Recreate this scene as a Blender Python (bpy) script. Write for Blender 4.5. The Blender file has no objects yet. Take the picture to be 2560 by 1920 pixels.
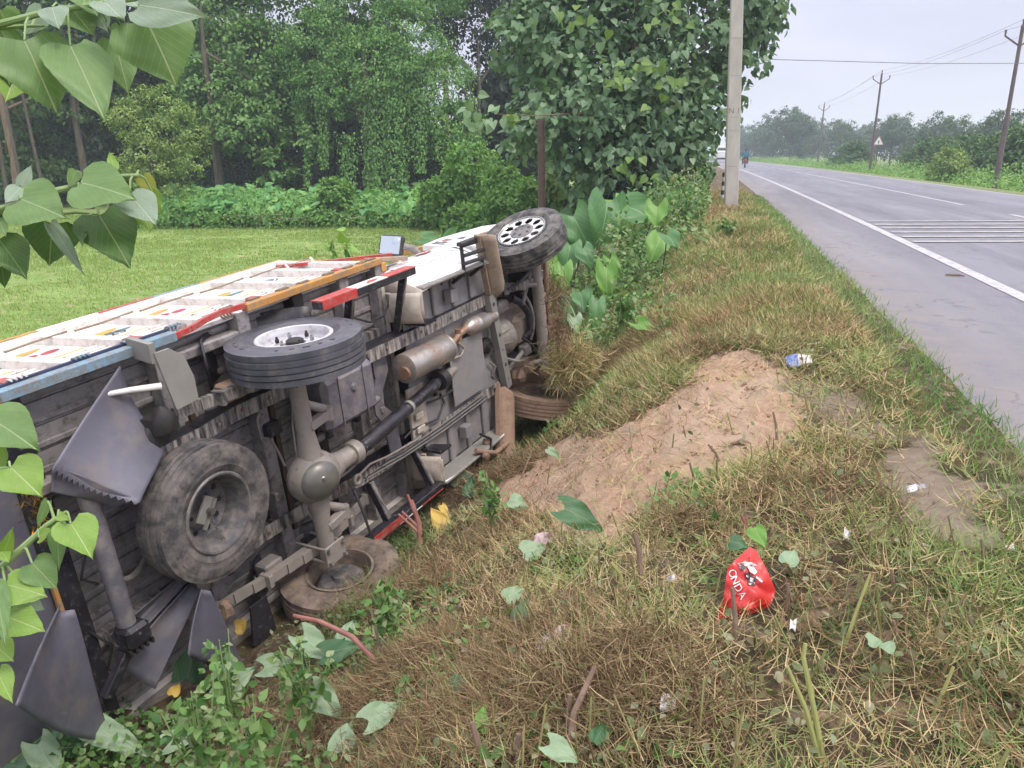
import bpy, bmesh, math, random
import numpy as np
from mathutils import Matrix, Vector
random.seed(7); rng = np.random.default_rng(7)
R = math.radians
SC = bpy.context.scene
COL = SC.collection

# ------------------------------------------------------------------ camera
PITCH, YAW, CAMH, FPX = R(16.65), R(-14.52), 1.25, 1923.0
cd = bpy.data.cameras.new('camera'); cam = bpy.data.objects.new('camera', cd); COL.objects.link(cam)
cd.sensor_width = 36.0; cd.lens = 36.0 * FPX / 2560.0
cd.clip_start = 0.05; cd.clip_end = 3000
FW = np.array([math.sin(YAW) * math.cos(PITCH), math.cos(YAW) * math.cos(PITCH), -math.sin(PITCH)])
RT = np.array([math.cos(YAW), -math.sin(YAW), 0.0]); UP = np.cross(RT, FW)
CAM = np.array([0, 0, CAMH])
cam.matrix_world = Matrix(((RT[0], UP[0], -FW[0], 0), (RT[1], UP[1], -FW[1], 0), (RT[2], UP[2], -FW[2], CAMH), (0, 0, 0, 1)))
SC.camera = cam

# ------------------------------------------------------------------ sky, sun, exposure (bright overcast)
SUN_EL, SUN_AZ = R(58), R(115)          # azimuth clockwise from +Y
world = bpy.data.worlds.new('World'); SC.world = world; world.use_nodes = True
nt = world.node_tree; nt.nodes.clear()
def wn(t, **k):
    n = nt.nodes.new(t)
    for a, b in k.items(): setattr(n, a, b)
    return n
wo = wn('ShaderNodeOutputWorld'); bg = wn('ShaderNodeBackground')
sky = wn('ShaderNodeTexSky', sky_type='NISHITA', sun_disc=False)
sky.sun_elevation = SUN_EL; sky.sun_rotation = SUN_AZ
tc = wn('ShaderNodeTexCoord'); sep = wn('ShaderNodeSeparateXYZ')
nt.links.new(tc.outputs['Generated'], sep.inputs[0])
ramp = wn('ShaderNodeValToRGB')       # overcast dome: brighter towards the zenith, pale at the horizon
e = ramp.color_ramp.elements
e[0].position = 0.0; e[0].color = (5.9, 5.8, 6.9, 1); e[1].position = 1.0; e[1].color = (18.5, 18.2, 19.4, 1)
x = e.new(0.16); x.color = (5.8, 5.75, 7.2, 1)
nt.links.new(sep.outputs['Z'], ramp.inputs[0])
cl = wn('ShaderNodeTexNoise'); cl.inputs['Scale'].default_value = 3.2; cl.inputs['Detail'].default_value = 3
mp = wn('ShaderNodeMapping'); mp.inputs['Scale'].default_value = (1, 1, 3.5)
nt.links.new(tc.outputs['Generated'], mp.inputs[0]); nt.links.new(mp.outputs[0], cl.inputs['Vector'])
mr = wn('ShaderNodeMapRange'); mr.inputs[1].default_value = 0.35; mr.inputs[2].default_value = 0.7
mr.inputs[3].default_value = 0.93; mr.inputs[4].default_value = 1.09
nt.links.new(cl.outputs['Fac'], mr.inputs[0])
vm = wn('ShaderNodeVectorMath', operation='SCALE'); nt.links.new(ramp.outputs[0], vm.inputs[0]); nt.links.new(mr.outputs[0], vm.inputs['Scale'])
mx = wn('ShaderNodeMixRGB'); mx.inputs[0].default_value = 0.12
nt.links.new(vm.outputs[0], mx.inputs[1]); nt.links.new(sky.outputs[0], mx.inputs[2])
nt.links.new(mx.outputs[0], bg.inputs[0]); bg.inputs[1].default_value = 0.1
nt.links.new(bg.outputs[0], wo.inputs[0])
sl = bpy.data.lights.new('sun', 'SUN'); sl.energy = 1.5; sl.angle = R(18); sl.color = (1.0, 0.93, 0.82)
so = bpy.data.objects.new('sun', sl); COL.objects.link(so)
sd = Vector((math.sin(SUN_AZ) * math.cos(SUN_EL), math.cos(SUN_AZ) * math.cos(SUN_EL), math.sin(SUN_EL)))
so.rotation_euler = sd.to_track_quat('Z', 'Y').to_euler(); so.location = (20, -20, 40)
vs = SC.view_settings; vs.view_transform = 'Standard'; vs.look = 'None'; vs.gamma = 1; vs.exposure = 0.5
try: vs.use_curve_mapping = False
except Exception: pass
SC.render.engine = 'CYCLES'
SC.cycles.max_bounces = 6; SC.cycles.diffuse_bounces = 3; SC.cycles.glossy_bounces = 2
SC.cycles.transmission_bounces = 3; SC.cycles.transparent_max_bounces = 6; SC.cycles.volume_bounces = 1
SC.cycles.use_denoising = True; SC.cycles.use_adaptive_sampling = True; SC.cycles.adaptive_threshold = .03

# ------------------------------------------------------------------ helpers
def smooth(o):
    me = o.data if hasattr(o, 'data') else o
    me.polygons.foreach_set('use_smooth', [True] * len(me.polygons))
def link(o, parent=None):
    COL.objects.link(o)
    if parent is not None: o.parent = parent
    return o
def tag(o, label, cat, group=None, kind=None):
    if label: o['label'] = label
    if cat: o['category'] = cat
    if group: o['group'] = group
    if kind: o['kind'] = kind
    return o
def empty(name, loc=(0, 0, 0), rz=0, parent=None):
    o = bpy.data.objects.new(name, None); o.empty_display_size = .1
    o.location = loc; o.rotation_euler = (0, 0, rz)
    return link(o, parent)
def setmat(me, mat):
    me.materials.append(mat)
class MB:
    """collects simple shapes into one mesh"""
    def __init__(s): s.v = []; s.f = []
    def add(s, v, f):
        n = len(s.v); s.v += [tuple(map(float, p)) for p in v]; s.f += [tuple(i + n for i in q) for q in f]; return s
    def box(s, c, d, rot=None, ch=0.0):
        hx, hy, hz = [k / 2 for k in d]
        if ch > 0:
            b = min(ch, hx * .8, hy * .8, hz * .8); V = []; 
            for sx in (-1, 1):
                for sy in (-1, 1):
                    for sz in (-1, 1):
                        V += [(sx * hx, sy * (hy - b), sz * (hz - b)), (sx * (hx - b), sy * hy, sz * (hz - b)), (sx * (hx - b), sy * (hy - b), sz * hz)]
            bm = bmesh.new(); vv = [bm.verts.new(p) for p in V]
            bmesh.ops.convex_hull(bm, input=vv); bm.verts.index_update()
            V = [tuple(v.co) for v in bm.verts]; F = [[v.index for v in f.verts] for f in bm.faces]; bm.free()
        else:
            V = [(x, y, z) for x in (-hx, hx) for y in (-hy, hy) for z in (-hz, hz)]
            F = [(0, 1, 3, 2), (4, 6, 7, 5), (0, 4, 5, 1), (2, 3, 7, 6), (0, 2, 6, 4), (1, 5, 7, 3)]
        m = rot if rot is not None else Matrix.Identity(3)
        c = Vector(c)
        return s.add([m @ Vector(p) + c for p in V], F)
    def bar(s, a, b, w, h, up=(0, 0, 1), ch=0.0):
        a = Vector(a); b = Vector(b); x = (b - a); L = x.length; x.normalize(); u = Vector(up)
        y = u.cross(x); y = y.normalized() if y.length > 1e-6 else Vector((0, 1, 0)); z = x.cross(y)
        m = Matrix((x, y, z)).transposed()
        return s.box((a + b) / 2, (L, w, h), m, ch)
    def tube(s, pts, r, n=10, cap=True, closed=False):
        P = [Vector(p) for p in pts]; rr = r if isinstance(r, (list, tuple)) else [r] * len(P)
        V = []; prev = None
        for i, p in enumerate(P):
            t = (P[min(i + 1, len(P) - 1)] - P[max(i - 1, 0)]).normalized()
            if prev is None:
                a = Vector((0, 0, 1)) if abs(t.z) < .9 else Vector((1, 0, 0)); u = t.cross(a).normalized()
            else:
                u = prev - t * prev.dot(t); u = u.normalized() if u.length > 1e-6 else t.orthogonal().normalized()
            prev = u; w = t.cross(u)
            V += [p + (u * math.cos(k * 2 * math.pi / n) + w * math.sin(k * 2 * math.pi / n)) * rr[i] for k in range(n)]
        F = [(i * n + k, i * n + (k + 1) % n, (i + 1) * n + (k + 1) % n, (i + 1) * n + k) for i in range(len(P) - 1) for k in range(n)]
        if cap: F += [tuple(range(n - 1, -1, -1)), tuple((len(P) - 1) * n + k for k in range(n))]
        return s.add(V, F)
    def lathe(s, prof, c=(0, 0, 0), axis=(0, 1, 0), n=48, a0=0, a1=2 * math.pi):
        ax = Vector(axis).normalized(); u = ax.orthogonal().normalized(); w = ax.cross(u); c = Vector(c); V = []
        full = abs(a1 - a0 - 2 * math.pi) < 1e-6; m = n if full else n + 1
        for r, h in prof:
            V += [c + ax * h + (u * math.cos(a0 + (a1 - a0) * k / n) + w * math.sin(a0 + (a1 - a0) * k / n)) * r for k in range(m)]
        F = []
        for i in range(len(prof) - 1):
            for k in range(n):
                k2 = (k + 1) % m
                F.append((i * m + k, i * m + k2, (i + 1) * m + k2, (i + 1) * m + k))
        return s.add(V, F)
    def cyl(s, a, b, r, n=16, r2=None): return s.tube([a, b], [r, r if r2 is None else r2], n)
    def prism(s, poly, axis, lo, hi):
        """polygon in two axes, extruded along the third"""
        k = 'xyz'.index(axis); n = len(poly)
        def mk(p, h):
            q = list(p); q.insert(k, h); return q
        V = [mk(p, lo) for p in poly] + [mk(p, hi) for p in poly]
        return s.add(V, [tuple(range(n)), tuple(range(2 * n - 1, n - 1, -1))] + [(i, i + n, (i + 1) % n + n, (i + 1) % n) for i in range(n)])
    def grid(s, G):
        """G[i][j] points"""
        ni, nj = len(G), len(G[0])
        return s.add([p for row in G for p in row], [(i * nj + j, i * nj + j + 1, (i + 1) * nj + j + 1, (i + 1) * nj + j) for i in range(ni - 1) for j in range(nj - 1)])
    def build(s, name, mat, parent=None, sm=False, solid=0.0, fixn=True, loc=None, rot=None):
        me = bpy.data.meshes.new(name); me.from_pydata(s.v, [], s.f); me.update()
        if fixn:
            bm = bmesh.new(); bm.from_mesh(me); bmesh.ops.recalc_face_normals(bm, faces=bm.faces); bm.to_mesh(me); bm.free()
        setmat(me, mat)
        o = bpy.data.objects.new(name, me); link(o, parent)
        if sm:
            smooth(me)
            try: me.set_sharp_from_angle(angle=R(38))
            except Exception: pass
        if solid:
            md = o.modifiers.new('thick', 'SOLIDIFY'); md.thickness = solid; md.offset = 0
        if loc is not None: o.location = loc
        if rot is not None: o.rotation_euler = rot
        return o
def npmesh(name, V, F, mat, parent=None, rnd=None, uv=None, sm=False):
    """V n x 3, F m x k (k = 3 or 4) numpy"""
    V = np.asarray(V, np.float32); F = np.asarray(F, np.int32)
    me = bpy.data.meshes.new(name); k = F.shape[1]
    me.vertices.add(len(V)); me.vertices.foreach_set('co', V.ravel())
    me.loops.add(F.size); me.loops.foreach_set('vertex_index', F.ravel())
    me.polygons.add(len(F)); me.polygons.foreach_set('loop_start', np.arange(0, F.size, k, dtype=np.int32))
    try: me.polygons.foreach_set('loop_total', np.full(len(F), k, np.int32))
    except Exception: pass
    if sm: me.polygons.foreach_set('use_smooth', np.ones(len(F), bool))
    me.update(calc_edges=True)
    if rnd is not None:
        a = me.attributes.new('rnd', 'FLOAT', 'POINT'); a.data.foreach_set('value', np.asarray(rnd, np.float32))
    if mat is not None: setmat(me, mat)
    o = bpy.data.objects.new(name, me); return link(o, parent)
def norm(a): return a / (np.linalg.norm(a, axis=-1, keepdims=True) + 1e-9)
def frames(d, nrm):
    """rotation matrices whose local y is d and local z is close to nrm"""
    d = norm(d); x = norm(np.cross(d, nrm)); z = np.cross(x, d)
    return np.stack([x, d, z], -1)
def scatter(TV, TF, pos, rot, sc, rv=None):
    """copies of a template mesh joined: returns V, F, rnd"""
    TV = np.asarray(TV, np.float32); TF = np.asarray(TF, np.int32); n = len(pos); k = len(TV)
    sc = np.asarray(sc, np.float32)
    if sc.ndim == 1: sc = np.repeat(sc[:, None], 3, 1)
    V = np.einsum('nij,nkj->nki', rot.astype(np.float32), TV[None] * sc[:, None, :]) + pos[:, None, :].astype(np.float32)
    F = TF[None] + (np.arange(n, dtype=np.int32) * k)[:, None, None]
    if rv is None: rv = rng.random(n)
    return V.reshape(-1, 3), F.reshape(-1, TF.shape[1]), np.repeat(rv, k)
def cat(*parts):
    V = []; F = []; Q = []; n = 0
    for v, f, q in parts: V.append(v); F.append(f + n); Q.append(q); n += len(v)
    return np.concatenate(V), np.concatenate(F), np.concatenate(Q)
def rdir(n, up=0.0):
    d = rng.normal(size=(n, 3)); d = norm(d); d[:, 2] += up; return norm(d)
# value noise
_H = rng.random((256, 256))
def vnoise(x, y):
    xi = np.floor(x).astype(int); yi = np.floor(y).astype(int); fx = x - xi; fy = y - yi
    fx = fx * fx * (3 - 2 * fx); fy = fy * fy * (3 - 2 * fy); g = lambda a, b: _H[a % 256, b % 256]
    return (g(xi, yi) * (1 - fx) + g(xi + 1, yi) * fx) * (1 - fy) + (g(xi, yi + 1) * (1 - fx) + g(xi + 1, yi + 1) * fx) * fy - .5
def fbm(x, y, o=4):
    s = 0; a = 1.0
    for k in range(o): s = s + a * vnoise(x * 2 ** k + 17.3 * k, y * 2 ** k + 9.1 * k); a *= .5
    return s
# pixel -> direction (photo pixels, 2560 x 1920)
def ray(px, py):
    d = (px - 1280) * RT - (py - 960) * UP + FPX * FW
    return d / np.linalg.norm(d)
def at_depth(px, py, dep):
    """point seen at that pixel, dep metres along the view axis"""
    d = (px - 1280) * RT - (py - 960) * UP + FPX * FW
    return CAM + d * (dep / FPX)

# ------------------------------------------------------------------ materials
def nodes(name):
    m = bpy.data.materials.new(name); m.use_nodes = True; t = m.node_tree; b = t.nodes['Principled BSDF']
    return m, t, b
def mixc(t, fac, a, b, op='MIX'):
    n = t.nodes.new('ShaderNodeMixRGB'); n.blend_type = op
    for i, x in ((0, fac), (1, a), (2, b)):
        if hasattr(x, 'links'): t.links.new(x, n.inputs[i])
        elif i == 0: n.inputs[0].default_value = x
        else: n.inputs[i].default_value = (*x, 1)
    return n.outputs[0]
def noise(t, scale, detail=4, rough=.55, co='Object', stretch=None, seed=0):
    n = t.nodes.new('ShaderNodeTexNoise'); n.inputs['Scale'].default_value = scale; n.inputs['Detail'].default_value = detail; n.inputs['Roughness'].default_value = rough
    c = t.nodes.new('ShaderNodeTexCoord'); o = c.outputs[co]
    mp = t.nodes.new('ShaderNodeMapping'); mp.inputs['Location'].default_value = (seed * 3.1, seed * 1.7, seed * .9)
    if stretch: mp.inputs['Scale'].default_value = stretch
    t.links.new(o, mp.inputs[0]); t.links.new(mp.outputs[0], n.inputs['Vector'])
    return n.outputs['Fac']
def rng_(t, s, lo, hi, a=0.0, b=1.0):
    n = t.nodes.new('ShaderNodeMapRange'); t.links.new(s, n.inputs[0])
    for i, x in ((1, lo), (2, hi), (3, a), (4, b)): n.inputs[i].default_value = x
    return n.outputs[0]
def bump(t, b, h, strength=.3, dist=.02):
    n = t.nodes.new('ShaderNodeBump'); n.inputs['Strength'].default_value = strength; n.inputs['Distance'].default_value = dist
    t.links.new(h, n.inputs['Height']); t.links.new(n.outputs[0], b.inputs['Normal'])
def M(name, c1, c2=None, scale=6, rough=.6, metal=0.0, mud=None, bmp=.15, bd=.004, rvar=.15, spec=None, stretch=None, mst=None):
    """two-tone surface with optional mud = (colour, amount 0..1, scale)"""
    m, t, b = nodes(name); c2 = c2 or tuple(k * .8 for k in c1)
    f = noise(t, scale, 5, .6, stretch=stretch); col = mixc(t, rng_(t, f, .35, .65), c1, c2)
    rg = rng_(t, f, .3, .7, rough - rvar, min(1, rough + rvar))
    if mud:
        mc, am, ms = mud; ms = ms * (1.0 if mst else 2.0)
        g = noise(t, ms, 10, .72, seed=3, stretch=mst); k = rng_(t, g, .58 - .5 * am, .80 - .5 * am)
        fine = noise(t, ms * 9, 3, .6, seed=5)
        mcol = mixc(t, fine, tuple(c * .72 for c in mc), mc)
        col = mixc(t, k, col, mcol)
        n = t.nodes.new('ShaderNodeMath'); n.operation = 'MULTIPLY'; t.links.new(k, n.inputs[0]); n.inputs[1].default_value = -metal
        a = t.nodes.new('ShaderNodeMath'); a.operation = 'ADD'; t.links.new(n.outputs[0], a.inputs[0]); a.inputs[1].default_value = metal
        t.links.new(a.outputs[0], b.inputs['Metallic'])
        x = t.nodes.new('ShaderNodeMath'); x.operation = 'MAXIMUM'; t.links.new(rg, x.inputs[0])
        y = t.nodes.new('ShaderNodeMath'); y.operation = 'MULTIPLY'; t.links.new(k, y.inputs[0]); y.inputs[1].default_value = .85
        t.links.new(y.outputs[0], x.inputs[1]); t.links.new(x.outputs[0], b.inputs['Roughness'])
        hs = mixc(t, .5, f, g)
        bump(t, b, hs, max(bmp, .35), max(bd, .006))
    else:
        b.inputs['Metallic'].default_value = metal; t.links.new(rg, b.inputs['Roughness'])
        if bmp: bump(t, b, f, bmp, bd)
    if spec is not None: b.inputs['Specular IOR Level'].default_value = spec
    t.links.new(col, b.inputs['Base Color'])
    return m
def attr(t, name):
    n = t.nodes.new('ShaderNodeAttribute'); n.attribute_name = name; return n
def LEAF(name, cols, trans=.35, rough=.5, veins=False, spec=.35, wscale=None):
    """foliage: colour picked per leaf from a ramp of cols, light passing through"""
    m, t, b = nodes(name)
    rp = t.nodes.new('ShaderNodeValToRGB'); el = rp.color_ramp.elements
    el[0].position = 0; el[0].color = (*cols[0], 1); el[1].position = 1; el[1].color = (*cols[-1], 1)
    for i, c in enumerate(cols[1:-1]):
        x = el.new((i + 1) / (len(cols) - 1)); x.color = (*c, 1)
    t.links.new(attr(t, 'rnd').outputs['Fac'], rp.inputs[0]); col = rp.outputs[0]
    if wscale:
        f = noise(t, wscale, 3); col = mixc(t, rng_(t, f, .35, .65), col, mixc(t, 1.0, col, (.72, .8, .7), 'MULTIPLY'))
    t.links.new(col, b.inputs['Base Color']); b.inputs['Roughness'].default_value = rough; b.inputs['Specular IOR Level'].default_value = spec
    tr = t.nodes.new('ShaderNodeBsdfTranslucent'); t.links.new(mixc(t, 1.0, col, (1.0, 1.0, .55), 'MULTIPLY'), tr.inputs[0])
    ms = t.nodes.new('ShaderNodeMixShader'); ms.inputs[0].default_value = trans
    t.links.new(b.outputs[0], ms.inputs[1]); t.links.new(tr.outputs[0], ms.inputs[2])
    t.links.new(ms.outputs[0], t.nodes['Material Output'].inputs[0])
    return m
MUD = (.30, .235, .18); RED_MUD = (.34, .215, .15); DUST = (.36, .33, .30)
# ------------------------------------------------------------------ terrain
def off(y):
    y = np.asarray(y, float); return -.75 * (np.clip(y, 0, 400) / 60) ** 2
_PX = [-500, -3.4, -2.7, -2.1, -1.6, -1.1, -.6, -.15, .35, .9, 1.35, 1.6, 9.6, 10.4, 12.5, 17, 500]
_PZ = [-1.62, -1.62, -1.57, -1.45, -1.2, -.86, -.5, -.26, -.12, -.045, -.02, -.06, -.06, -.03, -.25, -.7, -.9]
_FX = [-500, -6.0, -4.4, -3.0, -1.9, -1.0, -.3, .3, .9, 1.35, 1.6, 9.6, 10.4, 12.5, 17, 500]
_FZ = [-1.62, -1.62, -1.5, -1.1, -.62, -.3, -.1, -.02, -.02, -.02, -.06, -.06, -.03, -.25, -.7, -.9]
def hmain(x, y):
    x = np.asarray(x, float); y = np.asarray(y, float); xr = x - off(y)
    w = np.clip((y - 8.5) / 6.0, 0, 1); w = w * w * (3 - 2 * w)
    return np.interp(xr, _PX, _PZ) * (1 - w) + np.interp(xr, _FX, _FZ) * w
def height(x, y):
    x = np.asarray(x, float); y = np.asarray(y, float); xr = x - off(y)
    z = hmain(x, y)
    near = np.clip((1.25 - xr) / .5, 0, 1) * np.clip((xr + 40) / 30, 0, 1)
    z = z + near * (.08 * fbm(x * .9, y * .9, 3) + .055 * fbm(x * 4, y * 4, 3))
    # ridge of loose soil pushed up beside the cab
    z = z + .13 * np.exp(-(((x + .25) / .55) ** 2 + ((y - 5.4) / .8) ** 2)) - .10 * np.exp(-(((x + 1.0) / .5) ** 2 + ((y - 4.9) / .7) ** 2))
    z = z + .10 * np.exp(-(((x + .55) / .3) ** 2 + ((y - 7.6) / .6) ** 2)) + .10 * np.exp(-(((x + .5) / .35) ** 2 + ((y - 2.1) / .5) ** 2)) + .07 * np.exp(-(((x + 1.1) / .35) ** 2 + ((y - 2.5) / .4) ** 2))
    z = z - .20 * np.exp(-(((x + 1.25) / .48) ** 2 + ((y - 6.45) / .95) ** 2))
    return z
def gpx(px, py, dz=0.0):
    """where the ray through that photo pixel meets the ground"""
    d = ray(px, py); t = np.concatenate([np.linspace(.5, 12, 1200), np.linspace(12.02, 90, 2000)])
    P = CAM[None] + d[None] * t[:, None]; b = P[:, 2] - height(P[:, 0], P[:, 1]) - dz
    i = np.argmax(b < 0)
    if b[i] >= 0: i = len(t) - 1
    return P[i]
def inpoly(x, y, poly):
    r = np.zeros(np.shape(x), bool); n = len(poly)
    for i in range(n):
        x1, y1 = poly[i][:2]; x2, y2 = poly[(i + 1) % n][:2]
        c = ((y1 > y) != (y2 > y)); r ^= c & (x < (x2 - x1) * (y - y1) / ((y2 - y1) if y2 != y1 else 1e-9) + x1)
    return r
DS = 2560 / 2212.0
SOIL = [gpx(a * DS, b * DS) for a, b in ((1060, 1090), (1080, 1010), (1200, 965), (1330, 940), (1430, 880), (1500, 800), (1580, 758), (1670, 780), (1740, 850), (1700, 930), (1690, 1000), (1560, 1040), (1480, 1060), (1360, 1130), (1310, 1180), (1200, 1160))]
SAND = [gpx(a * DS, b * DS) for a, b in ((1930, 970), (1990, 940), (2060, 1010), (2120, 1090), (2110, 1190), (2010, 1200), (1960, 1100))]
SAND2 = [gpx(a * DS, b * DS) for a, b in ((1720, 840), (1800, 820), (1900, 880), (1930, 950), (1840, 960), (1740, 920))]
def sdist(x, y, poly, s=.1):
    x, y = x + .16 * fbm(x * 2.3 + 3, y * 2.3, 3), y + .16 * fbm(x * 2.3 + 40, y * 2.3, 3)
    """soft 0..1 membership by jittered sampling"""
    r = 0
    for dx, dy in ((0, 0), (s, 0), (-s, 0), (0, s), (0, -s)): r = r + inpoly(x + dx, y + dy, poly)
    return r / 5.0
xs = np.unique(np.concatenate([-np.geomspace(8.5, 900, 26)[::-1], np.arange(-8, -4, .2), np.arange(-4, 1.72, .045), np.arange(1.8, 9.6, .8), np.arange(9.6, 18, .8), np.geomspace(18, 900, 24)]))
ys = np.unique(np.concatenate([-np.geomspace(1.5, 400, 14)[::-1], np.arange(-1.4, 1.4, .2), np.arange(1.4, 9.5, .045), np.arange(9.5, 24, .2), np.arange(24, 60, 1.2), np.geomspace(60, 1400, 40)]))
GX, GY = np.meshgrid(xs, ys, indexing='ij'); GZ = height(GX, GY)
soilw = sdist(GX, GY, SOIL, .06); sandw = np.maximum(sdist(GX, GY, SAND, .05), sdist(GX, GY, SAND2, .06) * .8)
cl_ = np.maximum(soilw, 0) * (.075 * np.abs(fbm(GX * 7, GY * 7, 4)) + .035 * fbm(GX * 19 + 3, GY * 19, 2)) ; GZ = GZ + cl_
nx, ny = GX.shape
idx = np.arange(nx * ny).reshape(nx, ny)
GF = np.stack([idx[:-1, :-1], idx[1:, :-1], idx[1:, 1:], idx[:-1, 1:]], -1).reshape(-1, 4)
mg, t, b = nodes('ground_soil_and_turf')
soilc = mixc(t, rng_(t, noise(t, 22, 6, .7), .3, .7), (.60, .41, .285), (.40, .26, .175))
soilc = mixc(t, rng_(t, noise(t, 1.7, 4), .45, .62), soilc, (.52, .375, .275))
litter = mixc(t, rng_(t, noise(t, 14, 6, .7), .35, .65), (.07, .05, .032), (.17, .125, .078))  # litter brown kept dark to paint the deep shade between the strands
litter = mixc(t, rng_(t, noise(t, 2.2, 4, .6, seed=2), .46, .66), litter, (.075, .075, .035))
fieldc = mixc(t, rng_(t, noise(t, .55, 6, .7), .35, .65), (.33, .46, .14), (.22, .35, .09))
fieldc = mixc(t, rng_(t, noise(t, 9, 4, .7, seed=4), .3, .7), fieldc, mixc(t, 1.0, fieldc, (.62, .66, .6), 'MULTIPLY'))
sandc = mixc(t, rng_(t, noise(t, 12, 5, .6, seed=6), .3, .7), (.37, .30, .235), (.27, .21, .155))
col = mixc(t, attr(t, 'field').outputs['Fac'], litter, fieldc)
def ragged(nm, sc_):
    n_ = t.nodes.new('ShaderNodeMath'); n_.operation = 'ADD'; t.links.new(attr(t, nm).outputs['Fac'], n_.inputs[0]); t.links.new(rng_(t, noise(t, sc_, 6, .7, seed=9), .25, .75, -.75, .75), n_.inputs[1]); return rng_(t, n_.outputs[0], .15, .55)
col = mixc(t, ragged('soil', 5.0), col, soilc); col = mixc(t, ragged('sand', 6.0), col, sandc)
t.links.new(col, b.inputs['Base Color']); b.inputs['Roughness'].default_value = .95; b.inputs['Specular IOR Level'].default_value = .15
bump(t, b, noise(t, 38, 8, .75), .9, .03)
ground = npmesh('ground', np.stack([GX, GY, GZ], -1).reshape(-1, 3), GF, mg, sm=True); ground['kind'] = 'structure'
XR = GX - off(GY)
def pattr(o, name, arr):
    a = o.data.attributes.new(name, 'FLOAT', 'POINT'); a.data.foreach_set('value', np.asarray(arr, np.float32).ravel())
fld = np.clip((-2.9 - XR) / .8, 0, 1); fld = np.maximum(fld, .6 * np.clip((XR - 9.5) / .4, 0, 1))
pattr(ground, 'field', fld); pattr(ground, 'soil', soilw); pattr(ground, 'sand', sandw)

# ------------------------------------------------------------------ road
ma, t, b = nodes('worn_asphalt')
c = mixc(t, rng_(t, noise(t, 1.1, 5, .6, stretch=(1, .12, 1)), .3, .7), (.175, .172, .205), (.265, .26, .295))
c = mixc(t, rng_(t, noise(t, 60, 3, .7), .3, .7), c, mixc(t, 1.0, c, (.74, .73, .73), 'MULTIPLY'))
c = mixc(t, rng_(t, noise(t, 1.5, 3, .6, stretch=(1, .015, 1), seed=8), .40, .62), c, mixc(t, 1.0, c, (.80, .80, .82), 'MULTIPLY'))
c = mixc(t, rng_(t, noise(t, 220, 2, .6, seed=5), .58, .66, 0, .5), c, (.42, .41, .42))
dirt = t.nodes.new('ShaderNodeMath'); dirt.operation = 'MULTIPLY'
t.links.new(attr(t, 'edge').outputs['Fac'], dirt.inputs[0]); t.links.new(rng_(t, noise(t, 4, 6, .7, seed=2), .3, .6), dirt.inputs[1])
c = mixc(t, dirt.outputs[0], c, (.25, .22, .205))
crk = t.nodes.new('ShaderNodeTexVoronoi'); crk.feature = 'DISTANCE_TO_EDGE'; crk.inputs['Scale'].default_value = .55
wv = t.nodes.new('ShaderNodeTexCoord'); wm = t.nodes.new('ShaderNodeVectorMath'); wm.operation = 'ADD'
wn_ = t.nodes.new('ShaderNodeTexNoise'); wn_.inputs['Scale'].default_value = 2.5; t.links.new(wv.outputs['Object'], wn_.inputs['Vector'])
t.links.new(wv.outputs['Object'], wm.inputs[0]); t.links.new(wn_.outputs['Color'], wm.inputs[1]); t.links.new(wm.outputs[0], crk.inputs['Vector'])
c = mixc(t, rng_(t, crk.outputs['Distance'], 0.0, .012, .55, 0.0), c, (.10, .095, .10))
t.links.new(c, b.inputs['Base Color']); b.inputs['Specular IOR Level'].default_value = .35
t.links.new(rng_(t, noise(t, 2.2, 4, .6, stretch=(1, .15, 1), seed=1), .3, .7, .55, .8), b.inputs['Roughness'])
bump(t, b, noise(t, 160, 3, .7), .6, .008)
ry = np.unique(np.concatenate([np.arange(-12, 30, .12), np.arange(30, 80, .6), np.arange(80, 420, 4)]))
rx = np.concatenate([[1.37, 1.55, 1.8, 2.2], np.linspace(2.77, 9.6, 9), [9.75]])
A, B = np.meshgrid(rx, ry, indexing='ij')
edge_l = np.where(A < 1.4, .10 * fbm(B * 1.4, B * 0 + 3, 4), 0); edge_r = np.where(A > 9.7, .08 * fbm(B * 1.1, B * 0 + 8, 3), 0)
Z = np.where((A < 1.4) | (A > 9.7), -.035, 0.0) - .0012 * (A - 5.5) ** 2 * .3
idx = np.arange(A.size).reshape(A.shape)
RF = np.stack([idx[:-1, :-1], idx[1:, :-1], idx[1:, 1:], idx[:-1, 1:]], -1).reshape(-1, 4)
road = npmesh('road', np.stack([A + edge_l + edge_r + off(B), B, Z], -1).reshape(-1, 3), RF, ma, sm=True); road['kind'] = 'structure'
pattr(road, 'edge', np.clip((2.5 - A) / 1.1, 0, 1))
mp_, t, b = nodes('worn_road_paint')
c = mixc(t, rng_(t, noise(t, 7, 6, .75), .38, .62), (.54, .52, .53), (.30, .29, .31)); t.links.new(c, b.inputs['Base Color']); b.inputs['Roughness'].default_value = .7
mp2, t, b = nodes('faded_rumble_paint')
c = mixc(t, rng_(t, noise(t, 6, 6, .75), .35, .62), (.50, .49, .46), (.27, .265, .285)); t.links.new(c, b.inputs['Base Color']); b.inputs['Roughness'].default_value = .75
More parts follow.
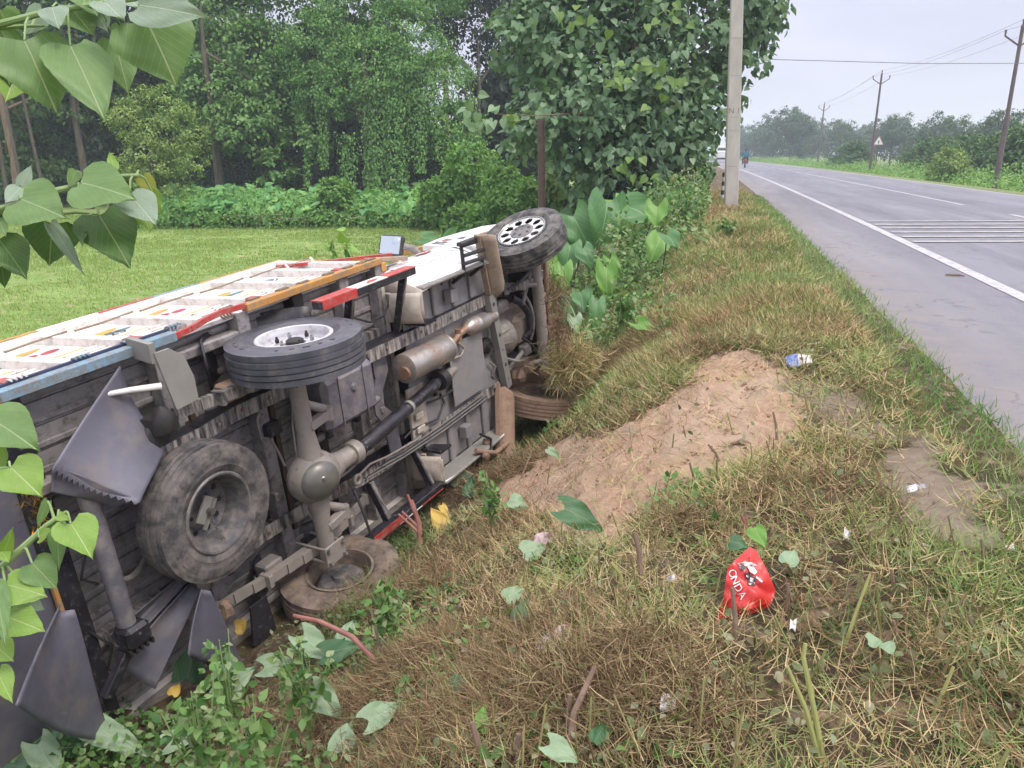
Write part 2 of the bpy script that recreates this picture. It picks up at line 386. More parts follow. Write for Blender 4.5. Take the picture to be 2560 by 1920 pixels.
def stripe(name, x0, x1, y0, y1, mat, z=.006, skew=0):
    yy = np.arange(y0, y1 + .01, .5 if y1 - y0 > 4 else (y1 - y0) / 2 + 1e-6); G = []
    if skew:
        pts = [(x0, y0), (x1, y0 + skew * (x1 - x0)), (x1, y1 + skew * (x1 - x0)), (x0, y1)]
        V = [(p[0] + float(off(p[1])), p[1], z - .00036 * (p[0] - 5.5) ** 2) for p in pts]; 
        o = MB().add([(v[0], v[1], v[2]) for v in V], [(0, 1, 2, 3)]).build(name, mat)
        return o
    V = []; 
    for y in yy: V += [(x0 + float(off(y)), y, z - .00036 * (x0 - 5.5) ** 2), (x1 + float(off(y)), y, z - .00036 * (x1 - 5.5) ** 2)]
    F = [(2 * i, 2 * i + 1, 2 * i + 3, 2 * i + 2) for i in range(len(yy) - 1)]
    return MB().add(V, F).build(name, mat, fixn=False)
def part_of(o, p): o.parent = p; return o
part_of(stripe('edge_line', 2.70, 2.85, -12, 230, mp_), road)
part_of(stripe('edge_line', 9.30, 9.42, -12, 230, mp_), road)
for a, b_ in [(-6, 19.2), (22.4, 56)] + [(58 + 6.5 * k, 61.6 + 6.5 * k) for k in range(16)]:
    part_of(stripe('centre_line', 6.15, 6.28, a, b_, mp_), road)
for k in range(6):
    part_of(stripe('rumble_strip', 2.9, 6.05, 12.55 + .74 * k, 12.73 + .74 * k, mp2, .012, .28), road)
# ------------------------------------------------------------------ the overturned truck
# truck axes: x forward, y to its left (down, as it lies on its left side), z towards its roof (away from the road)
TR = empty('overturned_truck')
TRM = Matrix(((0.23737037, 0.06205054, -0.96943542, -2.22064657), (0.96695655, 0.08045541, 0.2419131, 3.8153105), (0.09300716, -0.99482494, -0.04090244, -1.77512738 + CAMH), (0, 0, 0, 1)))
TR.matrix_world = TRM
tag(TR, 'small white and orange goods truck lying on its left side in the ditch', 'truck')
m_tyre = M('tyre_rubber', (.028, .028, .032), (.05, .048, .05), 9, .75, mud=((.25, .225, .2), .30, 5), bmp=.2)
m_tyre_top = M('tyre_rubber_clean_sky_sheen', (.06, .06, .075), (.10, .10, .12), 5, .5, mud=((.24, .22, .2), .12, 6), bmp=.15)  # lighter bluish tone paints the sky's sheen on the upturned sidewall
m_tyre_mud = M('tyre_rubber_caked', (.045, .04, .038), (.10, .08, .065), 7, .85, mud=((.27, .20, .155), .45, 5), bmp=.3)
m_tyre_spare = M('tyre_rubber_dusty', (.04, .038, .042), (.075, .07, .075), 8, .8, mud=((.23, .20, .18), .36, 6), bmp=.3)
m_black = M('black_chassis_paint', (.013, .012, .017), (.028, .026, .033), 6, .4, mud=((.30, .27, .24), .06, 13), bmp=.15)
m_rail = M('chassis_flange_splashed', (.018, .017, .02), (.04, .036, .036), 6, .6, mud=((.48, .43, .39), .36, 5), bmp=.2, mst=(5, .7, .7))
m_grey = M('dusty_grey_metal', (.24, .22, .21), (.14, .13, .13), 7, .62, .25, mud=((.30, .26, .23), .35, 8), bmp=.2)
m_axle = M('axle_dusty_steel', (.34, .31, .285), (.23, .21, .195), 9, .6, .25, mud=((.34, .285, .25), .4, 9), bmp=.2)
m_cast = M('gearbox_aluminium', (.42, .395, .36), (.26, .24, .22), 14, .5, .5, mud=((.33, .27, .22), .35, 12), bmp=.3)
m_floor = M('ribbed_floor_sheet', (.34, .31, .305), (.24, .22, .225), 4, .62, .1, mud=((.10, .085, .075), .2, 9), bmp=.15, stretch=(.4, 1, 1))
m_under = M('cab_floor_sheet', (.30, .28, .285), (.20, .19, .205), 3, .6, .1, mud=((.34, .30, .27), .25, 6))
m_cream = M('cream_cab_rear', (.56, .50, .43), (.46, .40, .34), 3, .5, mud=((.38, .30, .23), .2, 5))
m_white = M('white_cab_paint', (.80, .79, .78), (.72, .70, .69), 2.5, .32, mud=((.45, .38, .32), .08, 9), bmp=.03)
m_bwhite = M('white_body_paint', (.78, .74, .71), (.70, .655, .62), 4, .42, mud=((.46, .38, .32), .18, 9), bmp=.05)
m_red = M('red_paint', (.50, .045, .04), (.40, .04, .035), 6, .45, mud=((.36, .23, .19), .22, 12))
m_orange = M('orange_paint', (.58, .27, .04), (.48, .21, .035), 6, .5, mud=((.33, .24, .16), .34, 12))
m_blue = M('sky_blue_paint', (.22, .39, .52), (.14, .27, .38), 7, .5, mud=((.24, .23, .22), .40, 16))
m_tank = M('fuel_tank_steel', (.20, .19, .225), (.145, .135, .165), 3, .5, .35, mud=((.30, .265, .24), .28, 5))
m_steel = M('muffler_aluminised_steel', (.58, .55, .52), (.40, .36, .33), 5, .42, .8, mud=((.27, .15, .09), .3, 4))
m_rust = M('rusty_exhaust_steel', (.42, .27, .19), (.26, .15, .10), 10, .55, .5)
m_beige = M('beige_mud_guard', (.40, .315, .24), (.33, .25, .185), 4, .7, mud=((.30, .21, .15), .25, 6))
m_brown = M('mud_covered_steel', (.30, .195, .135), (.20, .125, .085), 8, .85, mud=((.36, .24, .17), .4, 9), bmp=.4)
m_rubber = M('rubber_mud_flap', (.135, .13, .165), (.085, .082, .105), 2.2, .5, mud=((.22, .185, .165), .16, 2.5), bmp=.2, bd=.008)
m_plate = M('grey_painted_plate', (.275, .262, .235), (.225, .213, .195), 5, .6)
m_glass = M('mirror_glass', (.55, .6, .63), (.5, .56, .6), 2, .06, 1.0, bmp=0, rvar=.02)
m_blackp = M('black_plastic', (.02, .02, .022), (.035, .035, .038), 9, .5)
m_nut = M('bright_steel', (.45, .44, .43), (.3, .29, .28), 20, .4, .9)
m_rimw = M('white_rim_paint', (.62, .61, .64), (.50, .49, .53), 5, .4, mud=((.3, .27, .25), .12, 8))
m_rimg = M('grey_spare_rim', (.15, .145, .155), (.09, .085, .095), 6, .5, .3, mud=((.3, .26, .23), .3, 7))
m_alloy = M('machined_alloy', (.72, .71, .70), (.62, .61, .60), 8, .3, .6)
m_amber = M('amber_lamp', (.85, .25, .02), (.7, .15, .02), 9, .25)
m_gold = M('gold_tinsel', (.75, .48, .10), (.55, .32, .05), 30, .3, .85)
m_grime_shade = M('oily_grime_and_gap_shade', (.012, .011, .011), (.03, .026, .023), 12, .55)  # oily grime, and the painted dark of holes, gaps and cavities
def bx(name, c, d, mat, par=None, ch=.006, rot=None): return MB().box(c, d, rot, ch).build(name, mat, par or TR)
def tb(name, pts, r, mat, par=None, n=10): return MB().tube(pts, r, n).build(name, mat, par or TR, sm=True)
def bez(p0, p1, p2, n=8):
    p0, p1, p2 = map(Vector, (p0, p1, p2)); return [(1 - t) ** 2 * p0 + 2 * t * (1 - t) * p1 + t * t * p2 for t in [i / n for i in range(n + 1)]]

def tyre_prof(r=.385, w=.205, rim=.205):
    """(radius, offset) from inner bead over the tread to the outer bead"""
    h = w / 2; p = [(rim, -h * .72), (rim + .012, -h * .86), (rim + .05, -h * .98), (rim + (r - rim) * .5, -h), (rim + (r - rim) * .52, -h * 1.012), (rim + (r - rim) * .56, -h), (r - .045, -h * .96), (r - .016, -h * .86)]
    g = .010
    edges = [-.86, -.50, -.16, .16, .50, .86]
    for i in range(5):
        a, b_ = edges[i] * h, edges[i + 1] * h
        dz = r - .004 * (abs(i - 2) / 2) ** 2 * 2
        p += [(dz, a + (.004 if i else 0)), (dz, b_ - (.004 if i < 4 else 0))]
        if i < 4: p += [(dz - g, b_ - .003), (dz - g, b_ + .003)]
    p += [(r - .016, h * .86), (r - .03, h * .93), (r - .034, h * .95), (r - .045, h * .955), (rim + (r - rim) * .56, h), (rim + (r - rim) * .52, h * 1.012), (rim + (r - rim) * .48, h), (rim + .055, h * .98), (rim + .05, h * 1.0), (rim + .044, h * .97), (rim + .012, h * .86), (rim, h * .72)]
    return p
def sidewall_marks(mb, r, rim, off_, ax, n=26):
    """raised lettering blocks on a sidewall"""
    rm = rim + (r - rim) * .62
    for k in range(n):
        if k % 13 in (0, 1, 7, 8, 9): continue
        a = k * 2 * math.pi / n; ca, sa = math.cos(a), math.sin(a)
        m = Matrix(((ca, -sa, 0), (0, 0, 1), (sa, ca, 0))) if ax == 'y' else Matrix(((ca, -sa, 0), (sa, ca, 0), (0, 0, 1)))
        p = (rm * ca, off_, rm * sa) if ax == 'y' else (rm * ca, rm * sa, off_)
        mb.box(p, (.016, .018 + .010 * (k % 3), .0022), m)
def wheel(name, mat_t, mat_r, kind, r=.385, w=.205):
    """outer side towards -y of the wheel's own axes"""
    W = empty(name, parent=TR); rim = .208 if kind != 'alloy' else .215
    pr = [(a, -b_) for a, b_ in tyre_prof(r, w, rim)]
    mb = MB().lathe(pr, n=72); 
    sidewall_marks(mb, r, rim, -w * .5 - .001, 'y')
    mb.build('tyre', mat_t, W, sm=True)
    if kind == 'dish':      # shallow painted disc, studs in the middle
        MB().lathe([(rim + .012, -.085), (rim + .004, -.092), (rim - .01, -.088), (rim - .018, -.05), (rim - .03, -.02), (.155, -.012), (.145, -.035), (.10, -.045), (.06, -.045), (.055, -.02), (.0, -.02)], n=56).build('rim', mat_r, W, sm=True)
        MB().lathe([(rim + .006, .09), (rim - .02, .07), (rim - .022, -.06)], n=56).build('rim_barrel', mat_r, W, sm=True)
        for k in range(6):
            a = k * math.pi / 3; p = Vector((.098 * math.cos(a), 0, .098 * math.sin(a)))
            MB().lathe([(.0, -.052), (.013, -.052), (.013, -.072), (.008, -.074), (.008, -.086), (.0, -.088)], p, n=6).build('wheel_nut', m_nut if k % 2 else m_grime_shade, W)
        MB().lathe([(.05, -.045), (.05, -.062), (.04, -.068), (0, -.07)], n=24).build('hub_cap', m_grime_shade, W, sm=True)
    elif kind == 'alloy':
        bm_ = MB(); bm_.lathe([(rim + .012, -.09), (rim + .003, -.098), (rim - .01, -.095), (rim - .016, -.06), (rim - .022, .08)], n=64); bm_.build('rim', m_grime_shade, W, sm=True)
        MB().lathe([(rim + .008, -.094), (rim - .004, -.098), (rim - .02, -.082)], n=64).build('rim_lip', m_alloy, W, sm=True)
        MB().lathe([(0, .03), (rim - .02, .03)], n=40).build('brake_backing', m_grime_shade, W)
        MB().lathe([(.0, .01), (.11, .01), (.12, .02), (.12, .03)], n=40).build('brake_drum', m_grey, W, sm=True)
        face = MB()         # ten round windows between the hub disc and the rim
        n = 10
        for k in range(n):
            a0 = (k - .5) * 2 * math.pi / n; seg = []
            for i in range(7):
                u = (i / 6 - .5); hw = .012 + .058 * (2 * abs(u)) ** 2.4    # spoke is waisted in the middle
                rr = .092 + (rim - .010 - .092) * (i / 6); seg.append((rr, min(hw, rr * math.pi / n * .98)))
            G = [[((rr) * math.cos(a0 + s * hw / rr), -.070 - .012 * (rr / rim), rr * math.sin(a0 + s * hw / rr)) for s in (-1, -.5, 0, .5, 1)] for rr, hw in seg]
            face.grid(G)
        o = face.build('spoke_face', m_alloy, W, sm=True, solid=.018)
        MB().lathe([(.108, -.060), (.104, -.088), (.095, -.092), (.085, -.09), (.05, -.092), (.0, -.094)], n=40).build('hub_cover', m_rimg, W, sm=True)
        for k in range(6):
            a = k * math.pi / 3 + .2; p = Vector((.068 * math.cos(a), 0, .068 * math.sin(a)))
            MB().lathe([(.013, -.0935), (.0, -.0945)], p, n=10).build('wheel_nut', m_grime_shade, W)
    else:                   # seen from the inner side: drum and dark well
        MB().lathe([(rim + .008, .092), (rim - .008, .094), (rim - .02, .06), (rim - .03, -.03), (.15, -.05), (.0, -.05)], n=56).build('rim', mat_r, W, sm=True)
        MB().lathe([(0, .05), (.05, .055), (.06, .03), (.13, .03), (.15, .01), (.155, -.04)], n=40).build('brake_drum', m_tyre_spare, W, sm=True)
    return W
w1 = wheel('rear_wheel', m_tyre_top, m_rimw, 'dish'); w1.location = (.02, -.715, -.03)
w2 = wheel('rear_wheel', m_tyre_mud, m_tyre_mud, 'inner'); w2.location = (.05, .84, -.02); w2.rotation_euler = (R(-3), 0, R(4))
w2.rotation_euler = (R(183), 0, R(-3))
w3 = wheel('front_wheel', m_tyre, m_alloy, 'alloy', .37, .20); w3.location = (2.90, -.80, .0); w3.rotation_euler = (R(-5), 0, R(-24))
w4 = wheel('front_wheel', m_brown, m_tyre_mud, 'inner', .37, .20); w4.location = (2.93, .72, -.03); w4.rotation_euler = (R(186), 0, R(12))
w2['label'] = 'lower rear wheel caked with brown mud'; w1['label'] = 'upper rear wheel with pale dished rim'
w3['label'] = 'upper front wheel with ten-window alloy rim'; w4['label'] = 'lower front wheel half buried in soil'
# spare wheel hung flat below the tail, its face towards the road
SP = empty('spare_wheel', parent=TR); SP.location = (-.69, -.05, .09); SP.rotation_euler = (R(2), R(-3), 0)
pr = [(a, -b_) for a, b_ in tyre_prof(.375, .20, .208)]
mb = MB().lathe(pr, axis=(0, 0, 1), n=72); sidewall_marks(mb, .375, .208, -.101, 'z')
mb.build('tyre', m_tyre_spare, SP, sm=True)
MB().lathe([(.222, -.088), (.214, -.096), (.204, -.094), (.196, -.06), (.185, -.03), (.175, .0), (.168, .045), (.15, .06), (.115, .062), (.105, .045), (.095, .045), (.04, .045), (.0, .045)], axis=(0, 0, 1), n=64).build('rim', m_rimg, SP, sm=True)
for k in range(10):
    a = k * math.pi / 5 + .1; MB().lathe([(.016, -.001), (.0, -.001)], (.135 * math.cos(a), .135 * math.sin(a), .058), (0, 0, 1), n=12).build('rim_hole', m_grime_shade, SP)
for k in range(5):
    a = k * 2 * math.pi / 5 + .3; MB().lathe([(.012, -.001), (.0, -.001)], (.078 * math.cos(a), .078 * math.sin(a), .043), (0, 0, 1), n=10).build('stud_hole', m_grime_shade, SP)
rz = Matrix.Rotation(R(-52), 3, 'Z')
MB().box((-.02, -.01, .0), (.15, .055, .02), rz, .004).build('carrier_plate', m_plate, SP)
MB().box((.005, .025, -.006), (.17, .004, .03), rz).build('carrier_lip', m_plate, SP)
MB().lathe([(.0, -.045), (.016, -.045), (.018, -.035), (.018, .0)], (-.0, .0, -.0), (0, 0, 1), n=14).build('carrier_bolt', m_nut, SP, sm=True)
for i in range(8):      # chain links
    a = i * .024; ln = MB(); pts = [(.009 * math.cos(q), .016 * math.sin(q), 0) for q in np.linspace(0, 2 * math.pi, 11)]
    ln.tube(pts, .0028, 6, cap=False); o = ln.build('chain_link', m_nut, SP, sm=True); o.location = (.0 + .03 * (i / 7) , .05 + a * .92, -.02 - .004 * i); o.rotation_euler = (0, R(90) if i % 2 else 0, R(-12))

# ---------------- chassis
for s, nm in ((-1, 'upper'), (1, 'lower')):
    y = s * .44; x1 = 2.44
    path = [(x1, .19), (1.25, .19), (.55, .22), (.25, .30), (-.25, .33), (-.55, .27), (-.92, .25)]
    C = MB()
    for (xa, za), (xb, zb) in zip(path[:-1], path[1:]):
        C.bar((xa, y, za), (xb, y, zb), .012, .14)
    C.build('chassis_rail', m_black, TR)
    Fm = MB()
    for (xa, za), (xb, zb) in zip(path[:-1], path[1:]):
        Fm.bar((xa, y - s * .040, za - .072), (xb, y - s * .040, zb - .072), .088, .007)
    Fm.build('rail_flange', m_rail, TR)
    Fm = MB()
    for (xa, za), (xb, zb) in zip(path[:-1], path[1:]):
        Fm.bar((xa, y - s * .040, za + .07), (xb, y - s * .040, zb + .07), .088, .007)
    Fm.build('rail_flange', m_black, TR)
    for xh in (2.36, .78):
        bx('rail_slot', (xh, y - s * .034, .113 if xh > 1 else .135), (.05, .034, .006), m_grime_shade, ch=0)
# perforated front cross member
CMR = Matrix.Rotation(R(-11), 3, 'Z'); CMC = Vector((2.455, .0, .07))
cm = MB(); cm.box(CMC, (.085, .90, .008), CMR); cm.box(CMC + CMR @ Vector((-.04, 0, .03)), (.006, .90, .06), CMR); cm.box(CMC + CMR @ Vector((.04, 0, .03)), (.006, .90, .06), CMR)
o = cm.build('front_cross_member', m_plate, TR)
for k in range(6):
    MB().lathe([(.017 if k % 2 == 0 else .009, 0), (0, 0)], CMC + CMR @ Vector((0, -.36 + .145 * k, -.0055)), (0, 0, 1), n=12).build('punched_hole', m_grime_shade, o)
# waisted dark cross member behind the muffler
pl = [(.90, -.42), (1.04, -.42), (1.06, -.22), (.97, -.10), (.96, .02), (1.06, .12), (1.09, .42), (.96, .42), (.93, .16), (.86, .05), (.86, -.10), (.91, -.2)]
MB().prism(pl, 'z', .19, .205).build('waisted_cross_member', m_tank, TR)
tb('tube_cross_member', [(1.74, -.43, .2), (1.77, -.2, .2), (1.80, .1, .21), (1.83, .25, .24), (1.82, .42, .22)], .042, m_grey, n=14)
tb('rear_tube_cross_member', [(-.60, -.44, .27), (-.60, .44, .27)], .05, m_grey, n=16)
# transmission tunnel bearing bracket
BR = bx('bearing_bracket', (1.54, .02, .14), (.09, .26, .012), m_black, ch=.004)
for yy in (-.085, .12): MB().lathe([(0, -.014), (.022, -.012), (.024, 0)], (1.54, yy, .134), (0, 0, 1), n=14).build('mounting_bolt', m_nut, BR, sm=True)
tb('bearing_bush', [(1.46, .0, .06), (1.54, -.002, .062)], .075, m_grime_shade, n=20)
tb('rear_propeller_shaft', [(.46, .085, .0), (.50, .083, .0), (.98, .042, .03), (1.0, .04, .03), (1.42, .004, .058), (1.46, 0, .06)], [.038, .05, .05, .044, .044, .03], m_black, n=18)
tb('shaft_balance_band', [(1.02, .039, .0315), (1.05, .036, .033)], .0475, m_plate, n=18)
tb('front_propeller_shaft', [(1.54, 0, .06), (2.21, .05, .245)], .036, m_axle, n=16)
for xx, yy, zz in ((.45, .086, 0), (2.23, .05, .25)):
    J = MB().lathe([(0, -.045), (.03, -.045), (.034, -.03), (.055, -.028), (.057, -.012), (.03, -.008), (.03, .03), (0, .03)], (xx, yy, zz), (1, -.08, .05), n=18)
    J.box((xx + .02, yy, zz), (.05, .10, .028), None, .006); J.box((xx - .01, yy, zz), (.05, .028, .10), None, .006)
    J.build('universal_joint', m_cast if xx > 1 else m_black, TR)
# ---------------- rear axle
AX = MB().tube([(0, -.66, 0), (0, -.22, 0), (.0, -.14, 0), (.0, -.05, 0)], [.05, .052, .062, .075], 20).build('rear_axle', m_axle, TR, sm=True)
MB().tube([(0, .66, 0), (0, .36, 0), (.0, .28, 0), (.0, .2, 0)], [.05, .052, .062, .075], 20).build('axle_tube', m_axle, AX, sm=True)
hs = MB().lathe([(.0, -.10), (.06, -.10), (.13, -.075), (.165, -.02), (.165, .03), (.12, .09), (0, .11)], (-.0, .075, .0), (-.35, 0, -.9), n=32)
hs.tube([(.02, .075, .0), (.16, .085, .0), (.22, .085, 0)], [.13, .085, .07], 22)
for a in (-.075, .225): hs.bar((.02, a, -.05), (.17, .085, -.03), .016, .05)
hs.build('differential_housing', m_axle, AX, sm=True)
MB().tube([(.2, .085, 0), (.30, .085, 0), (.33, .085, 0), (.335, .085, 0), (.40, .085, 0)], [.068, .06, .06, .078, .078], 24).build('pinion_flange', m_cast, AX, sm=True)
cvr = Vector((-.35, 0, -.9)).normalized()
MB().lathe([(.158, .02), (.155, .035), (.135, .045), (.128, .075), (.11, .112), (.07, .135), (.0, .143)], Vector((0, .075, 0)), cvr, n=36).build('differential_cover', m_grime_shade if False else M('oily_differential_cover', (.12, .115, .105), (.20, .19, .17), 5, .35, .4), AX, sm=True)
u_ = cvr.orthogonal().normalized(); v_ = cvr.cross(u_)
for k in range(12):
    a = k * math.pi / 6; p = Vector((0, .075, 0)) + cvr * .036 + (u_ * math.cos(a) + v_ * math.sin(a)) * .147
    MB().lathe([(0, .014), (.009, .012), (.010, 0)], p, cvr, n=8).build('cover_bolt', m_nut, AX)
MB().lathe([(.0, .01), (.008, .01), (.012, 0), (.016, -.004)], Vector((0, .045, 0)) + cvr * .142, cvr, n=12).build('drain_plug', m_nut, AX)
for yy in (-.25, .42):      # spring-link brackets on the axle
    q = MB(); q.bar((-.0, yy, -.03), (.17, yy - .02, -.03), .055, .06, ch=.006); q.tube([(.17, yy - .06, -.03), (.17, yy + .02, -.03)], .035, 16); q.tube([(.02, yy - .14, .02), (.16, yy - .05, -.02)], .028, 10)
    q.build('axle_bracket', m_axle, AX, sm=True)
# leaf springs
def leaf_spring(name, y, x0, x1, xc, zc, n, par, mat, arch=.07, w=.062):
    S = MB().tube([(x0, y - w * .6, zc + arch), (x0, y + w * .6, zc + arch)], .026, 12); S.tube([(x1, y - w * .6, zc + arch), (x1, y + w * .6, zc + arch)], .026, 12)
    o = S.build(name, mat, par, sm=True)
    for i in range(n):
        k = 1 - .16 * i; a = xc + (x0 - xc) * k; b_ = xc + (x1 - xc) * k; pts = []
        for j in range(11):
            u = j / 10; xx = a + (b_ - a) * u; q = ((xx - xc) / ((x1 - xc) if xx > xc else (x0 - xc))) ** 2
            pts.append((xx, zc + arch * q - .0125 * i))
        L = MB()
        for (xa, za), (xb, zb) in zip(pts[:-1], pts[1:]): L.bar((xa, y, za), (xb, y, zb), w, .0115)
        L.build('spring_leaf', mat, o)
    for xx in (x0 + (xc - x0) * .45, x1 + (xc - x1) * .45):
        q = MB(); q.box((xx, y, zc - .005), (.03, w + .018, .085), None, .004); q.build('spring_clip', mat, o)
    return o
leaf_spring('rear_leaf_spring', -.585, -.80, .62, 0, .125, 6, TR, m_rail)
leaf_spring('rear_leaf_spring', .585, -.72, .62, 0, .125, 6, TR, m_axle)
for s in (-1, 1):
    u = bx('spring_seat', (0.0, s * .585, -.062), (.17, .13, .016), m_axle, ch=.003)
    for dx in (-.065, .065):
        for dy in (-.045, .045):
            MB().tube([(dx, s * .585 + dy, -.095), (dx, s * .585 + dy, .19)], .0085, 8).build('u_bolt', m_axle, u)
            MB().lathe([(0, -.03), (.014, -.03), (.014, -.008)], (dx, s * .585 + dy, -.062), (0, 0, 1), n=6).build('u_bolt_nut', m_nut, u)
    q = MB().prism([(-.86, .10), (-.74, .10), (-.70, .30), (-.9, .30)], 'y', s * .585 - .045, s * .585 + .045); q.build('spring_hanger', m_grime_shade if s < 0 else m_axle, TR)
    bx('bump_stop_bracket', (-.30, s * .57, .19), (.14, .10, .10), m_brown if s < 0 else m_grey, ch=.012)
for s in (-1, 1):
    leaf_spring('front_leaf_spring', s * .39, 2.72, 3.50, 3.12, .075, 4, TR, m_brown if s > 0 else m_rail, .05)
    tb('shock_absorber', [(3.05, s * .36, .0), (2.86, s * .40, .16), (2.72, s * .41, .27)], [.022, .022, .034], m_grey, n=12)
# ---------------- front axle and steering
FA = tb('front_axle', [(3.11, -.70, .0), (3.11, -.45, .03), (3.12, -.3, .02), (3.14, .3, .02), (3.13, .45, .03), (3.1, .66, .0)], [.045, .05, .055, .055, .05, .045], m_axle, n=18)
tb('tie_rod', [(3.25, -.66, -.01), (3.25, -.3, -.005), (3.26, .05, 0), (3.27, .58, -.01)], [.022, .026, .022, .026], m_brown, n=12)
tb('drag_link', [(3.19, -.6, .06), (3.05, -.45, .06), (2.95, -.2, .1)], .018, m_grey)
for s in (-1, 1): MB().lathe([(0, -.05), (.035, -.05), (.05, -.02), (.05, .05), (.03, .07), (0, .07)], (3.17, s * .62, .0), (0, 0, 1), n=16).build('steering_knuckle', m_grey, FA, sm=True)
# ---------------- engine, gearbox, exhaust
GB = MB().lathe([(.0, 0), (.05, 0), (.06, .03), (.085, .05), (.09, .14), (.115, .16), (.12, .26), (.10, .29), (.105, .33), (.17, .44), (.185, .47), (.185, .5), (0, .5)], (2.10, .0, .13), (1, 0, .04), n=26).build('gearbox', m_cast, TR, sm=True)
for k in range(9):
    a = k * 2 * math.pi / 9; MB().bar((2.38, .0 + .10 * math.cos(a), .14 + .10 * math.sin(a)), (2.56, .0 + .17 * math.cos(a), .148 + .17 * math.sin(a)), .012, .012).build('casing_rib', m_cast, GB)
for k in range(10):
    a = k * 2 * math.pi / 10; MB().lathe([(0, -.016), (.011, -.016), (.011, 0)], (2.27, .118 * math.cos(a), .137 + .118 * math.sin(a)), (1, 0, 0), n=6).build('casing_bolt', m_nut, GB)
MB().lathe([(0, -.06), (.035, -.06), (.045, -.04), (.07, -.03), (.075, .02)], (2.19, -.04, .06), (0, .1, 1), n=20).build('speed_sensor_cap', m_grime_shade, GB, sm=True)
tb('gear_linkage', [(2.18, .10, .02), (2.24, .16, .0), (2.22, .24, .03), (2.28, .30, .05)], .011, m_cast)
tb('gear_linkage', [(2.36, .08, .01), (2.30, .15, .02), (2.33, .2, .06)], .012, m_axle)
sm_ = MB(); sm_.box((2.86, .0, .10), (.32, .29, .17), None, .045); sm_.box((2.85, .0, .19), (.42, .40, .10), None, .02)
SU = sm_.build('oil_sump', m_brown if False else M('sump_casing', (.36, .31, .26), (.27, .22, .18), 6, .55, .2, mud=((.32, .22, .16), .3, 7)), TR)
MB().lathe([(0, -.012), (.016, -.012), (.018, 0)], (2.95, .05, .014), (0, 0, 1), n=10).build('sump_plug', m_nut, SU)
bx('engine_block', (2.9, -.0, .36), (.55, .42, .28), m_grime_shade, ch=.03)
bx('starter_motor', (2.62, -.26, .12), (.2, .11, .11), m_cast, ch=.03)
tb('radiator_hose', [(2.86, -.28, .16), (2.95, -.22, .12), (3.03, -.1, .09), (3.04, .06, .08), (2.98, .12, .12)], .034, m_black, n=14)
bx('engine_mount', (2.93, .22, .10), (.13, .10, .08), m_grey, ch=.012)
tb('engine_cross_brace', [(2.66, .33, .14), (2.84, .24, .10), (2.97, .18, .10)], .022, m_axle)
MF = MB().lathe([(0, -.012), (.03, -.012), (.098, -.004), (.106, 0), (.108, .012), (.108, .55), (.104, .56), (.035, .565), (0, .565)], (1.09, -.225, .075), (1, .03, .02), n=40).build('muffler', m_steel, TR, sm=True)
MB().lathe([(.0, -.03), (.045, -.03), (.05, 0)], (1.09, -.20, .06), (1, .03, .02), n=18).build('muffler_outlet', m_rust, MF, sm=True)
tb('muffler_seam', [(1.62, -.21 + .109 * math.cos(a), .086 + .109 * math.sin(a)) for a in np.linspace(0, 2 * math.pi, 33)], .005, m_steel, MF, 6)
tb('exhaust_pipe', [(1.64, -.21, .086), (1.76, -.22, .085), (1.86, -.26, .08), (1.93, -.27, .08)], [.026, .026, .028, .035], m_rust, n=16)
CT = MB().lathe([(.028, -.06), (.04, -.04), (.066, 0), (.069, .01), (.069, .10), (.072, .105), (.072, .115), (.069, .12), (.069, .25), (.045, .31), (.045, .42), (0, .42)], (2.0, -.265, .085), (1, .05, .01), n=28).build('catalytic_converter', m_steel, TR, sm=True)
tb('exhaust_hanger', [(1.80, -.2, .07), (1.85, -.14, .05), (1.80, -.09, .06), (1.72, -.09, .09)], .012, m_cast)
tb('exhaust_flange', [(1.83, -.30, .08), (1.84, -.18, .08)], .024, m_rust, n=8)
# ---------------- fuel tank
mt = MB(); mt.box((.50, -.255, .18), (.50, .35, .27), None, .035)
TK = mt.build('fuel_tank', m_tank, TR)
MB().lathe([(.0, -.016), (.02, -.014), (.033, 0), (.036, .01)], (.52, -.30, .045), (0, 0, 1), n=20).build('tank_boss', m_tank, TK, sm=True)
for xx in (.38, .62): MB().box((xx, -.255, .041), (.008, .33, .006)).build('tank_crease', m_tank, TK)
tb('tank_rail', [(.16, -.02, .19), (.90, -.06, .19)], .026, m_grey)
for xx in (.34, .62): bx('tank_clamp', (xx, -.045, .17), (.045, .075, .075), m_black, ch=.004)
bx('tank_strap', (.50, -.255, .045), (.0, .0, .0), m_black) if False else None
tb('tank_hose', [(.22, -.42, .2), (.17, -.36, .14), (.13, -.28, .12), (.10, -.24, .1)], .012, m_black)
# brake pipes and cables
def pipe(name, pts, r=.006, mat=None): return tb(name, pts, r, mat or m_axle, n=7)
pipe('brake_pipe', [(.02, -.38, .08), (-.03, -.26, .06), (-.055, -.06, .05), (-.06, .06, .05)], .007)
pipe('brake_pipe', [(-.02, -.30, .30), (-.06, -.33, .28), (-.09, -.29, .28), (-.09, -.17, .28), (-.02, -.15, .28), (.0, -.05, .26), (-.04, .02, .18)], .008)
pipe('brake_pipe', [(-.05, .18, .05), (-.07, .26, .04), (-.03, .36, .04), (-.01, .46, .04), (-.02, .56, .02)], .007)
bx('brake_valve', (.02, -.19, .30), (.12, .09, .09), m_black, ch=.015)
for k in range(5): pipe('cable_run', [(2.55, .36 + .012 * k, .16), (2.1, .375 + .012 * k, .118 - .004 * k), (1.5, .385 + .011 * k, .112 - .004 * k), (1.0, .38 + .012 * k, .115), (.72 - .05 * k, .37 + .01 * k, .15)], .006, m_blackp if k % 2 else m_grey)
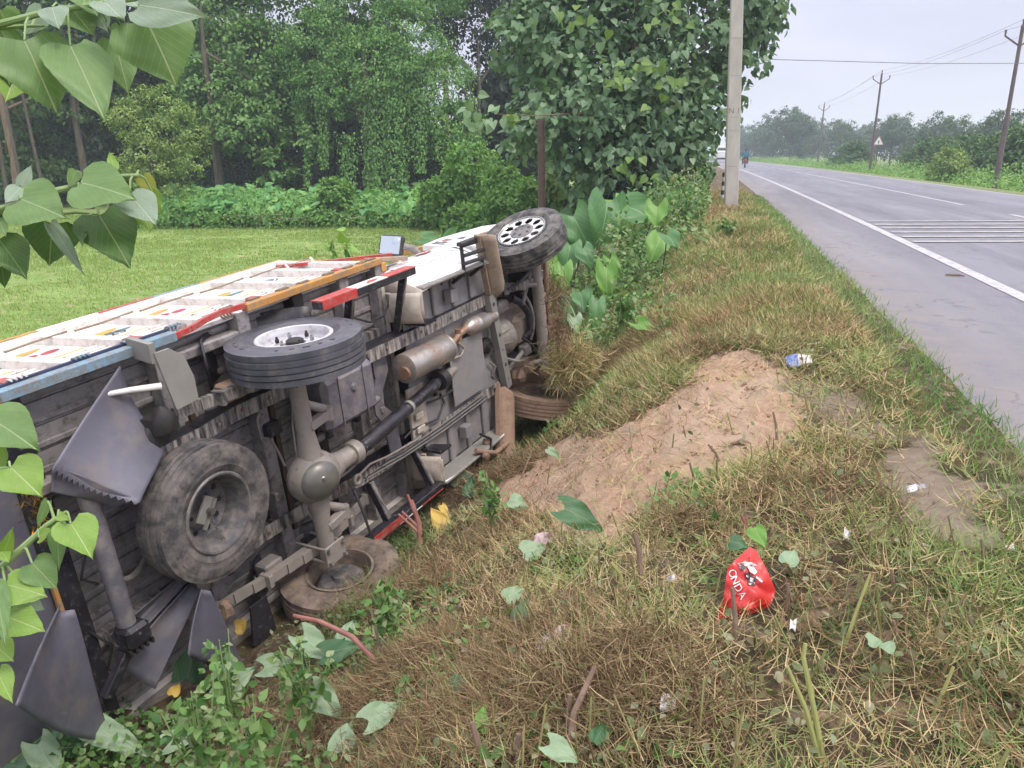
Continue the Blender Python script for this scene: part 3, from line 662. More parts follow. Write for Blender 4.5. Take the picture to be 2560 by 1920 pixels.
pipe('loose_cable', [(1.6, .12, .17), (1.62, .25, .14), (1.5, .33, .13), (1.2, .30, .16), (1.12, .34, .18)], .009, m_blackp)
pipe('loose_cable', [(.84, -.66, .25), (.95, -.60, .2), (1.1, -.6, .2), (1.2, -.66, .22), (1.22, -.72, .24)], .008, m_blackp)
pipe('brake_hose', [(.44, .40, .12), (.40, .55, .03), (.40, .70, .0), (.34, .82, .05)], .010, m_blackp)
pipe('parking_brake_cable', [(.46, .33, .1), (.62, .30, .1), (.8, .33, .1), (1.2, .36, .1)], .008, m_axle)
tb('cable_eye', [(.46 + .03 * math.cos(a), .34 + .03 * math.sin(a), .09) for a in np.linspace(0, 2 * math.pi, 15)], .012, m_cast, n=8)

# ---------------- cargo body: floor of long ribbed planks, cross bearers, side gates
BD = empty('cargo_body', parent=TR)
for k in range(16):
    y = -.885 + .118 * k; q = MB(); x0, x1 = -1.38, 1.28
    q.box(((x0 + x1) / 2, y, .415), (x1 - x0, .112, .012)); q.box(((x0 + x1) / 2, y + .03, .405), (x1 - x0, .03, .012), None, .004)
    q.build('floor_plank', m_floor, BD)
MB().box((-.05, 0, .44), (2.66, 1.88, .02)).build('floor_deck', m_floor, BD)
for xx, mt_ in ((-1.36, m_black), (-.60, m_floor), (-.03, m_floor), (.42, m_grime_shade), (.86, m_grey), (1.24, m_grey)):
    q = MB(); q.box((xx, 0, .355), (.05, 1.84, .09), None, .004); q.box((xx + .022, 0, .312), (.075, 1.84, .006)); q.build('cross_bearer', mt_ if xx not in (.86, 1.24) else m_floor, BD)
wood = M('bearer_packing_wood', (.10, .065, .045), (.05, .03, .02), 9, .85, bmp=.5)
for xx in (-.52, .03): MB().box((xx + .05, 0, .36), (.035, 1.1, .08), None, .004).build('packing_timber', wood, BD)
for s in (-1, 1):
    q = MB().bar((-1.36, s * .44, .375), (1.26, s * .44, .375), .06, .06); q.build('subframe_runner', m_rail, BD)
# right-hand side gate (uppermost)
SG = empty('side_gate', parent=BD); SG['label'] = 'painted upper side gate with white ribs and lashing rope'
YO = -.93
MB().box((-.08, YO + .02, .74), (2.56, .02, .80)).build('gate_sheet', m_bwhite, SG)
for k in range(4):   # pressed ridges of the sheet
    MB().box((-.08, YO + .006, .44 + .055 * k), (2.54, .012, .022), None, .004).build('sheet_ridge', m_bwhite, SG)
ribs = [(-1.30, -1.42), (-1.02, -1.14), (-.66, -.77), (-.28, -.37), (.16, .06), (.56, .47), (.92, .83), (1.16, 1.08)]
for i, (xb, xt) in enumerate(ribs):
    q = MB().bar((xb, YO - .012, .34), (xt, YO - .012, 1.10), .055, .05, up=(0, 1, 0), ch=.004); r_ = q.build('gate_rib', m_bwhite, SG)
    f_ = .10
    if i % 2 == 0: MB().bar((xb, YO - .0135, .335), (xb + (xt - xb) * f_, YO - .0135, .34 + .76 * f_), .058, .053, up=(0, 1, 0)).build('rib_foot', m_red, r_)
MB().bar((-1.42, YO - .0, 1.08), (1.16, YO - .0, 1.12), .07, .06, up=(0, 1, 0), ch=.004).build('top_rail', m_bwhite, SG)
cols = [m_blue, m_orange, m_bwhite, m_red, m_blue, m_orange, m_orange]
xe = np.linspace(-1.44, 1.18, 8)
for i in range(7): MB().box(((xe[i] + xe[i + 1]) / 2, YO - .004, 1.165 - .02 * (i < 1)), (xe[i + 1] - xe[i] - .004, .055, .03), None, .004).build('top_edge_band', cols[i], SG)
# lower edge rails: blue to the rear, bent red piece over the wheel, orange ahead
MB().bar((-1.40, YO - .005, .285), (-.50, YO - .005, .285), .06, .05, up=(0, 1, 0), ch=.004).build('blue_lower_rail', m_blue, BD)
MB().bar((-1.40, YO - .026, .326), (-.50, YO - .026, .326), .016, .03, up=(0, 1, 0)).build('rail_gutter', M('dark_navy_gutter', (.03, .04, .09), (.05, .06, .11), 9, .5), BD)
q = MB(); 
for (a, ya, za), (b_, yb, zb) in zip([(-.50, YO, .285), (-.40, YO - .015, .27), (-.28, YO - .03, .29), (-.15, YO - .035, .31)], [(-.40, YO - .015, .27), (-.28, YO - .03, .29), (-.15, YO - .035, .31), (.02, YO - .03, .30)]): q.bar((a, ya, za), (b_, yb, zb), .022, .03, up=(0, 1, 0))
q.build('bent_red_rail', m_red, BD)
MB().bar((.0, YO - .02, .295), (1.28, YO - .02, .315), .055, .045, up=(0, 1, 0), ch=.004).build('orange_lower_rail', m_orange, BD)
rope = M('twisted_rope', (.30, .24, .17), (.20, .16, .12), 40, .9)
for xx, mt_ in ((-1.28, m_bwhite), (-.98, m_blue), (-.72, m_blue), (-.46, m_blue), (-.1, rope), (.10, rope), (.34, rope), (.52, rope), (.76, rope), (.95, rope), (1.1, rope), (1.2, rope)):
    q = MB()
    for j in range(4): q.tube([(xx + .022 * j - .03 + .004 * math.cos(a), YO - .02 + .030 * math.cos(a), .32 + .036 * math.sin(a)) for a in np.linspace(-.3, 3.6, 9)], .006, 6)
    q.build('rope_lashing', mt_, SG, sm=True)
for i in range(len(ribs) - 1):  # lashing cord strung between hooks
    a, b_ = ribs[i][1] + .1, ribs[i + 1][1] + .1
    tb('lashing_cord', [(a, YO - .045, .84), ((a + b_) / 2, YO - .03, .90 + .03 * (i % 2)), (b_ - .02, YO - .045, .88)], .006, rope, SG, 6)
    MB().tube(bez((b_ - .03, YO - .02, .80), (b_ - .03, YO - .07, .83), (b_ + .01, YO - .045, .875), 5), .008, 6).build('gate_hook', m_bwhite, SG)
# painted decoration on the gate sheet
def decal(name, poly, mat, par, yv): return MB().add([(p[0], yv, p[1]) for p in poly], [tuple(range(len(poly)))]).build(name, mat, par, fixn=False)
def ellipse(cx_, cz_, a, b_, ang=0, n=18): return [(cx_ + a * math.cos(q) * math.cos(ang) - b_ * math.sin(q) * math.sin(ang), cz_ + a * math.cos(q) * math.sin(ang) + b_ * math.sin(q) * math.cos(ang)) for q in np.linspace(0, 2 * math.pi, n, endpoint=False)]
m_ink = M('sign_ink_black', (.03, .03, .035), (.06, .06, .06), 20, .6); m_ochre = M('sign_ochre', (.62, .36, .06), (.55, .30, .05), 12, .5); m_dred = M('sign_crimson', (.40, .04, .06), (.32, .03, .05), 12, .5)
m_teal = M('sign_teal', (.10, .22, .22), (.08, .16, .17), 12, .5); m_navy = M('sign_navy', (.05, .10, .28), (.04, .08, .2), 12, .5); m_tan = M('sign_tan', (.62, .42, .34), (.55, .36, .28), 12, .6)
yd = YO + .0095
bays = [(ribs[i][0] + .04, ribs[i + 1][0] - .04, (ribs[i][1] - ribs[i][0]) / .76) for i in range(len(ribs) - 1)]
for i, (a, b_, sk) in enumerate(bays):
    X = lambda u, z: a + (b_ - a) * u + sk * (z - .34)
    decal('ochre_stripe', [(X(.02, .645), .645), (X(.98, .645), .645), (X(.98, .67), .67), (X(.02, .67), .67)], m_ochre, SG, yd)
    rr = random.Random(i)
    for k in range(9):
        u = .08 + .1 * k; z = .40 + .06 * (k % 4); 
        decal('flourish', [(X(u, z), z), (X(u + .03, z + .03), z + .03), (X(u + .09, z + .035), z + .035), (X(u + .06, z + .01), z + .01)], [m_tan, m_dred, m_ink, m_tan][(k + i) % 4], SG, yd - .008 - .0005 * (k % 3))
    cx_, cz_ = X(.5, .82), .82
    if i in (0, 2, 4): decal('painted_leaf', ellipse(cx_ - .02, cz_, .13, .035, .25), m_ochre, SG, yd - .001); decal('painted_leaf', ellipse(cx_ + .05, cz_ - .05, .10, .022, .1), m_teal, SG, yd - .002)
    elif i in (1, 3): 
        decal('painted_petal', ellipse(cx_ - .05, cz_ - .02, .055, .03, .2), m_dred, SG, yd - .001); decal('painted_petal', ellipse(cx_ + .06, cz_ - .03, .055, .03, .2), m_dred, SG, yd - .001); decal('painted_leaf', ellipse(cx_ - .05, cz_ + .07, .14, .03, .2), m_ochre, SG, yd - .002)
    else:
        decal('painted_medallion', ellipse(cx_, cz_, .10, .06, 0, 24), m_ink, SG, yd - .001); decal('painted_medallion', ellipse(cx_, cz_, .085, .05, 0, 24), m_bwhite, SG, yd - .002); decal('painted_medallion', ellipse(cx_ + .01, cz_, .06, .038, 0, 20), m_navy, SG, yd - .003)
def text_mesh(name, s, size, mat, M4, parent, extrude=0.0, shear=0):
    cu = bpy.data.curves.new(name, 'FONT'); cu.body = s; cu.size = size; cu.extrude = extrude; cu.align_x = 'CENTER'; cu.align_y = 'CENTER'
    to = bpy.data.objects.new(name + '_t', cu); COL.objects.link(to); dg = bpy.context.evaluated_depsgraph_get()
    me = bpy.data.meshes.new_from_object(to.evaluated_get(dg)); bpy.data.objects.remove(to); bpy.data.curves.remove(cu)
    me.transform(M4); me.name = name; me.materials.clear(); me.materials.append(mat)
    return link(bpy.data.objects.new(name, me), parent)
# letters read from the roof side towards the floor: text right = +x, text up = +z, facing -y
def on_side(x, yv, z, rot=0): return Matrix.Translation((x, yv, z)) @ Matrix.Rotation(R(90), 4, 'X') @ Matrix.Rotation(R(rot), 4, 'Z')
text_mesh('painted_number', '2025', .11, m_ink, on_side(-.56, yd - .003, .745), SG)
# opposite gate (on the ground side), headboard and rear posts
MB().box((-.05, .93, .74), (2.6, .03, .80)).build('lower_gate_sheet', m_bwhite, BD)
for k in range(7): MB().box((-1.25 + .4 * k, .955, .72), (.06, .03, .78), None, .004).build('lower_gate_rib', m_bwhite, BD)
MB().bar((-1.40, .93, .30), (1.28, .93, .30), .06, .05, up=(0, 1, 0)).build('lower_edge_rail', m_grey, BD)
MB().box((1.27, 0, .85), (.03, 1.86, .88)).build('headboard', m_bwhite, BD)
MB().box((1.305, 0, .62), (.02, 1.7, .4)).build('headboard_lining', m_floor, BD)
HB = MB().box((1.31, -.90, .70), (.06, .06, .80), None, .004).build('corner_post', m_orange, BD)
MB().bar((1.20, YO - .04, .36), (1.62, YO + .03, .335), .05, .03, up=(0, 1, 0), ch=.004).build('bent_corner_strap', m_beige, BD)
MB().bar((.95, YO - .03, .98), (1.50, YO - .02, .36), .035, .02, up=(0, 1, 0)).build('loose_red_strip', m_red, BD)
for s in (-1, 1): MB().box((-1.40, s * .90, .70), (.05, .07, .86), None, .004).build('rear_post', m_orange if s < 0 else m_grey, BD)
MB().box((-1.405, -.0, .335), (.05, 1.84, .10), None, .004).build('rear_sill', m_black, BD)
# tailboard swung open, hanging back below the deck
TB_ = MB().grid([[(-1.435 - .55 * v, -.84 + 1.5 * u, .33 - .05 * v) for u in np.linspace(0, 1, 8)] for v in np.linspace(0, 1, 5)]).build('tailboard', m_rubber, TR, solid=.02)
MB().box((-1.43, .10, .28), (.02, .42, .03), None, .003).build('tailboard_orange_edge', m_orange, TR)
tin = MB(); rr = random.Random(3)
for k in range(120):
    p = Vector((-1.47 + rr.uniform(-.03, .03), -.47 + rr.uniform(-.12, .15), .12 + rr.uniform(-.05, .05))); d = Vector((rr.uniform(-1, 1), rr.uniform(-.4, 1), rr.uniform(-1, .2))).normalized() * .05; s_ = d.orthogonal().normalized() * .003
    tin.add([p - s_, p + s_, p + d + s_, p + d - s_], [(0, 1, 2, 3)])
tin.build('gold_tinsel', m_gold, TR, fixn=False)
# rear under-run bar
RB = tb('underrun_bar', [(-1.23, -.50, .15), (-1.23, .30, .15)], .045, m_tank, n=18)
MB().box((-1.22, .36, .14), (.13, .12, .13), None, .02).build('bar_end_block', m_black, RB)
for k in range(5): MB().box((-1.285 + .03 * k, .425, .13), (.012, .03, .1)).build('end_block_fin', m_grime_shade, RB)
bx('underrun_bracket', (-1.20, -.47, .22), (.11, .09, .16), m_black, ch=.004); bx('underrun_arm', (-1.31, -.50, .22), (.2, .05, .06), m_grey, ch=.004)
MB().bar((-1.22, .38, .14), (-1.42, .60, .16), .05, .05, ch=.004).build('underrun_arm', m_black, TR)
for zz, yy in ((.31, .44), (.29, -.1)): pipe('tail_light_cable', [(-1.33, yy - .12, zz), (-1.27, yy, zz - .05), (-1.30, yy + .14, zz), (-1.24, yy + .2, zz - .02)], .007, m_blackp)
# rubber mud flaps
def flap(name, cs, mat, zig=None, n=14, sag=.03, par=None):
    """cs: four corners a-b-c-d; zig: edge index with saw teeth (c-d)"""
    a, b_, c, d = [Vector(p) for p in cs]; nrm = (b_ - a).cross(d - a).normalized(); G = []
    for j in range(n + 1):
        v = j / n; row = []
        for i in range(2 * n + 1):
            u = i / (2 * n); vv = v
            if zig and j == n: vv = v + (.06 if i % 2 else 0.0)
            p = (a * (1 - u) + b_ * u) * (1 - vv) + (d * (1 - u) + c * u) * vv
            row.append(p + nrm * (sag * math.sin(math.pi * u) * (.4 + v) + .012 * math.sin(5 * u + 3 * v)))
        G.append(row)
    return MB().grid(G).build(name, mat, par or TR, sm=True, solid=.008)
flap('mud_flap', [(-.87, -.90, .22), (-.83, -.45, .12), (-1.13, -.36, -.08), (-1.36, -.62, .10)], m_rubber, True, sag=.05)
flap('mud_flap_fold', [(-1.36, -.62, .11), (-1.12, -.37, -.03), (-1.18, -.33, .05), (-1.38, -.50, .14)], m_rubber, sag=.02)
flap('mud_flap', [(-.88, .30, .02), (-.84, .34, .03), (-.74, .96, .0), (-1.07, .55, -.02)], m_rubber, True, sag=.04)
flap('mud_flap', [(-.84, .32, .16), (-.82, .38, .14), (-1.20, .72, .12), (-1.32, .50, .18)], m_rubber, sag=.03)
flap('mud_flap_strip', [(-.80, .34, .22), (-.80, .30, .24), (-1.28, .36, .24), (-1.26, .46, .2)], m_rubber, sag=-.02)
flap('tail_flap', [(-1.50, .0, .12), (-1.46, .06, .12), (-1.47, .80, .12), (-1.93, .05, -.26)], m_rubber, sag=.05, n=16)
# grey plates behind the rear wheels
pl = [(-.765, -.94), (-.68, -.94), (-.61, -.88), (-.58, -.76), (-.585, -.64), (-.72, -.63)]
MB().prism(pl, 'z', .09, .105).build('mud_plate', m_plate, TR)
MB().bar((-.765, -.94, .10), (-.74, -.95, .30), .03, .10, up=(0, 1, 0)).build('mud_plate_flange', m_plate, TR)
tb('bent_stay', [(-1.0, -.80, .22), (-.88, -.79, .16), (-.76, -.77, .11)], [.012, .015, .018], m_bwhite)
MB().prism([(-.56, .66), (-.44, .66), (-.42, .90), (-.50, .95), (-.60, .9)], 'z', .10, .115).build('mud_plate', m_black, TR)
# wheel arch liner above the rear wheel
def arc_sheet(name, cx_, cz_, r, a0, a1, y0, y1, mat, n=14):
    G = [[(cx_ + r * math.cos(a), y, cz_ + r * math.sin(a)) for y in (y0, (y0 + y1) / 2, y1)] for a in np.linspace(a0, a1, n)]
    return MB().grid(G).build(name, mat, TR, sm=True, solid=.012)
arc_sheet('rear_wheel_arch', 0, 0, .45, R(25), R(150), -.86, -.58, m_black)
arc_sheet('rear_wheel_arch', 0, 0, .45, R(25), R(150), .60, .88, m_black)
MB().box((-.30, -.80, .36), (.5, .06, .09), None, .01).build('arch_stiffener', m_floor, TR)
# ---------------- side guards
def guard(y, s, xa, xb, zz, mats, ps):
    g = MB().bar((xa, y, zz), (xb, y + .0, zz), .05, .085, ch=.006).build('side_guard', m_black, TR)
    xs_ = np.linspace(xa, xb, len(mats) + 1)
    for i, mt_ in enumerate(mats):
        MB().box(((xs_[i] + xs_[i + 1]) / 2, y + s * .0265, zz), (xs_[i + 1] - xs_[i] - .002, .006, .089)).build('guard_colour_panel', mt_, g)
        if i == 0 and s < 0: MB().box(((xs_[0] + xs_[1]) / 2, y, zz - .0445), (xs_[1] - xs_[0] - .002, .05, .004)).build('guard_colour_panel', mt_, g)
    for xp in ps:
        MB().bar((xp, y - s * .02, zz + .02), (xp + .03, s * .47, .16), .05, .012, up=(1, 0, 0)).build('guard_post', m_black, g)
        MB().bar((xp + .03, y - s * .02, zz + .02), (xp + .06, s * .47, .16), .012, .05, up=(1, 0, 0)).build('guard_post_flange', m_rail, g)
guard(-.905, -1, .27, 1.22, .0, [m_red, m_white, m_red], (.58, 1.14))
decal('guard_mark', [(.70, -.03), (.80, -.03), (.86, .0), (.78, .02), (.74, .0)], m_red, TR, -.9355)
guard(.74, 1, .38, 1.22, .0, [m_red, m_white, m_red], (.60, 1.14))
MB().bar((.38, .735, -.046), (.72, .735, -.046), .05, .006).build('guard_colour_panel', m_red, TR)
# ---------------- cab
CB = empty('cab', parent=TR)
lv = [(-.03, .755, 1.27, 2.24), (.02, .775, 1.26, 2.28), (.12, .81, 1.26, 2.31), (.28, .848, 1.26, 2.34), (.42, .85, 1.26, 2.42), (.56, .825, 1.27, 2.56), (.66, .79, 1.28, 2.66), (.74, .755, 1.29, 2.70), (.9, .70, 1.30, 2.60), (1.2, .605, 1.31, 2.42), (1.42, .54, 1.33, 2.22), (1.48, .47, 1.38, 2.05), (1.49, .0, 1.4, 2.0)]
for s in (-1, 1):
    G = [[(xa + (xb - xa) * u, s * hw * (1 - .02 * (2 * u - 1) ** 4), z) for u in np.linspace(0, 1, 10)] for z, hw, xa, xb in lv]
    MB().grid(G).build('cab_side', m_white, CB, sm=True, solid=.01)
G = [[(xa, hw * u, max(z, .27)) for u in np.linspace(-1, 1, 9)] for z, hw, xa, xb in lv[3:]]
MB().grid(G).build('cab_rear_wall', m_cream, CB, sm=True, solid=.01)
for s in (-1, 1): MB().grid([[(xa, s * (.55 + (hw - .55) * u), z) for u in np.linspace(0, 1, 4)] for z, hw, xa, xb in lv[:4]]).build('cab_rear_wall', m_cream, CB, sm=True, solid=.01)
for k in range(5):
    for s in (-1, 1): MB().box((1.245, s * .62, .12 + .13 * k), (.02, .22, .05), None, .008).build('rear_wall_pressing', m_cream, CB)
# rear lower corner skirts of the cab
for s in (-1, 1):
    MB().grid([[(1.255 - .03 * math.sin(math.pi * u) - .06 * v, s * (.74 - .22 * u), -.03 + .22 * v) for u in np.linspace(0, 1, 8)] for v in np.linspace(0, 1, 4)]).build('cab_corner_skirt', m_cream, CB, sm=True, solid=.008)
G = [[(xb, hw * u, z) for u in np.linspace(-1, 1, 9)] for z, hw, xa, xb in lv[7:]]
m_ws, t_, b_ = nodes('windscreen_glass'); b_.inputs['Base Color'].default_value = (.05, .06, .06, 1); b_.inputs['Roughness'].default_value = .08
MB().grid(G).build('windscreen', m_ws, CB, sm=True, solid=.006)
for s in (-1, 1):  # door gap, handle and painted belt stripe
    sx = lambda z: float(np.interp(z, [l[0] for l in lv], [l[1] for l in lv]))
    dl = [(1.42, -.02), (1.42, .3), (1.42, .64)]; dr = [(2.22, .0), (2.26, .3), (2.36, .62)]
    for path in (dl, dr): tb('door_gap', [(p[0], s * (sx(p[1]) + .003), p[1]) for p in path], .005, m_grime_shade, CB, 5)
    MB().box((1.52, s * (sx(.5) + .006), .52), (.13, .02, .035), None, .006).build('door_handle', m_blackp, CB)
    MB().grid([[(xx, s * (sx(z) + .0045), z) for z in (.60, .63, .66)] for xx in np.linspace(1.30, 2.60, 14)]).build('belt_stripe', m_orange, CB, fixn=False)
    G = [[(1.42 + .82 * u + .0 * v, s * (sx(.80 + .5 * v) + .004), .80 + .5 * v) for u in np.linspace(0, 1, 6)] for v in np.linspace(0, 1, 5)]
    MB().grid(G).build('door_window', m_ws, CB, sm=True)
# painting on the upper door
def cabdecal(name, poly, mat, lift=.004):
    return MB().add([(p[0], -(sx(p[1]) * (1 - .02 * (2 * (p[0] - 1.26) / 1.1 - 1) ** 4) + lift), p[1]) for p in poly], [tuple(range(len(poly)))]).build(name, mat, CB, fixn=False)
rr = random.Random(11)
for k in range(26):
    x_, z_ = rr.uniform(1.34, 2.26), rr.uniform(.37, .58); cabdecal('door_painting', ellipse(x_, z_, rr.uniform(.04, .10), rr.uniform(.012, .03), rr.uniform(-.4, .6), 10), rr.choice([m_teal, m_dred, m_red, m_tan, m_ochre, m_teal]), .006 + .001 * k * .3)
for k in range(34):
    x_, z_ = 1.30 + .028 * k, .235 + rr.uniform(-.035, .03); cabdecal('door_lettering', [(x_, z_), (x_ + .012, z_ + .004), (x_ + .016, z_ + .022), (x_ + .004, z_ + .02)], m_ink, .006)
MB().grid([[(xx, y, .165 + (.02 if abs(y) < .2 else 0)) for y in np.linspace(-.76, .76, 13)] for xx in np.linspace(1.26, 2.60, 4)]).build('cab_floor', m_under, CB, solid=.006)
for s in (-1, 1):
    for xx, w_ in ((1.36, .1), (1.66, .07), (1.92, .05), (2.2, .09)): MB().box((xx, s * .61, .145), (w_, .30, .03), None, .008).build('floor_pressing', m_under, CB)
    MB().box((1.83, s * .57, .11), (.09, .10, .07), None, .004).build('floor_bracket', m_under, CB)
    MB().box((1.78, s * .758, .05), (1.0, .03, .17), None, .01).build('door_sill', m_grey if s < 0 else m_plate, CB)
    MB().prism([(1.27, -.02), (1.42, -.02), (1.36, .16), (1.27, .16)], 'y', s * .50 - .01, s * .50 + .01).build('cab_mount_gusset', m_black, CB)
MB().box((1.95, .06, .10), (.5, .5, .012), None, .004).build('tunnel_shield', m_under, CB)
for k in range(3): MB().box((1.27, .10 + .11 * k, .13), (.10, .05, .02), None, .008).build('heat_shield_rib', m_cream, CB)
MB().box((1.30, .20, .17), (.20, .42, .03), None, .006).build('heat_shield', m_cream, CB)
# step under the door
st = MB()
for a, b_ in (((1.83, -.95, -.03), (2.15, -.94, -.03)), ((1.83, -.88, -.05), (2.12, -.87, -.05)), ((1.83, -.82, -.05), (2.12, -.81, -.05)), ((1.83, -.96, -.03), (1.85, -.72, -.02)), ((2.14, -.96, -.03), (2.12, -.72, -.02)), ((1.85, -.74, -.02), (1.86, -.66, .10)), ((2.12, -.74, -.02), (2.12, -.66, .1))): st.tube([a, b_], .015, 10)
st.box((1.99, -.965, -.025), (.36, .03, .05), None, .006)
st.build('door_step', m_blackp, CB, sm=True)
# fenders with arch openings, bonnet, bumper
for s in (-1, 1):
    arch = [(2.92 + .47 * math.cos(a), .47 * math.sin(a)) for a in np.linspace(R(172), R(8), 17)]
    poly = [(2.36, .02)] + arch + [(3.46, .26), (3.46, .52), (3.30, .66), (2.70, .74), (2.36, .70)]
    MB().prism([(p[0], p[1]) for p in poly], 'y', s * .80, s * .845).build('front_fender', m_white, CB)
    G = [[(2.92 + .465 * math.cos(a), y, .465 * math.sin(a)) for y in np.linspace(s * .84, s * .42, 4)] for a in np.linspace(R(8), R(140), 14)]
    MB().grid(G).build('inner_arch', m_brown, CB, sm=True, solid=.008)
    for a in (R(60), R(85), R(110), R(130)): MB().bar((2.92 + .455 * math.cos(a), s * .83, .455 * math.sin(a)), (2.92 + .455 * math.cos(a), s * .45, .455 * math.sin(a)), .012, .03).build('arch_rib', m_brown, CB)
MB().grid([[(2.45 + 1.0 * u, .80 * v, .74 - .16 * u * u - .05 * v ** 4) for v in np.linspace(-1, 1, 9)] for u in np.linspace(0, 1, 7)]).build('bonnet', m_white, CB, sm=True, solid=.012)
MB().box((3.47, 0, .52), (.05, 1.60, .30), None, .02).build('front_panel', m_white, CB); MB().box((3.46, 0, .28), (.10, 1.60, .2), None, .03).build('front_bumper', m_grime_shade, CB)
MB().box((3.36, 0, .25), (.06, .8, .4), None, .01).build('radiator', m_grime_shade, CB)
MB().box((3.44, .42, -.06), (.05, .10, .05), None, .01).build('amber_lamp', m_amber, CB)
# heart and lettering on the fender
hp = [(16 * math.sin(q) ** 3 / 17, (13 * math.cos(q) - 5 * math.cos(2 * q) - 2 * math.cos(3 * q) - math.cos(4 * q)) / 17) for q in np.linspace(0, 2 * math.pi, 28, endpoint=False)]
decal('painted_heart', [(2.60 + .045 * a, .60 + .065 * b_) for a, b_ in hp], m_red, CB, -.8485)
for i, poly in enumerate([[(2.42, .64), (2.45, .66), (2.43, .52), (2.40, .50)], [(2.47, .65), (2.52, .66), (2.50, .60), (2.53, .58), (2.49, .52), (2.47, .55), (2.48, .59)], [(2.66, .55), (2.72, .53), (2.74, .48), (2.70, .50), (2.67, .47)], [(2.73, .54), (2.78, .50), (2.74, .51)]]): decal('fender_lettering', poly, m_ink, CB, -.8485)
# front wheel splash guards
def splash(s, mat):
    a, b_, c, d = [Vector(p) for p in ((2.02, -1.0, -.07), (2.24, -.96, -.09), (2.58, -.40, .05), (2.40, -.40, .10))]; G = []
    for i in range(11):
        v = i / 10; row = []; L, Rr_ = a * (1 - v) + d * v, b_ * (1 - v) + c * v; k = 1 if v < .7 else 1 - ((v - .7) / .3) ** 1.6 * .8
        for j in range(8):
            u = j / 7 * k; p = L * (1 - u) + Rr_ * u; p = p + Vector((.0, 0, -.05 * math.sin(math.pi * u) )); row.append((p.x, p.y * (1 if s < 0 else -1), p.z))
        G.append(row)
    o = MB().grid(G).build('splash_guard', mat, TR, sm=True, solid=.012)
    MB().bar((2.02, s * 1.0, -.06), (2.40, s * .36, .11), .02, .05, ch=.004).build('splash_guard_stay', mat, o)
splash(-1, m_beige); splash(1, m_brown)
tb('lower_step_tube', [(1.75, .70, -.02), (1.95, .80, -.08), (2.2, .82, -.06)], .022, m_brown); MB().lathe([(0, -.03), (.03, -.02), (.036, 0), (.03, .02), (0, .03)], (1.80, .76, -.08), (0, 0, 1), n=16).build('step_ball', m_rust, TR, sm=True)
pipe('torn_cable', [(1.9, .62, .02), (2.0, .70, -.02), (1.92, .78, -.06), (1.84, .80, -.04)], .012, m_blackp)
# rear-view mirror and orange roof bar
MR = MB(); MR.box((0, 0, 0), (.06, .185, .235), None, .03); MR = MR.build('mirror_housing', m_blackp, CB); MR.location = (2.27, -.855, .955); MR.rotation_euler = (0, R(-8), R(24))
MB().box((-.0305, 0, .0), (.004, .15, .19), None, .0015).build('mirror_glass', m_glass, MR)
MB().lathe([(0, -.003), (.034, -.002), (.036, 0)], (-.033, -.035, -.055), (1, 0, 0), n=20).build('convex_mirror', m_glass, MR, sm=True)
tb('mirror_arm', [(2.28, -.85, .84), (2.33, -.82, .78), (2.36, -.76, .74)], [.03, .034, .03], m_grey, CB, 12)
RBAR = MB().bar((2.20, -.72, 1.31), (3.0, -.70, 1.07), .05, .045, ch=.004).build('roof_bar', m_orange, CB)
MB().bar((2.35, -.71, 1.26), (2.30, -.56, 1.35), .03, .03).build('roof_bar_stay', m_orange, RBAR); MB().bar((2.62, -.71, 1.18), (2.45, -.60, 1.15), .03, .03).build('roof_bar_stay', m_orange, RBAR)

for o in TR.children:
    if o.name.split('.')[0] in ('gearbox', 'oil_sump', 'engine_block', 'starter_motor', 'gear_linkage'): o.location = (.17, .05, .12)

rr = random.Random(21)
for sx_ in (-1, 1):
    for k in range(16):     # bolt heads along the rails
        xx = -.8 + .2 * k; zz_ = float(np.interp(xx, [-.92, -.55, -.25, .25, .55, 1.25, 2.44], [.25, .27, .33, .30, .22, .19, .19]))
        MB().lathe([(0, -.010), (.011, -.010), (.013, -.003), (.013, 0)], (xx, sx_ * .445 - sx_ * .040, zz_ - .076), (0, 0, 1), n=6).build('rail_bolt', m_nut if k % 3 else m_rust, TR)
for k in range(10):         # hose clips and small brackets
    xx, yy = rr.uniform(-.2, 2.3), rr.uniform(-.36, .36); MB().box((xx, yy, .20), (rr.uniform(.03, .07), rr.uniform(.03, .06), .05), None, .006).build('small_bracket', rr.choice([m_grey, m_axle, m_black]), TR)
for k, (p0, p1, p2) in enumerate([((2.5, -.30, .2), (2.3, -.36, .1), (2.0, -.38, .14)), ((2.9, .1, .1), (3.0, .2, .02), (3.1, .35, .05)), ((2.6, .2, .12), (2.75, .3, .02), (2.95, .3, .1)), ((1.9, .1, .12), (1.7, .2, .08), (1.4, .16, .14)), ((3.0, -.3, .12), (3.08, -.1, .0), (3.02, .15, .08)), ((-.2, .1, .3), (-.3, .25, .2), (-.55, .3, .28)), ((.1, .25, .2), (.3, .3, .1), (.6, .28, .18)), ((2.7, -.4, .1), (2.85, -.45, .0), (3.05, -.5, .05)), ((-1.2, .1, .3), (-1.1, .2, .22), (-.95, .15, .33)), ((1.2, -.5, .2), (1.35, -.6, .14), (1.6, -.55, .2))]):
    tb('rubber_hose', bez(p0, p1, p2, 8), .009 + .004 * (k % 3), m_blackp if k % 2 else m_grey, n=8)
for k in range(14): MB().lathe([(0, -.008), (.012, -.008), (.014, 0)], (1.32 + .085 * k, -.70 + .02 * (k % 2), .128), (0, 0, 1), n=6).build('floor_bolt', m_grime_shade if k % 2 else m_nut, TR)
caked = M('caked_mud', (.30, .205, .145), (.20, .135, .095), 18, .95, bmp=.9, bd=.02)
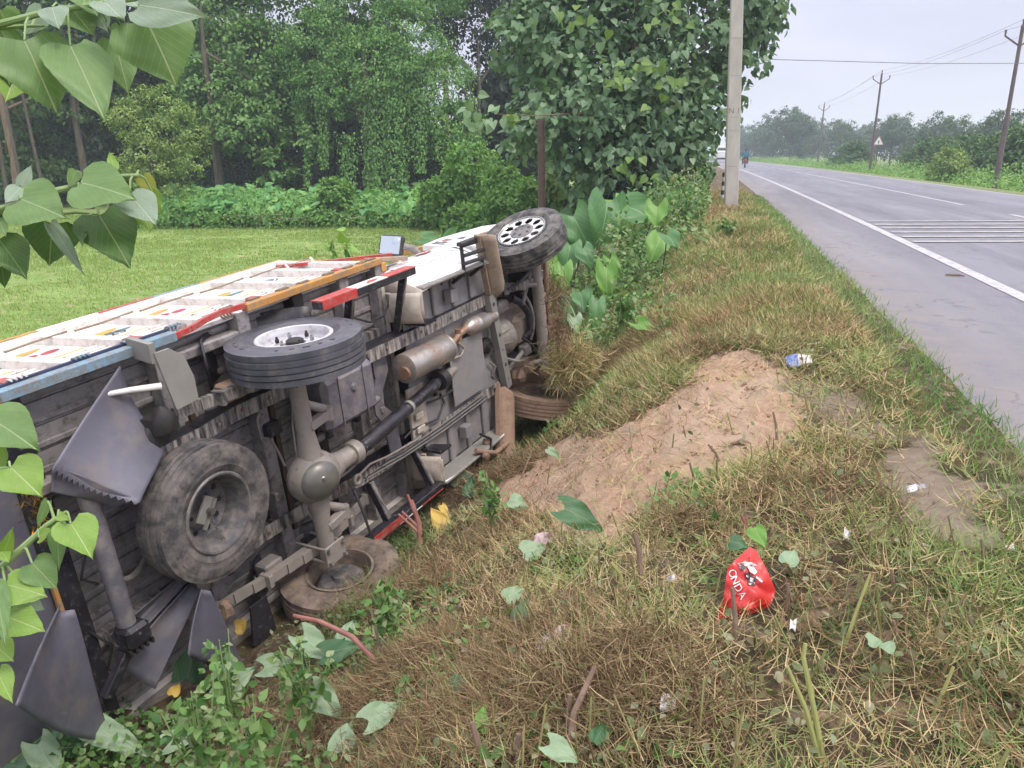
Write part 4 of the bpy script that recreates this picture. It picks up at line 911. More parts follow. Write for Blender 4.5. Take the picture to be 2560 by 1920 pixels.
for k, (cx_, cy_, cz_, r_) in enumerate([(3.05, .50, .0, .06), (3.2, -.2, .02, .05), (2.75, .42, .06, .05), (3.3, .1, .0, .06), (-.8, -.6, .10, .07), (-.72, .56, .1, .05), (2.3, .72, .0, .06), (2.0, .74, .02, .05), (3.22, .35, .0, .07), (-.84, -.52, .16, .07)]):
    q = MB().lathe([(0, -1), (.6, -.8), (1, -.1), (.8, .6), (0, .9)], n=10); q.v = [(cx_ + v[0] * r_ * (1 + .3 * math.sin(7 * v[1] + k)), cy_ + v[1] * r_ * 1.2, cz_ + v[2] * r_ * .8 * (1 + .25 * math.sin(5 * v[0] + k))) for v in q.v]; q.build('mud_clump', caked if k not in (4, 9) else m_grime_shade, TR, sm=True)
# ------------------------------------------------------------------ vegetation
L4 = (np.array([(0, 0, 0), (.30, .45, .07), (0, 1, -.06), (-.30, .45, .07)]), np.array([(0, 1, 2), (0, 2, 3)]))
LOV = (np.array([(0, 0, 0), (.26, .22, .05), (.33, .5, .06), (0, 1.05, -.1), (-.33, .5, .06), (-.26, .22, .05), (0, .5, -.02)]), np.array([(0, 1, 6), (1, 2, 6), (2, 3, 6), (3, 4, 6), (4, 5, 6), (5, 0, 6)]))
LHT = (np.array([(0, .06, 0), (.20, -.05, .04), (.40, .10, .07), (.43, .34, .06), (.25, .68, .0), (0, 1.05, -.12), (-.25, .68, .0), (-.43, .34, .06), (-.40, .10, .07), (-.20, -.05, .04), (0, .5, -.03)]), np.array([(0, 1, 10), (1, 2, 10), (2, 3, 10), (3, 4, 10), (4, 5, 10), (5, 6, 10), (6, 7, 10), (7, 8, 10), (8, 9, 10), (9, 0, 10)]))
BLADE = (np.array([(-.5, 0, 0), (.5, 0, 0), (-.35, .5, .06), (.35, .5, .06), (0, 1, .3)]), np.array([(0, 1, 3), (0, 3, 2), (2, 3, 4)]))
BL2 = (np.array([(-.5, 0, 0), (.5, 0, 0), (0, 1, .12)]), np.array([(0, 1, 2)]))
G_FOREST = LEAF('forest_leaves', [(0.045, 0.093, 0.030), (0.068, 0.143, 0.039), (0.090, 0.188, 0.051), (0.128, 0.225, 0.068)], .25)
G_DARK = LEAF('dark_forest_leaves', [(0.017, 0.033, 0.019), (0.024, 0.048, 0.024), (0.032, 0.060, 0.028)], .2)  # dark leaf tone; also paints the deep shadow in and under the wood
G_VINE = LEAF('vine_leaves', [(0.069, 0.166, 0.043), (0.108, 0.244, 0.058), (0.156, 0.321, 0.078), (0.225, 0.390, 0.098)], .25)
G_LIME = LEAF('lime_bush_leaves', [(0.105, 0.188, 0.045), (0.180, 0.285, 0.068), (0.255, 0.360, 0.090), (0.360, 0.450, 0.128)], .25)
G_BROAD = LEAF('broad_leaf_tree_leaves', [(0.082, 0.176, 0.055), (0.117, 0.254, 0.069), (0.176, 0.321, 0.088), (0.215, 0.360, 0.108)], .25)
G_SHRUB = LEAF('shrub_leaves', [(0.091, 0.215, 0.050), (0.141, 0.297, 0.066), (0.198, 0.380, 0.083), (0.281, 0.446, 0.099)], .3)
G_TARO = LEAF('taro_bed_leaves', [(0.094, 0.263, 0.094), (0.140, 0.356, 0.112), (0.206, 0.450, 0.140), (0.300, 0.544, 0.169)], .28)
G_POP = LEAF('roadside_tree_leaves', [(0.096, 0.182, 0.096), (0.131, 0.235, 0.122), (0.174, 0.287, 0.148), (0.235, 0.348, 0.182)], .3, .42, spec=.5)
G_POPL = LEAF('roadside_tree_young_leaves', [(.16, .27, .07), (.22, .34, .09)], .35, .42)
G_GRASS = LEAF('verge_grass', [(0.094, 0.188, 0.044), (0.138, 0.250, 0.062), (0.200, 0.312, 0.088), (0.250, 0.338, 0.112)], .3)
G_WEED = LEAF('weed_leaves', [(0.058, 0.143, 0.039), (0.098, 0.208, 0.052), (0.143, 0.273, 0.072), (0.221, 0.325, 0.117), (0.286, 0.338, 0.182)], .3)
G_FIELD = LEAF('field_grass', [(.20, .32, .08), (.26, .38, .10), (.33, .42, .125), (.38, .42, .16)], .3)
G_STRAW = LEAF('dry_straw', [(.20, .135, .07), (.36, .25, .125), (.52, .39, .21), (.62, .48, .28), (.36, .38, .15), (.24, .31, .10)], .15, .7, spec=.2)
G_ROOT = LEAF('matted_roots', [(.13, .08, .05), (.21, .135, .08), (.30, .20, .12)], .05, .85, spec=.1)
G_STALK = LEAF('stubble_stems', [(.24, .20, .09), (.34, .27, .14), (.28, .30, .11), (.20, .13, .08)], .05, .7, spec=.2)
G_FAR = LEAF('far_tree_leaves', [(0.046, 0.091, 0.039), (0.065, 0.124, 0.047), (0.091, 0.156, 0.058)], .2)
m_bark = M('tree_bark', (.13, .105, .085), (.07, .055, .045), 9, .9, bmp=.6, bd=.02, stretch=(1, 1, .25))
m_barkp = M('pale_slender_bark', (.24, .17, .12), (.15, .10, .075), 7, .9, bmp=.4, stretch=(1, 1, .25))
def crown_pts(ells, n, clump=36, spread=.2, shell=(.62, 1.04), low=-.75):
    """leaf positions and outward normals gathered in clumps over ellipsoids [(centre, radii)]"""
    vol = np.array([r[0] * r[1] * r[2] for _, r in ells]) ** .67; cnt = np.maximum(1, (n * vol / vol.sum() / clump).astype(int)); P = []; N = []; Q = []
    for (c, r), k in zip(ells, cnt):
        d = rdir(k); d[:, 2] = np.where(d[:, 2] < low, -d[:, 2], d[:, 2]); rad = rng.uniform(*shell, size=(k, 1)) ** .8
        cc = np.array(c) + d * rad * np.array(r); w = spread * (np.prod(r) ** (1 / 3)) * rng.uniform(.6, 1.35, (k, 1))
        p = np.repeat(cc, clump, 0) + rng.normal(size=(k * clump, 3)) * np.repeat(w, clump, 0) * np.array([1, 1, .62])
        P.append(p); N.append(np.repeat(d, clump, 0)); Q.append(np.repeat(rng.random(k), clump))
    global CQ; CQ = np.clip(.62 * np.concatenate(Q) + .38 * rng.random(sum(len(q_) for q_ in Q)), 0, 1)
    return np.concatenate(P), np.concatenate(N)
def leaf_mesh(name, P, N, size, mat, parent, tpl=L4, droop=.5, jit=.9, rv=None):
    n = len(P); nr = norm(N * .6 + np.array([0, 0, .75]) + rng.normal(size=(n, 3)) * .5 * jit)
    d = norm(rng.normal(size=(n, 3)) * jit + N * .45 + np.array([0, 0, -droop]))
    sc = size * rng.uniform(.65, 1.3, n)
    V, F, q = scatter(tpl[0], tpl[1], P, frames(d, nr), sc, rv)
    return npmesh(name, V, F, mat, parent, q)
def trunk_mesh(name, base, ells, h, r, mat, parent, limbs=6, lean=(0, 0), seed=0):
    rr = random.Random(seed); q = MB(); b = Vector(base); top = b + Vector((lean[0], lean[1], h)); pts = [b + (top - b) * t + Vector((rr.uniform(-.06, .06) * h * .15, rr.uniform(-.06, .06) * h * .15, 0)) * (0 < t < 1) for t in (0, .12, .3, .5, .75, 1)]
    q.tube(pts, [r * 1.35, r, r * .88, r * .75, r * .5, r * .2], 9)
    for i in range(min(limbs, len(ells))):
        c = Vector(ells[i][0]); t = rr.uniform(.4, .8); s = b + (top - b) * t
        q.tube([s, s + (c - s) * .5 + Vector((0, 0, .06 * h * rr.uniform(0, 1))), c], [r * .42, r * .25, r * .06], 6)
    return q.build(name, mat, parent, sm=True)
def tree(name, label, base, ells, n, size, mat, th, tr, group=None, tpl=L4, bark=None, clump=36, spread=.2, cat_='tree', droop=.5, lean=(0, 0), shell=(.62, 1.04), seed=0):
    """ells relative to base"""
    T = empty(name, tuple(base)); tag(T, label, cat_, group)
    if th: trunk_mesh('trunk', (0, 0, 0), ells, th, tr, bark or m_bark, T, lean=lean, seed=seed)
    P, N = crown_pts(ells, n, clump, spread, shell); leaf_mesh('crown', P, N, size, mat, T, tpl, droop, .65, CQ); return T
def px_ell(pxs, base, zlo=None):
    """crown lobes from (px, py, radius px, depth)"""
    out = []
    for a, b_, r, dep in pxs:
        c = at_depth(a, b_, dep) - np.array(base); k = r * dep / FPX; out.append((c, (k, k * .95, k * .9)))
    return out
def copy_tree(o, loc, rz, sc, label, parent=None):
    c = o.copy(); COL.objects.link(c); c.parent = parent; c.location = loc; c.rotation_euler = (0, 0, rz); c.scale = (sc, sc, sc)
    if label: c['label'] = label
    for ch in list(o.children):
        k = ch.copy(); COL.objects.link(k); k.parent = c
    return c
ZF = -1.62
# ---- woods behind the field
def wbase(px, dep):
    p = at_depth(px, 560, dep); p[2] = ZF; return p
b0 = wbase(560, 38); tree('broad_leaf_tree', 'tall broad-leaved tree with drooping tiers left of the vine-covered tree', b0, px_ell([(470, 120, 95, 38), (560, 40, 120, 38.5), (640, 150, 110, 38), (540, 240, 110, 37.5), (620, 330, 90, 37), (700, 260, 100, 37.5), (760, 360, 60, 36.5), (690, 420, 50, 36.3), (660, -120, 200, 39), (500, 330, 70, 38)], b0), 40000, .20, G_BROAD, 9.5, .22, clump=30, spread=.12, tpl=LOV, seed=1)
b0 = wbase(930, 37); VT = empty('vine_covered_tree', tuple(b0)); tag(VT, 'broad tree smothered in hanging green creeper behind the field', 'tree')
ve = px_ell([(800, 130, 100, 36.5), (900, 60, 110, 37), (1010, 110, 110, 37), (1090, 220, 100, 36.5), (1130, 330, 80, 36), (960, 200, 110, 36), (820, 230, 90, 36.3), (720, 170, 60, 36.8), (1040, -60, 130, 38), (1170, 410, 60, 35.5)], b0)
trunk_mesh('trunk', (0, 0, 0), ve, 7.5, .3, m_bark, VT, limbs=9, seed=2)
P, N = crown_pts(ve, 46000, 40, .12, (.72, 1.03)); leaf_mesh('crown', P, N, .155, G_VINE, VT, L4, .7, .6, CQ)
dr = []; dn = []
for a, b1, b2, dep, w in [(760, 200, 330, 36, 16), (800, 150, 420, 35.6, 20), (840, 200, 300, 35.5, 18), (900, 160, 250, 35.3, 20), (950, 130, 470, 35.2, 30), (985, 180, 475, 35, 28), (925, 240, 470, 35.4, 26), (1010, 200, 465, 35.2, 24), (870, 330, 470, 35.6, 30), (1050, 220, 430, 35, 26), (1090, 260, 400, 35, 24), (1130, 300, 440, 35, 28), (770, 330, 470, 35.8, 14), (1005, 400, 480, 35, 8), (1160, 350, 450, 34.6, 26), (880, 60, 200, 35.6, 30), (950, 60, 180, 35.6, 30), (1020, 90, 260, 35.4, 30), (820, 90, 220, 35.8, 28), (1080, 150, 300, 35.4, 26)]:
    m = int((b2 - b1) * w * .17); u = rng.uniform(0, 1, m); top = at_depth(a, b1, dep); bot = at_depth(a + rng.uniform(-10, 10), b2, dep); r_ = w * dep / FPX
    ang = rng.uniform(0, 2 * math.pi, m); k = (1 - .45 * u)[:, None]
    o_ = np.stack([np.cos(ang), np.sin(ang), np.zeros(m)], -1); dr.append(top + (bot - top) * u[:, None] + o_ * r_ * k * rng.uniform(.4, 1.1, (m, 1)) - b0); dn.append(norm(o_ + np.array([0, -.4, .3])))
leaf_mesh('hanging_creeper', np.concatenate(dr), np.concatenate(dn), .14, G_VINE, VT, L4, 1.2, .5)
b0 = wbase(400, 33); tree('lime_bush', 'tall rounded bush with lime green top at the edge of the field', b0, px_ell([(330, 300, 65, 33), (400, 270, 60, 33), (440, 340, 75, 32.5), (380, 400, 75, 32.5), (340, 470, 65, 33), (430, 470, 60, 32.5), (470, 410, 50, 32.5), (390, 520, 70, 32.5)], b0), 14000, .13, G_LIME, 3.5, .12, cat_='bush', clump=36, spread=.13)
for i, (px, dep, lobes, lab) in enumerate([(60, 40, [(20, 120, 120), (110, 60, 130), (150, 230, 100), (30, 280, 90), (90, 380, 80), (20, 430, 80), (60, -120, 200)], 'slim-trunked tree at the left end of the wood'), (230, 42, [(200, 120, 120), (280, 40, 130), (290, 200, 100), (200, 330, 100), (270, 400, 90), (160, 420, 80), (250, -140, 200)], 'dark tree between the slim-trunked tree and the lime bush'), (1200, 46, [(1080, 30, 70), (1200, 60, 110), (1280, 160, 110), (1230, 260, 90), (1120, 60, 60), (1320, 40, 120), (1250, -120, 180), (1280, 350, 80), (1220, 330, 70)], 'dark blue-green tree behind the coconut palm'), (430, 47, [(360, 60, 140), (480, 100, 130), (440, 240, 120), (380, 350, 110), (420, -160, 240)], 'dark tree rising behind the lime bush')]):
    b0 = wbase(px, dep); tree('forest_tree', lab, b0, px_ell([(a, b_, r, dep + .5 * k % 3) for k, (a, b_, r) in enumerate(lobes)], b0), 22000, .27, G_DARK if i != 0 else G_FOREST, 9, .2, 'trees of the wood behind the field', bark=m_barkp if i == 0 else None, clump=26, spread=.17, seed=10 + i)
for i, (a, lean_) in enumerate(((30, .25), (70, -.1), (125, -.45))):
    p = wbase(a, 38 + i); o = MB().tube([(0, 0, 0), (lean_ * .4, 0, 3), (lean_, 0, 7.5)], [.10, .08, .06], 8).build('slender_trunk', m_bark, None, sm=True, loc=tuple(p)); tag(o, ['slender trunk leaning right at the left end of the wood', 'slender upright trunk at the left end of the wood', 'slender orange-brown trunk leaning left at the wood edge'][i], 'tree trunk')
# leaf mass deep inside the wood, coloured dark to paint its deep shadow
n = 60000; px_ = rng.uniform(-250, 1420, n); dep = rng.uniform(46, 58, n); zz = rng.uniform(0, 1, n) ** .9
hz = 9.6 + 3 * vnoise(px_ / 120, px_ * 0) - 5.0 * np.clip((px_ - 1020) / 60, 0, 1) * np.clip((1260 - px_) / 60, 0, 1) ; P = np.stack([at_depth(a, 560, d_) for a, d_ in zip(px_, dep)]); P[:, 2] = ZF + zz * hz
o = leaf_mesh('wood_interior', P, np.repeat([[0, -.8, .4]], n, 0), .60, G_DARK, None, L4, .4); tag(o, 'thicket filling the depth of the wood, its deep shadow put in as dark leaf colour', 'thicket', kind='stuff')
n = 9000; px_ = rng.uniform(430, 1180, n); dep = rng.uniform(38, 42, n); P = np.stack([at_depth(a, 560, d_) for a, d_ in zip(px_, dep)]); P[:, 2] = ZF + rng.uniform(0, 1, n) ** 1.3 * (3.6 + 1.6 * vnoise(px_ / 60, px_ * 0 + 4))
o = leaf_mesh('wood_undergrowth', P, np.repeat([[0, -.8, .4]], n, 0), .22, G_DARK, None, L4, .4); tag(o, 'shaded undergrowth below the vine-covered tree', 'undergrowth', kind='stuff')  # dark leaf colour stands in for the deep shadow under the tree
# coconut palm
b0 = wbase(1125, 43); PT = empty('coconut_palm', tuple(b0)); tag(PT, 'coconut palm with hanging fronds against the sky gap', 'palm')
hd = at_depth(1112, 140, 43) - b0; MB().tube([(0, 0, 0), (hd[0] * .5, hd[1] * .5, hd[2] * .5), tuple(hd)], [.2, .16, .13], 10).build('trunk', m_barkp, PT, sm=True)
G_PALM = LEAF('palm_fronds', [(.05, .08, .045), (.08, .11, .06)], .2)
for k in range(11):
    a = k * 2 * math.pi / 11 + .2; dx = np.array([math.cos(a), math.sin(a), 0]); L = 2.6; s = np.linspace(0, 1, 34)
    mid = hd + dx * (L * .8 * s)[:, None] + np.array([0, 0, 1.0]) * (.9 * s - 2.6 * s * s)[:, None]
    t_ = norm(np.gradient(mid, axis=0)); side = norm(np.cross(t_, [0, 0, 1])); P = np.concatenate([mid, mid]); sd_ = np.concatenate([side, -side]); dd = norm(sd_ * .8 + np.concatenate([t_, t_]) * .5 + np.array([0, 0, -.75]))
    V, F, q = scatter(BL2[0] * np.array([.06, 1, 1]), BL2[1], P, frames(dd, np.repeat([[0, 0, 1.0]], len(dd), 0)), .75 * np.concatenate([np.sin(math.pi * (.12 + .86 * s))] * 2) + .1)
    V2, F2, q2 = scatter(BL2[0] * np.array([.05, 1, 0]), BL2[1], mid[:-1], frames(t_[:-1], np.repeat([[0, 0, 1.0]], 33, 0)), np.full(33, .16))
    v, f, qq = cat((V, F, q), (V2, F2, q2)); npmesh('frond', v, f, G_PALM, PT, qq)
# taro bed and shrubs between field and wood
n = 5200; px_ = rng.uniform(340, 1290, n); dep = rng.uniform(31, 36.5, n); P = np.stack([at_depth(a, 560, d_) for a, d_ in zip(px_, dep)])
top = (.95 + .5 * (dep - 31) / 5) * (1 + .35 * vnoise(px_ / 45, px_ * 0 + 2)); P[:, 2] = ZF + top * rng.uniform(.45, 1, n)
o = leaf_mesh('taro_bed', P, np.repeat([[0, -.7, .5]], n, 0), .42, G_TARO, None, LHT, .9, .55); tag(o, 'bed of pointed taro leaves along the far edge of the field', 'taro bed', kind='stuff')
n = 16000; px_ = rng.uniform(330, 1330, n); dep = rng.uniform(30.2, 33.5, n); P = np.stack([at_depth(a, 560, d_) for a, d_ in zip(px_, dep)]); P[:, 2] = ZF + rng.uniform(0, 1, n) * (.75 + .75 * vnoise(px_ / 38, px_ * 0 + 6) + .25 * (dep - 30))
o = leaf_mesh('hedge_creeper', P, np.repeat([[0, -.7, .5]], n, 0), .13, G_SHRUB, None, L4, .5); tag(o, 'low tangle of creeper in front of the taro bed', 'creeper', kind='stuff')
sh_mesh = None
for i, (a, b_, r, dep, lab) in enumerate([(1180, 420, 70, 29, 'bright green shrub left of the rusty post'), (1130, 470, 50, 29, 'small round shrub at the foot of the wood'), (1260, 470, 65, 27, 'shrub just behind the rusty post'), (1090, 480, 40, 30, 'low shrub beside the taro bed'), (1420, 450, 70, 24, 'yellow-green shrub between post and roadside tree'), (1330, 500, 60, 25, 'spreading shrub behind the truck wheel'), (1230, 540, 60, 24, 'scrubby bush beyond the cab mirror'), (840, 480, 40, 31, 'leafy bush sticking out of the taro bed'), (1160, 550, 45, 27, 'low bush at the field corner')]):
    c = at_depth(a, b_, dep); b0 = np.array([c[0], c[1], float(height(c[0], c[1]))]); k = r * dep / FPX; hh = c[2] - b0[2]
    tree('shrub', lab, b0, [((0, 0, hh), (k, k, k * .8)), ((k * .6, 0, hh * .55), (k * .8, k * .7, max(.3, hh * .5))), ((-k * .6, .2, hh * .5), (k * .8, k * .7, max(.3, hh * .5)))], 4200, .17, G_SHRUB if i not in (4,) else G_LIME, max(.5, hh), .05, 'shrubs between field and road', cat_='shrub', clump=14, spread=.11)
fence = M('weathered_bamboo', (.30, .25, .19), (.2, .16, .12), 8, .85)
for k, (xa, xb, y_) in enumerate(((560, 700, 540), (640, 760, 548), (1000, 1180, 548), (870, 905, 545))):
    p, q_ = at_depth(xa, y_, 30.6), at_depth(xb, y_ - 4, 30.4); o = MB().tube([p, (p + q_) / 2 + np.array([0, 0, -.03]), q_], .022, 6).build('bamboo_rail', fence); tag(o, ['long bamboo rail left end of the field fence', 'second bamboo rail of the field fence', 'bamboo rail of the field fence behind the cab', 'short bamboo rail of the field fence'][k], 'fence rail')
    for e_ in (p, q_): MB().tube([(e_[0], e_[1], ZF), tuple(e_ + np.array([0, 0, .08]))], .02, 6).build('fence_stake', fence, o)
# ---- roadside tree with heart-shaped leaves
b0 = at_depth(1547, 560, 20.8); b0[2] = float(height(b0[0], b0[1])) - .05
RTR = empty('roadside_tree', tuple(b0)); tag(RTR, 'leafy roadside tree with large heart-shaped leaves beside the concrete pole', 'tree')
pe = px_ell([(1340, 110, 125, 20.2), (1450, 60, 150, 20), (1600, 70, 150, 20.4), (1480, 210, 150, 19.8), (1620, 210, 140, 20.2), (1400, 300, 115, 19.6), (1330, 330, 90, 19.4), (1520, 330, 140, 19.8), (1650, 330, 125, 20.2), (1740, 260, 105, 20.6), (1760, 110, 120, 20.8), (1850, 40, 95, 21), (1910, 20, 75, 20.8), (1860, 120, 75, 21), (1800, 200, 70, 21), (1500, 420, 100, 19.8), (1620, 420, 100, 20.2), (1710, 390, 80, 20.6), (1500, -150, 260, 20.6), (1720, -150, 220, 20.8), (1560, -400, 220, 20.6)], b0)
tk = MB(); tk.tube([(0, 0, 0), (.05, .05, 1.2), (.1, 0, 2.6), (.2, .1, 4.5), (.3, .1, 6.8)], [.24, .2, .17, .12, .04], 10)
for i, (c, r) in enumerate(pe):
    s = Vector((.1, .05, min(max(.9, c[2] * .55), 5.5))); c_ = Vector(c); tk.tube([s, s + (c_ - s) * .5 + Vector((0, 0, .1)), c_], [.04, .025, .008], 6)
tk.build('trunk', m_bark, RTR, sm=True)
P, N = crown_pts(pe, 24000, 12, .15, (.4, 1.06), low=-.95)
leaf_mesh('crown', P, N, .19, G_POP, RTR, LHT, .9, .75, CQ)
me_l = bpy.data.meshes.new('leaf'); me_l.from_pydata([tuple(v * .25) for v in LHT[0]], [], [tuple(map(int, f)) for f in LHT[1]]); me_l.update(); me_l.materials.append(G_POPL)
a_ = me_l.attributes.new('rnd', 'FLOAT', 'POINT'); a_.data.foreach_set('value', [.4] * len(me_l.vertices))
me_l2 = me_l.copy(); me_l2.materials.clear(); me_l2.materials.append(G_POP); me_l2.attributes['rnd'].data.foreach_set('value', [.85] * 11)
fp = [(1440, 45, 60, 40), (1660, 40, 55, 40), (1545, 210, 40, 25), (1680, 215, 50, 35), (1590, 415, 55, 35), (1275, 590 / 2.0, 10, 10), (1610, 170, 40, 40), (1190, 275, 45, 28), (1230, 290, 40, 25)]
for a, b_, w, h_ in fp:
    for k in range(9):
        p = at_depth(a + rng.normal() * w * .55, b_ + rng.normal() * h_ * .55, 18.0 + rng.uniform(-.2, .3)) - b0
        o = bpy.data.objects.new('leaf', me_l if (a, b_) not in ((1190, 275), (1230, 290)) else me_l2); link(o, RTR); d_ = norm(rng.normal(size=3) * .7 + np.array([0, -.3, -.7])); n_ = norm(np.array([.1, -.8, .55]) + rng.normal(size=3) * .3)
        fr = frames(d_[None], n_[None])[0]; o.matrix_local = Matrix([[*fr[i], p[i]] for i in range(3)] + [[0, 0, 0, 1]])
for k in range(130):        # the nearest leaves of the crown, one by one
    c, r = pe[rng.integers(0, 14)]; dd = np.array([rng.uniform(-1, 1), -1.0, rng.uniform(-.8, .9)]); dd = dd / np.linalg.norm(dd); p = np.array(c) + dd * np.array(r) * rng.uniform(.95, 1.12)
    o = bpy.data.objects.new('leaf', me_l2); link(o, RTR); d_ = norm(rng.normal(size=3) * .6 + np.array([0, -.3, -.8])); n_ = norm(np.array([.05, -.7, .6]) + rng.normal(size=3) * .35); fr = frames(d_[None], n_[None])[0] * rng.uniform(.8, 1.15); o.matrix_local = Matrix([[*fr[i], p[i]] for i in range(3)] + [[0, 0, 0, 1]])
tw = at_depth(1240, 285, 18.2) - b0; MB().tube([(.0, 0, 3.2), tuple(tw + np.array([.9, 0, -.05])), tuple(tw)], [.03, .016, .006], 6).build('long_twig', m_barkp, RTR, sm=True)
n = 5200; u = rng.uniform(0, 1, n); ang = rng.uniform(0, 2 * math.pi, n); rad = (.85 - .3 * u) * rng.uniform(.5, 1.15, n); P = np.stack([.05 + np.cos(ang) * rad, np.sin(ang) * rad, u * 3.4], -1); leaf_mesh('trunk_creeper', P, np.stack([np.cos(ang), np.sin(ang), ang * 0 + .3], -1), .17, G_DARK, RTR, LOV, 1.0, .5)
# ---- trees beyond the road
far = []
for v in range(3):
    ells = [((rng.uniform(-2.2, 2.2), rng.uniform(-2, 2), rng.uniform(3.2, 7.4)), (rng.uniform(1.4, 2.2),) * 2 + (rng.uniform(1.1, 1.7),)) for _ in range(9)] + [((x_, 0, 2.2), (1.7, 1.7, 1.7)) for x_ in (-1.6, 0, 1.8)]
    far.append(tree('far_tree', 'hazy far tree', (0, 0, 0), ells, 7000, .34, G_FAR, 6, .2, 'hazy trees beyond the road', clump=26, spread=.2, seed=30 + v))
spots = []
k = 0
for px, dep, hs in [(1885, 190, 10.5), (1930, 165, 11.5), (1975, 150, 11.5), (2015, 170, 11), (2045, 190, 11), (2090, 160, 9.5), (2130, 140, 8.5), (2175, 150, 9), (2225, 125, 8.5), (2270, 140, 10), (2315, 110, 8.2), (2365, 120, 8), (2410, 95, 7.2), (2455, 105, 8), (2500, 90, 7.5), (2550, 95, 7.5), (2610, 85, 7.5), (1850, 230, 11), (1900, 240, 12), (2000, 220, 11), (2150, 200, 10), (2350, 160, 9)]:
    p = at_depth(px, 395, dep); z = float(height(p[0], p[1])); spots.append((p[0], p[1], z, hs / 9.0, px))
def lab_far(px): return 'hazy far tree where the road disappears' if px < 1960 else 'hazy far tree on the road side of the farthest line pole' if px < 2040 else 'hazy far tree behind the farthest line pole' if px < 2060 else 'hazy far tree between the farthest line pole and the warning sign' if px < 2160 else 'hazy far tree behind the warning sign' if px < 2260 else 'hazy far tree behind the dark verge bushes' if px < 2440 else 'hazy far tree behind the nearest line pole'
for i, (x_, y_, z_, s_, px) in enumerate(spots):
    o = far[i] if i < 3 else copy_tree(far[i % 3], (0, 0, 0), 0, 1, None)
    o['label'] = lab_far(px); o.location = (x_, y_, z_); o.rotation_euler = (0, 0, i * 1.9); o.scale = (s_ * 1.05, s_ * 1.05, s_)
bsh = tree('roadside_bush', 'x', (0, 0, 0), [((0, 0, 1.5), (1.7, 1.6, 1.3)), ((1.2, .3, 1.0), (1.2, 1.1, 1.0)), ((-1.3, -.2, .9), (1.3, 1.1, .9)), ((.2, 0, 2.4), (1.0, 1.0, .8))], 5200, .26, G_FOREST, 1.5, .08, 'bushes along the far verge', cat_='bush', clump=24, spread=.2)
bs = [(2130, 82, 1.0, 'dark'), (2330, 62, 1.05, 'dark'), (2380, 58, 1.0, 'dark'), (2430, 50, 1.0, 'dark'), (2520, 46, 1.1, 'dark'), (2580, 44, 1.2, 'dark'), (2290, 70, .8, 'dark')]
for i, (px, dep, s_, _) in enumerate(bs):
    p = at_depth(px, 400, dep); z = float(height(p[0], p[1])); o = bsh if i == 0 else copy_tree(bsh, (0, 0, 0), 0, 1, None)
    o['label'] = ['round dark bush left of the warning sign', 'dark bush behind the warning sign', 'broad dark bush next to the lime shrub', 'dark bush just right of the lime shrub', 'dark bush at the foot of the nearest far-side pole', 'large dark bush beyond the nearest far-side pole', 'dark bush a little right of the warning sign'][i]
    o.location = (p[0], p[1], z - .1); o.rotation_euler = (0, 0, i * 1.3); o.scale = (s_,) * 3
p = at_depth(2375, 415, 41); tree('lime_shrub', 'pale green feathery shrub on the far verge', (p[0], p[1], float(height(p[0], p[1])) - .05), [((0, 0, 1.0), (.85, .8, .8)), ((.5, 0, .6), (.6, .6, .5)), ((-.5, 0, .6), (.6, .6, .5))], 3000, .15, G_LIME, 1.0, .04, cat_='shrub', clump=20)
n = 30000; y_ = 24 + 190 * rng.random(n) ** 1.6; x_ = 11.3 + rng.random(n) ** .7 * 4.5; P = np.stack([x_ + off(y_), y_, np.zeros(n)], -1); hh = (.25 + .8 * np.clip((x_ - 11.5) / 2.5, 0, 1)) * (1 + 1.1 * vnoise(y_ / 2.5, x_)) ; P[:, 2] = height(P[:, 0], P[:, 1]) + np.clip(hh, .1, 2) * rng.random(n)
o = leaf_mesh('verge_growth', P, np.repeat([[0, -.5, .7]], n, 0), .16, G_SHRUB, None, L4, .3); tag(o, 'rank green growth along the far verge of the road', 'undergrowth', kind='stuff')
# ------------------------------------------------------------------ verge, slope and field cover
def zpts(n, x0, x1, y0, y1, py=1.0):
    """random ground points, denser towards y0"""
    y_ = y0 + (y1 - y0) * rng.random(n) ** py; x_ = rng.uniform(x0, x1, n); return x_ + off(y_), y_
def bare(x_, y_): return np.maximum(sdist(x_, y_, SOIL, .05), np.maximum(sdist(x_, y_, SAND, .04), .7 * sdist(x_, y_, SAND2, .05)))
def lay(x_, y_, lift=0.0): return np.stack([x_, y_, height(x_, y_) + lift], -1)
def strands(name, x_, y_, L, W, mat, label, cat_, tilt=(.05, .5), lift=(.0, .05), tpl=BLADE, rv=None):
    n = len(x_); P = lay(x_, y_, rng.uniform(*lift, n)); a = rng.uniform(0, 2 * math.pi, n); t_ = rng.uniform(*tilt, n)
    d = np.stack([np.cos(a) * np.cos(t_), np.sin(a) * np.cos(t_), np.sin(t_)], -1); nr = norm(np.array([0, 0, 1.0]) + rng.normal(size=(n, 3)) * .45)
    nr = np.where((np.abs((d * nr).sum(-1)) > .95)[:, None], nr + np.array([.7, .2, 0]), nr)
    if rv is None: rv = np.clip(.5 + 1.1 * fbm(x_ * 2.2 + 11, y_ * 2.2, 3) + .35 * rng.normal(size=n), 0, 1)
    l = rng.uniform(.6, 1.3, n) * L; w = rng.uniform(.7, 1.3, n) * W
    V, F, q = scatter(tpl[0], tpl[1], P, frames(d, nr), np.stack([w, l, l], -1), rv)
    o = npmesh(name, V, F, mat, None, q); tag(o, label, cat_, kind='stuff'); return o
BGP = gpx(1855, 1530)
def keep(x_, y_, p):
    k = (rng.random(len(x_)) < p) & (((x_ - BGP[0] - .0) / .11) ** 2 + ((y_ - BGP[1] - .03) / .13) ** 2 > 1); return x_[k], y_[k]
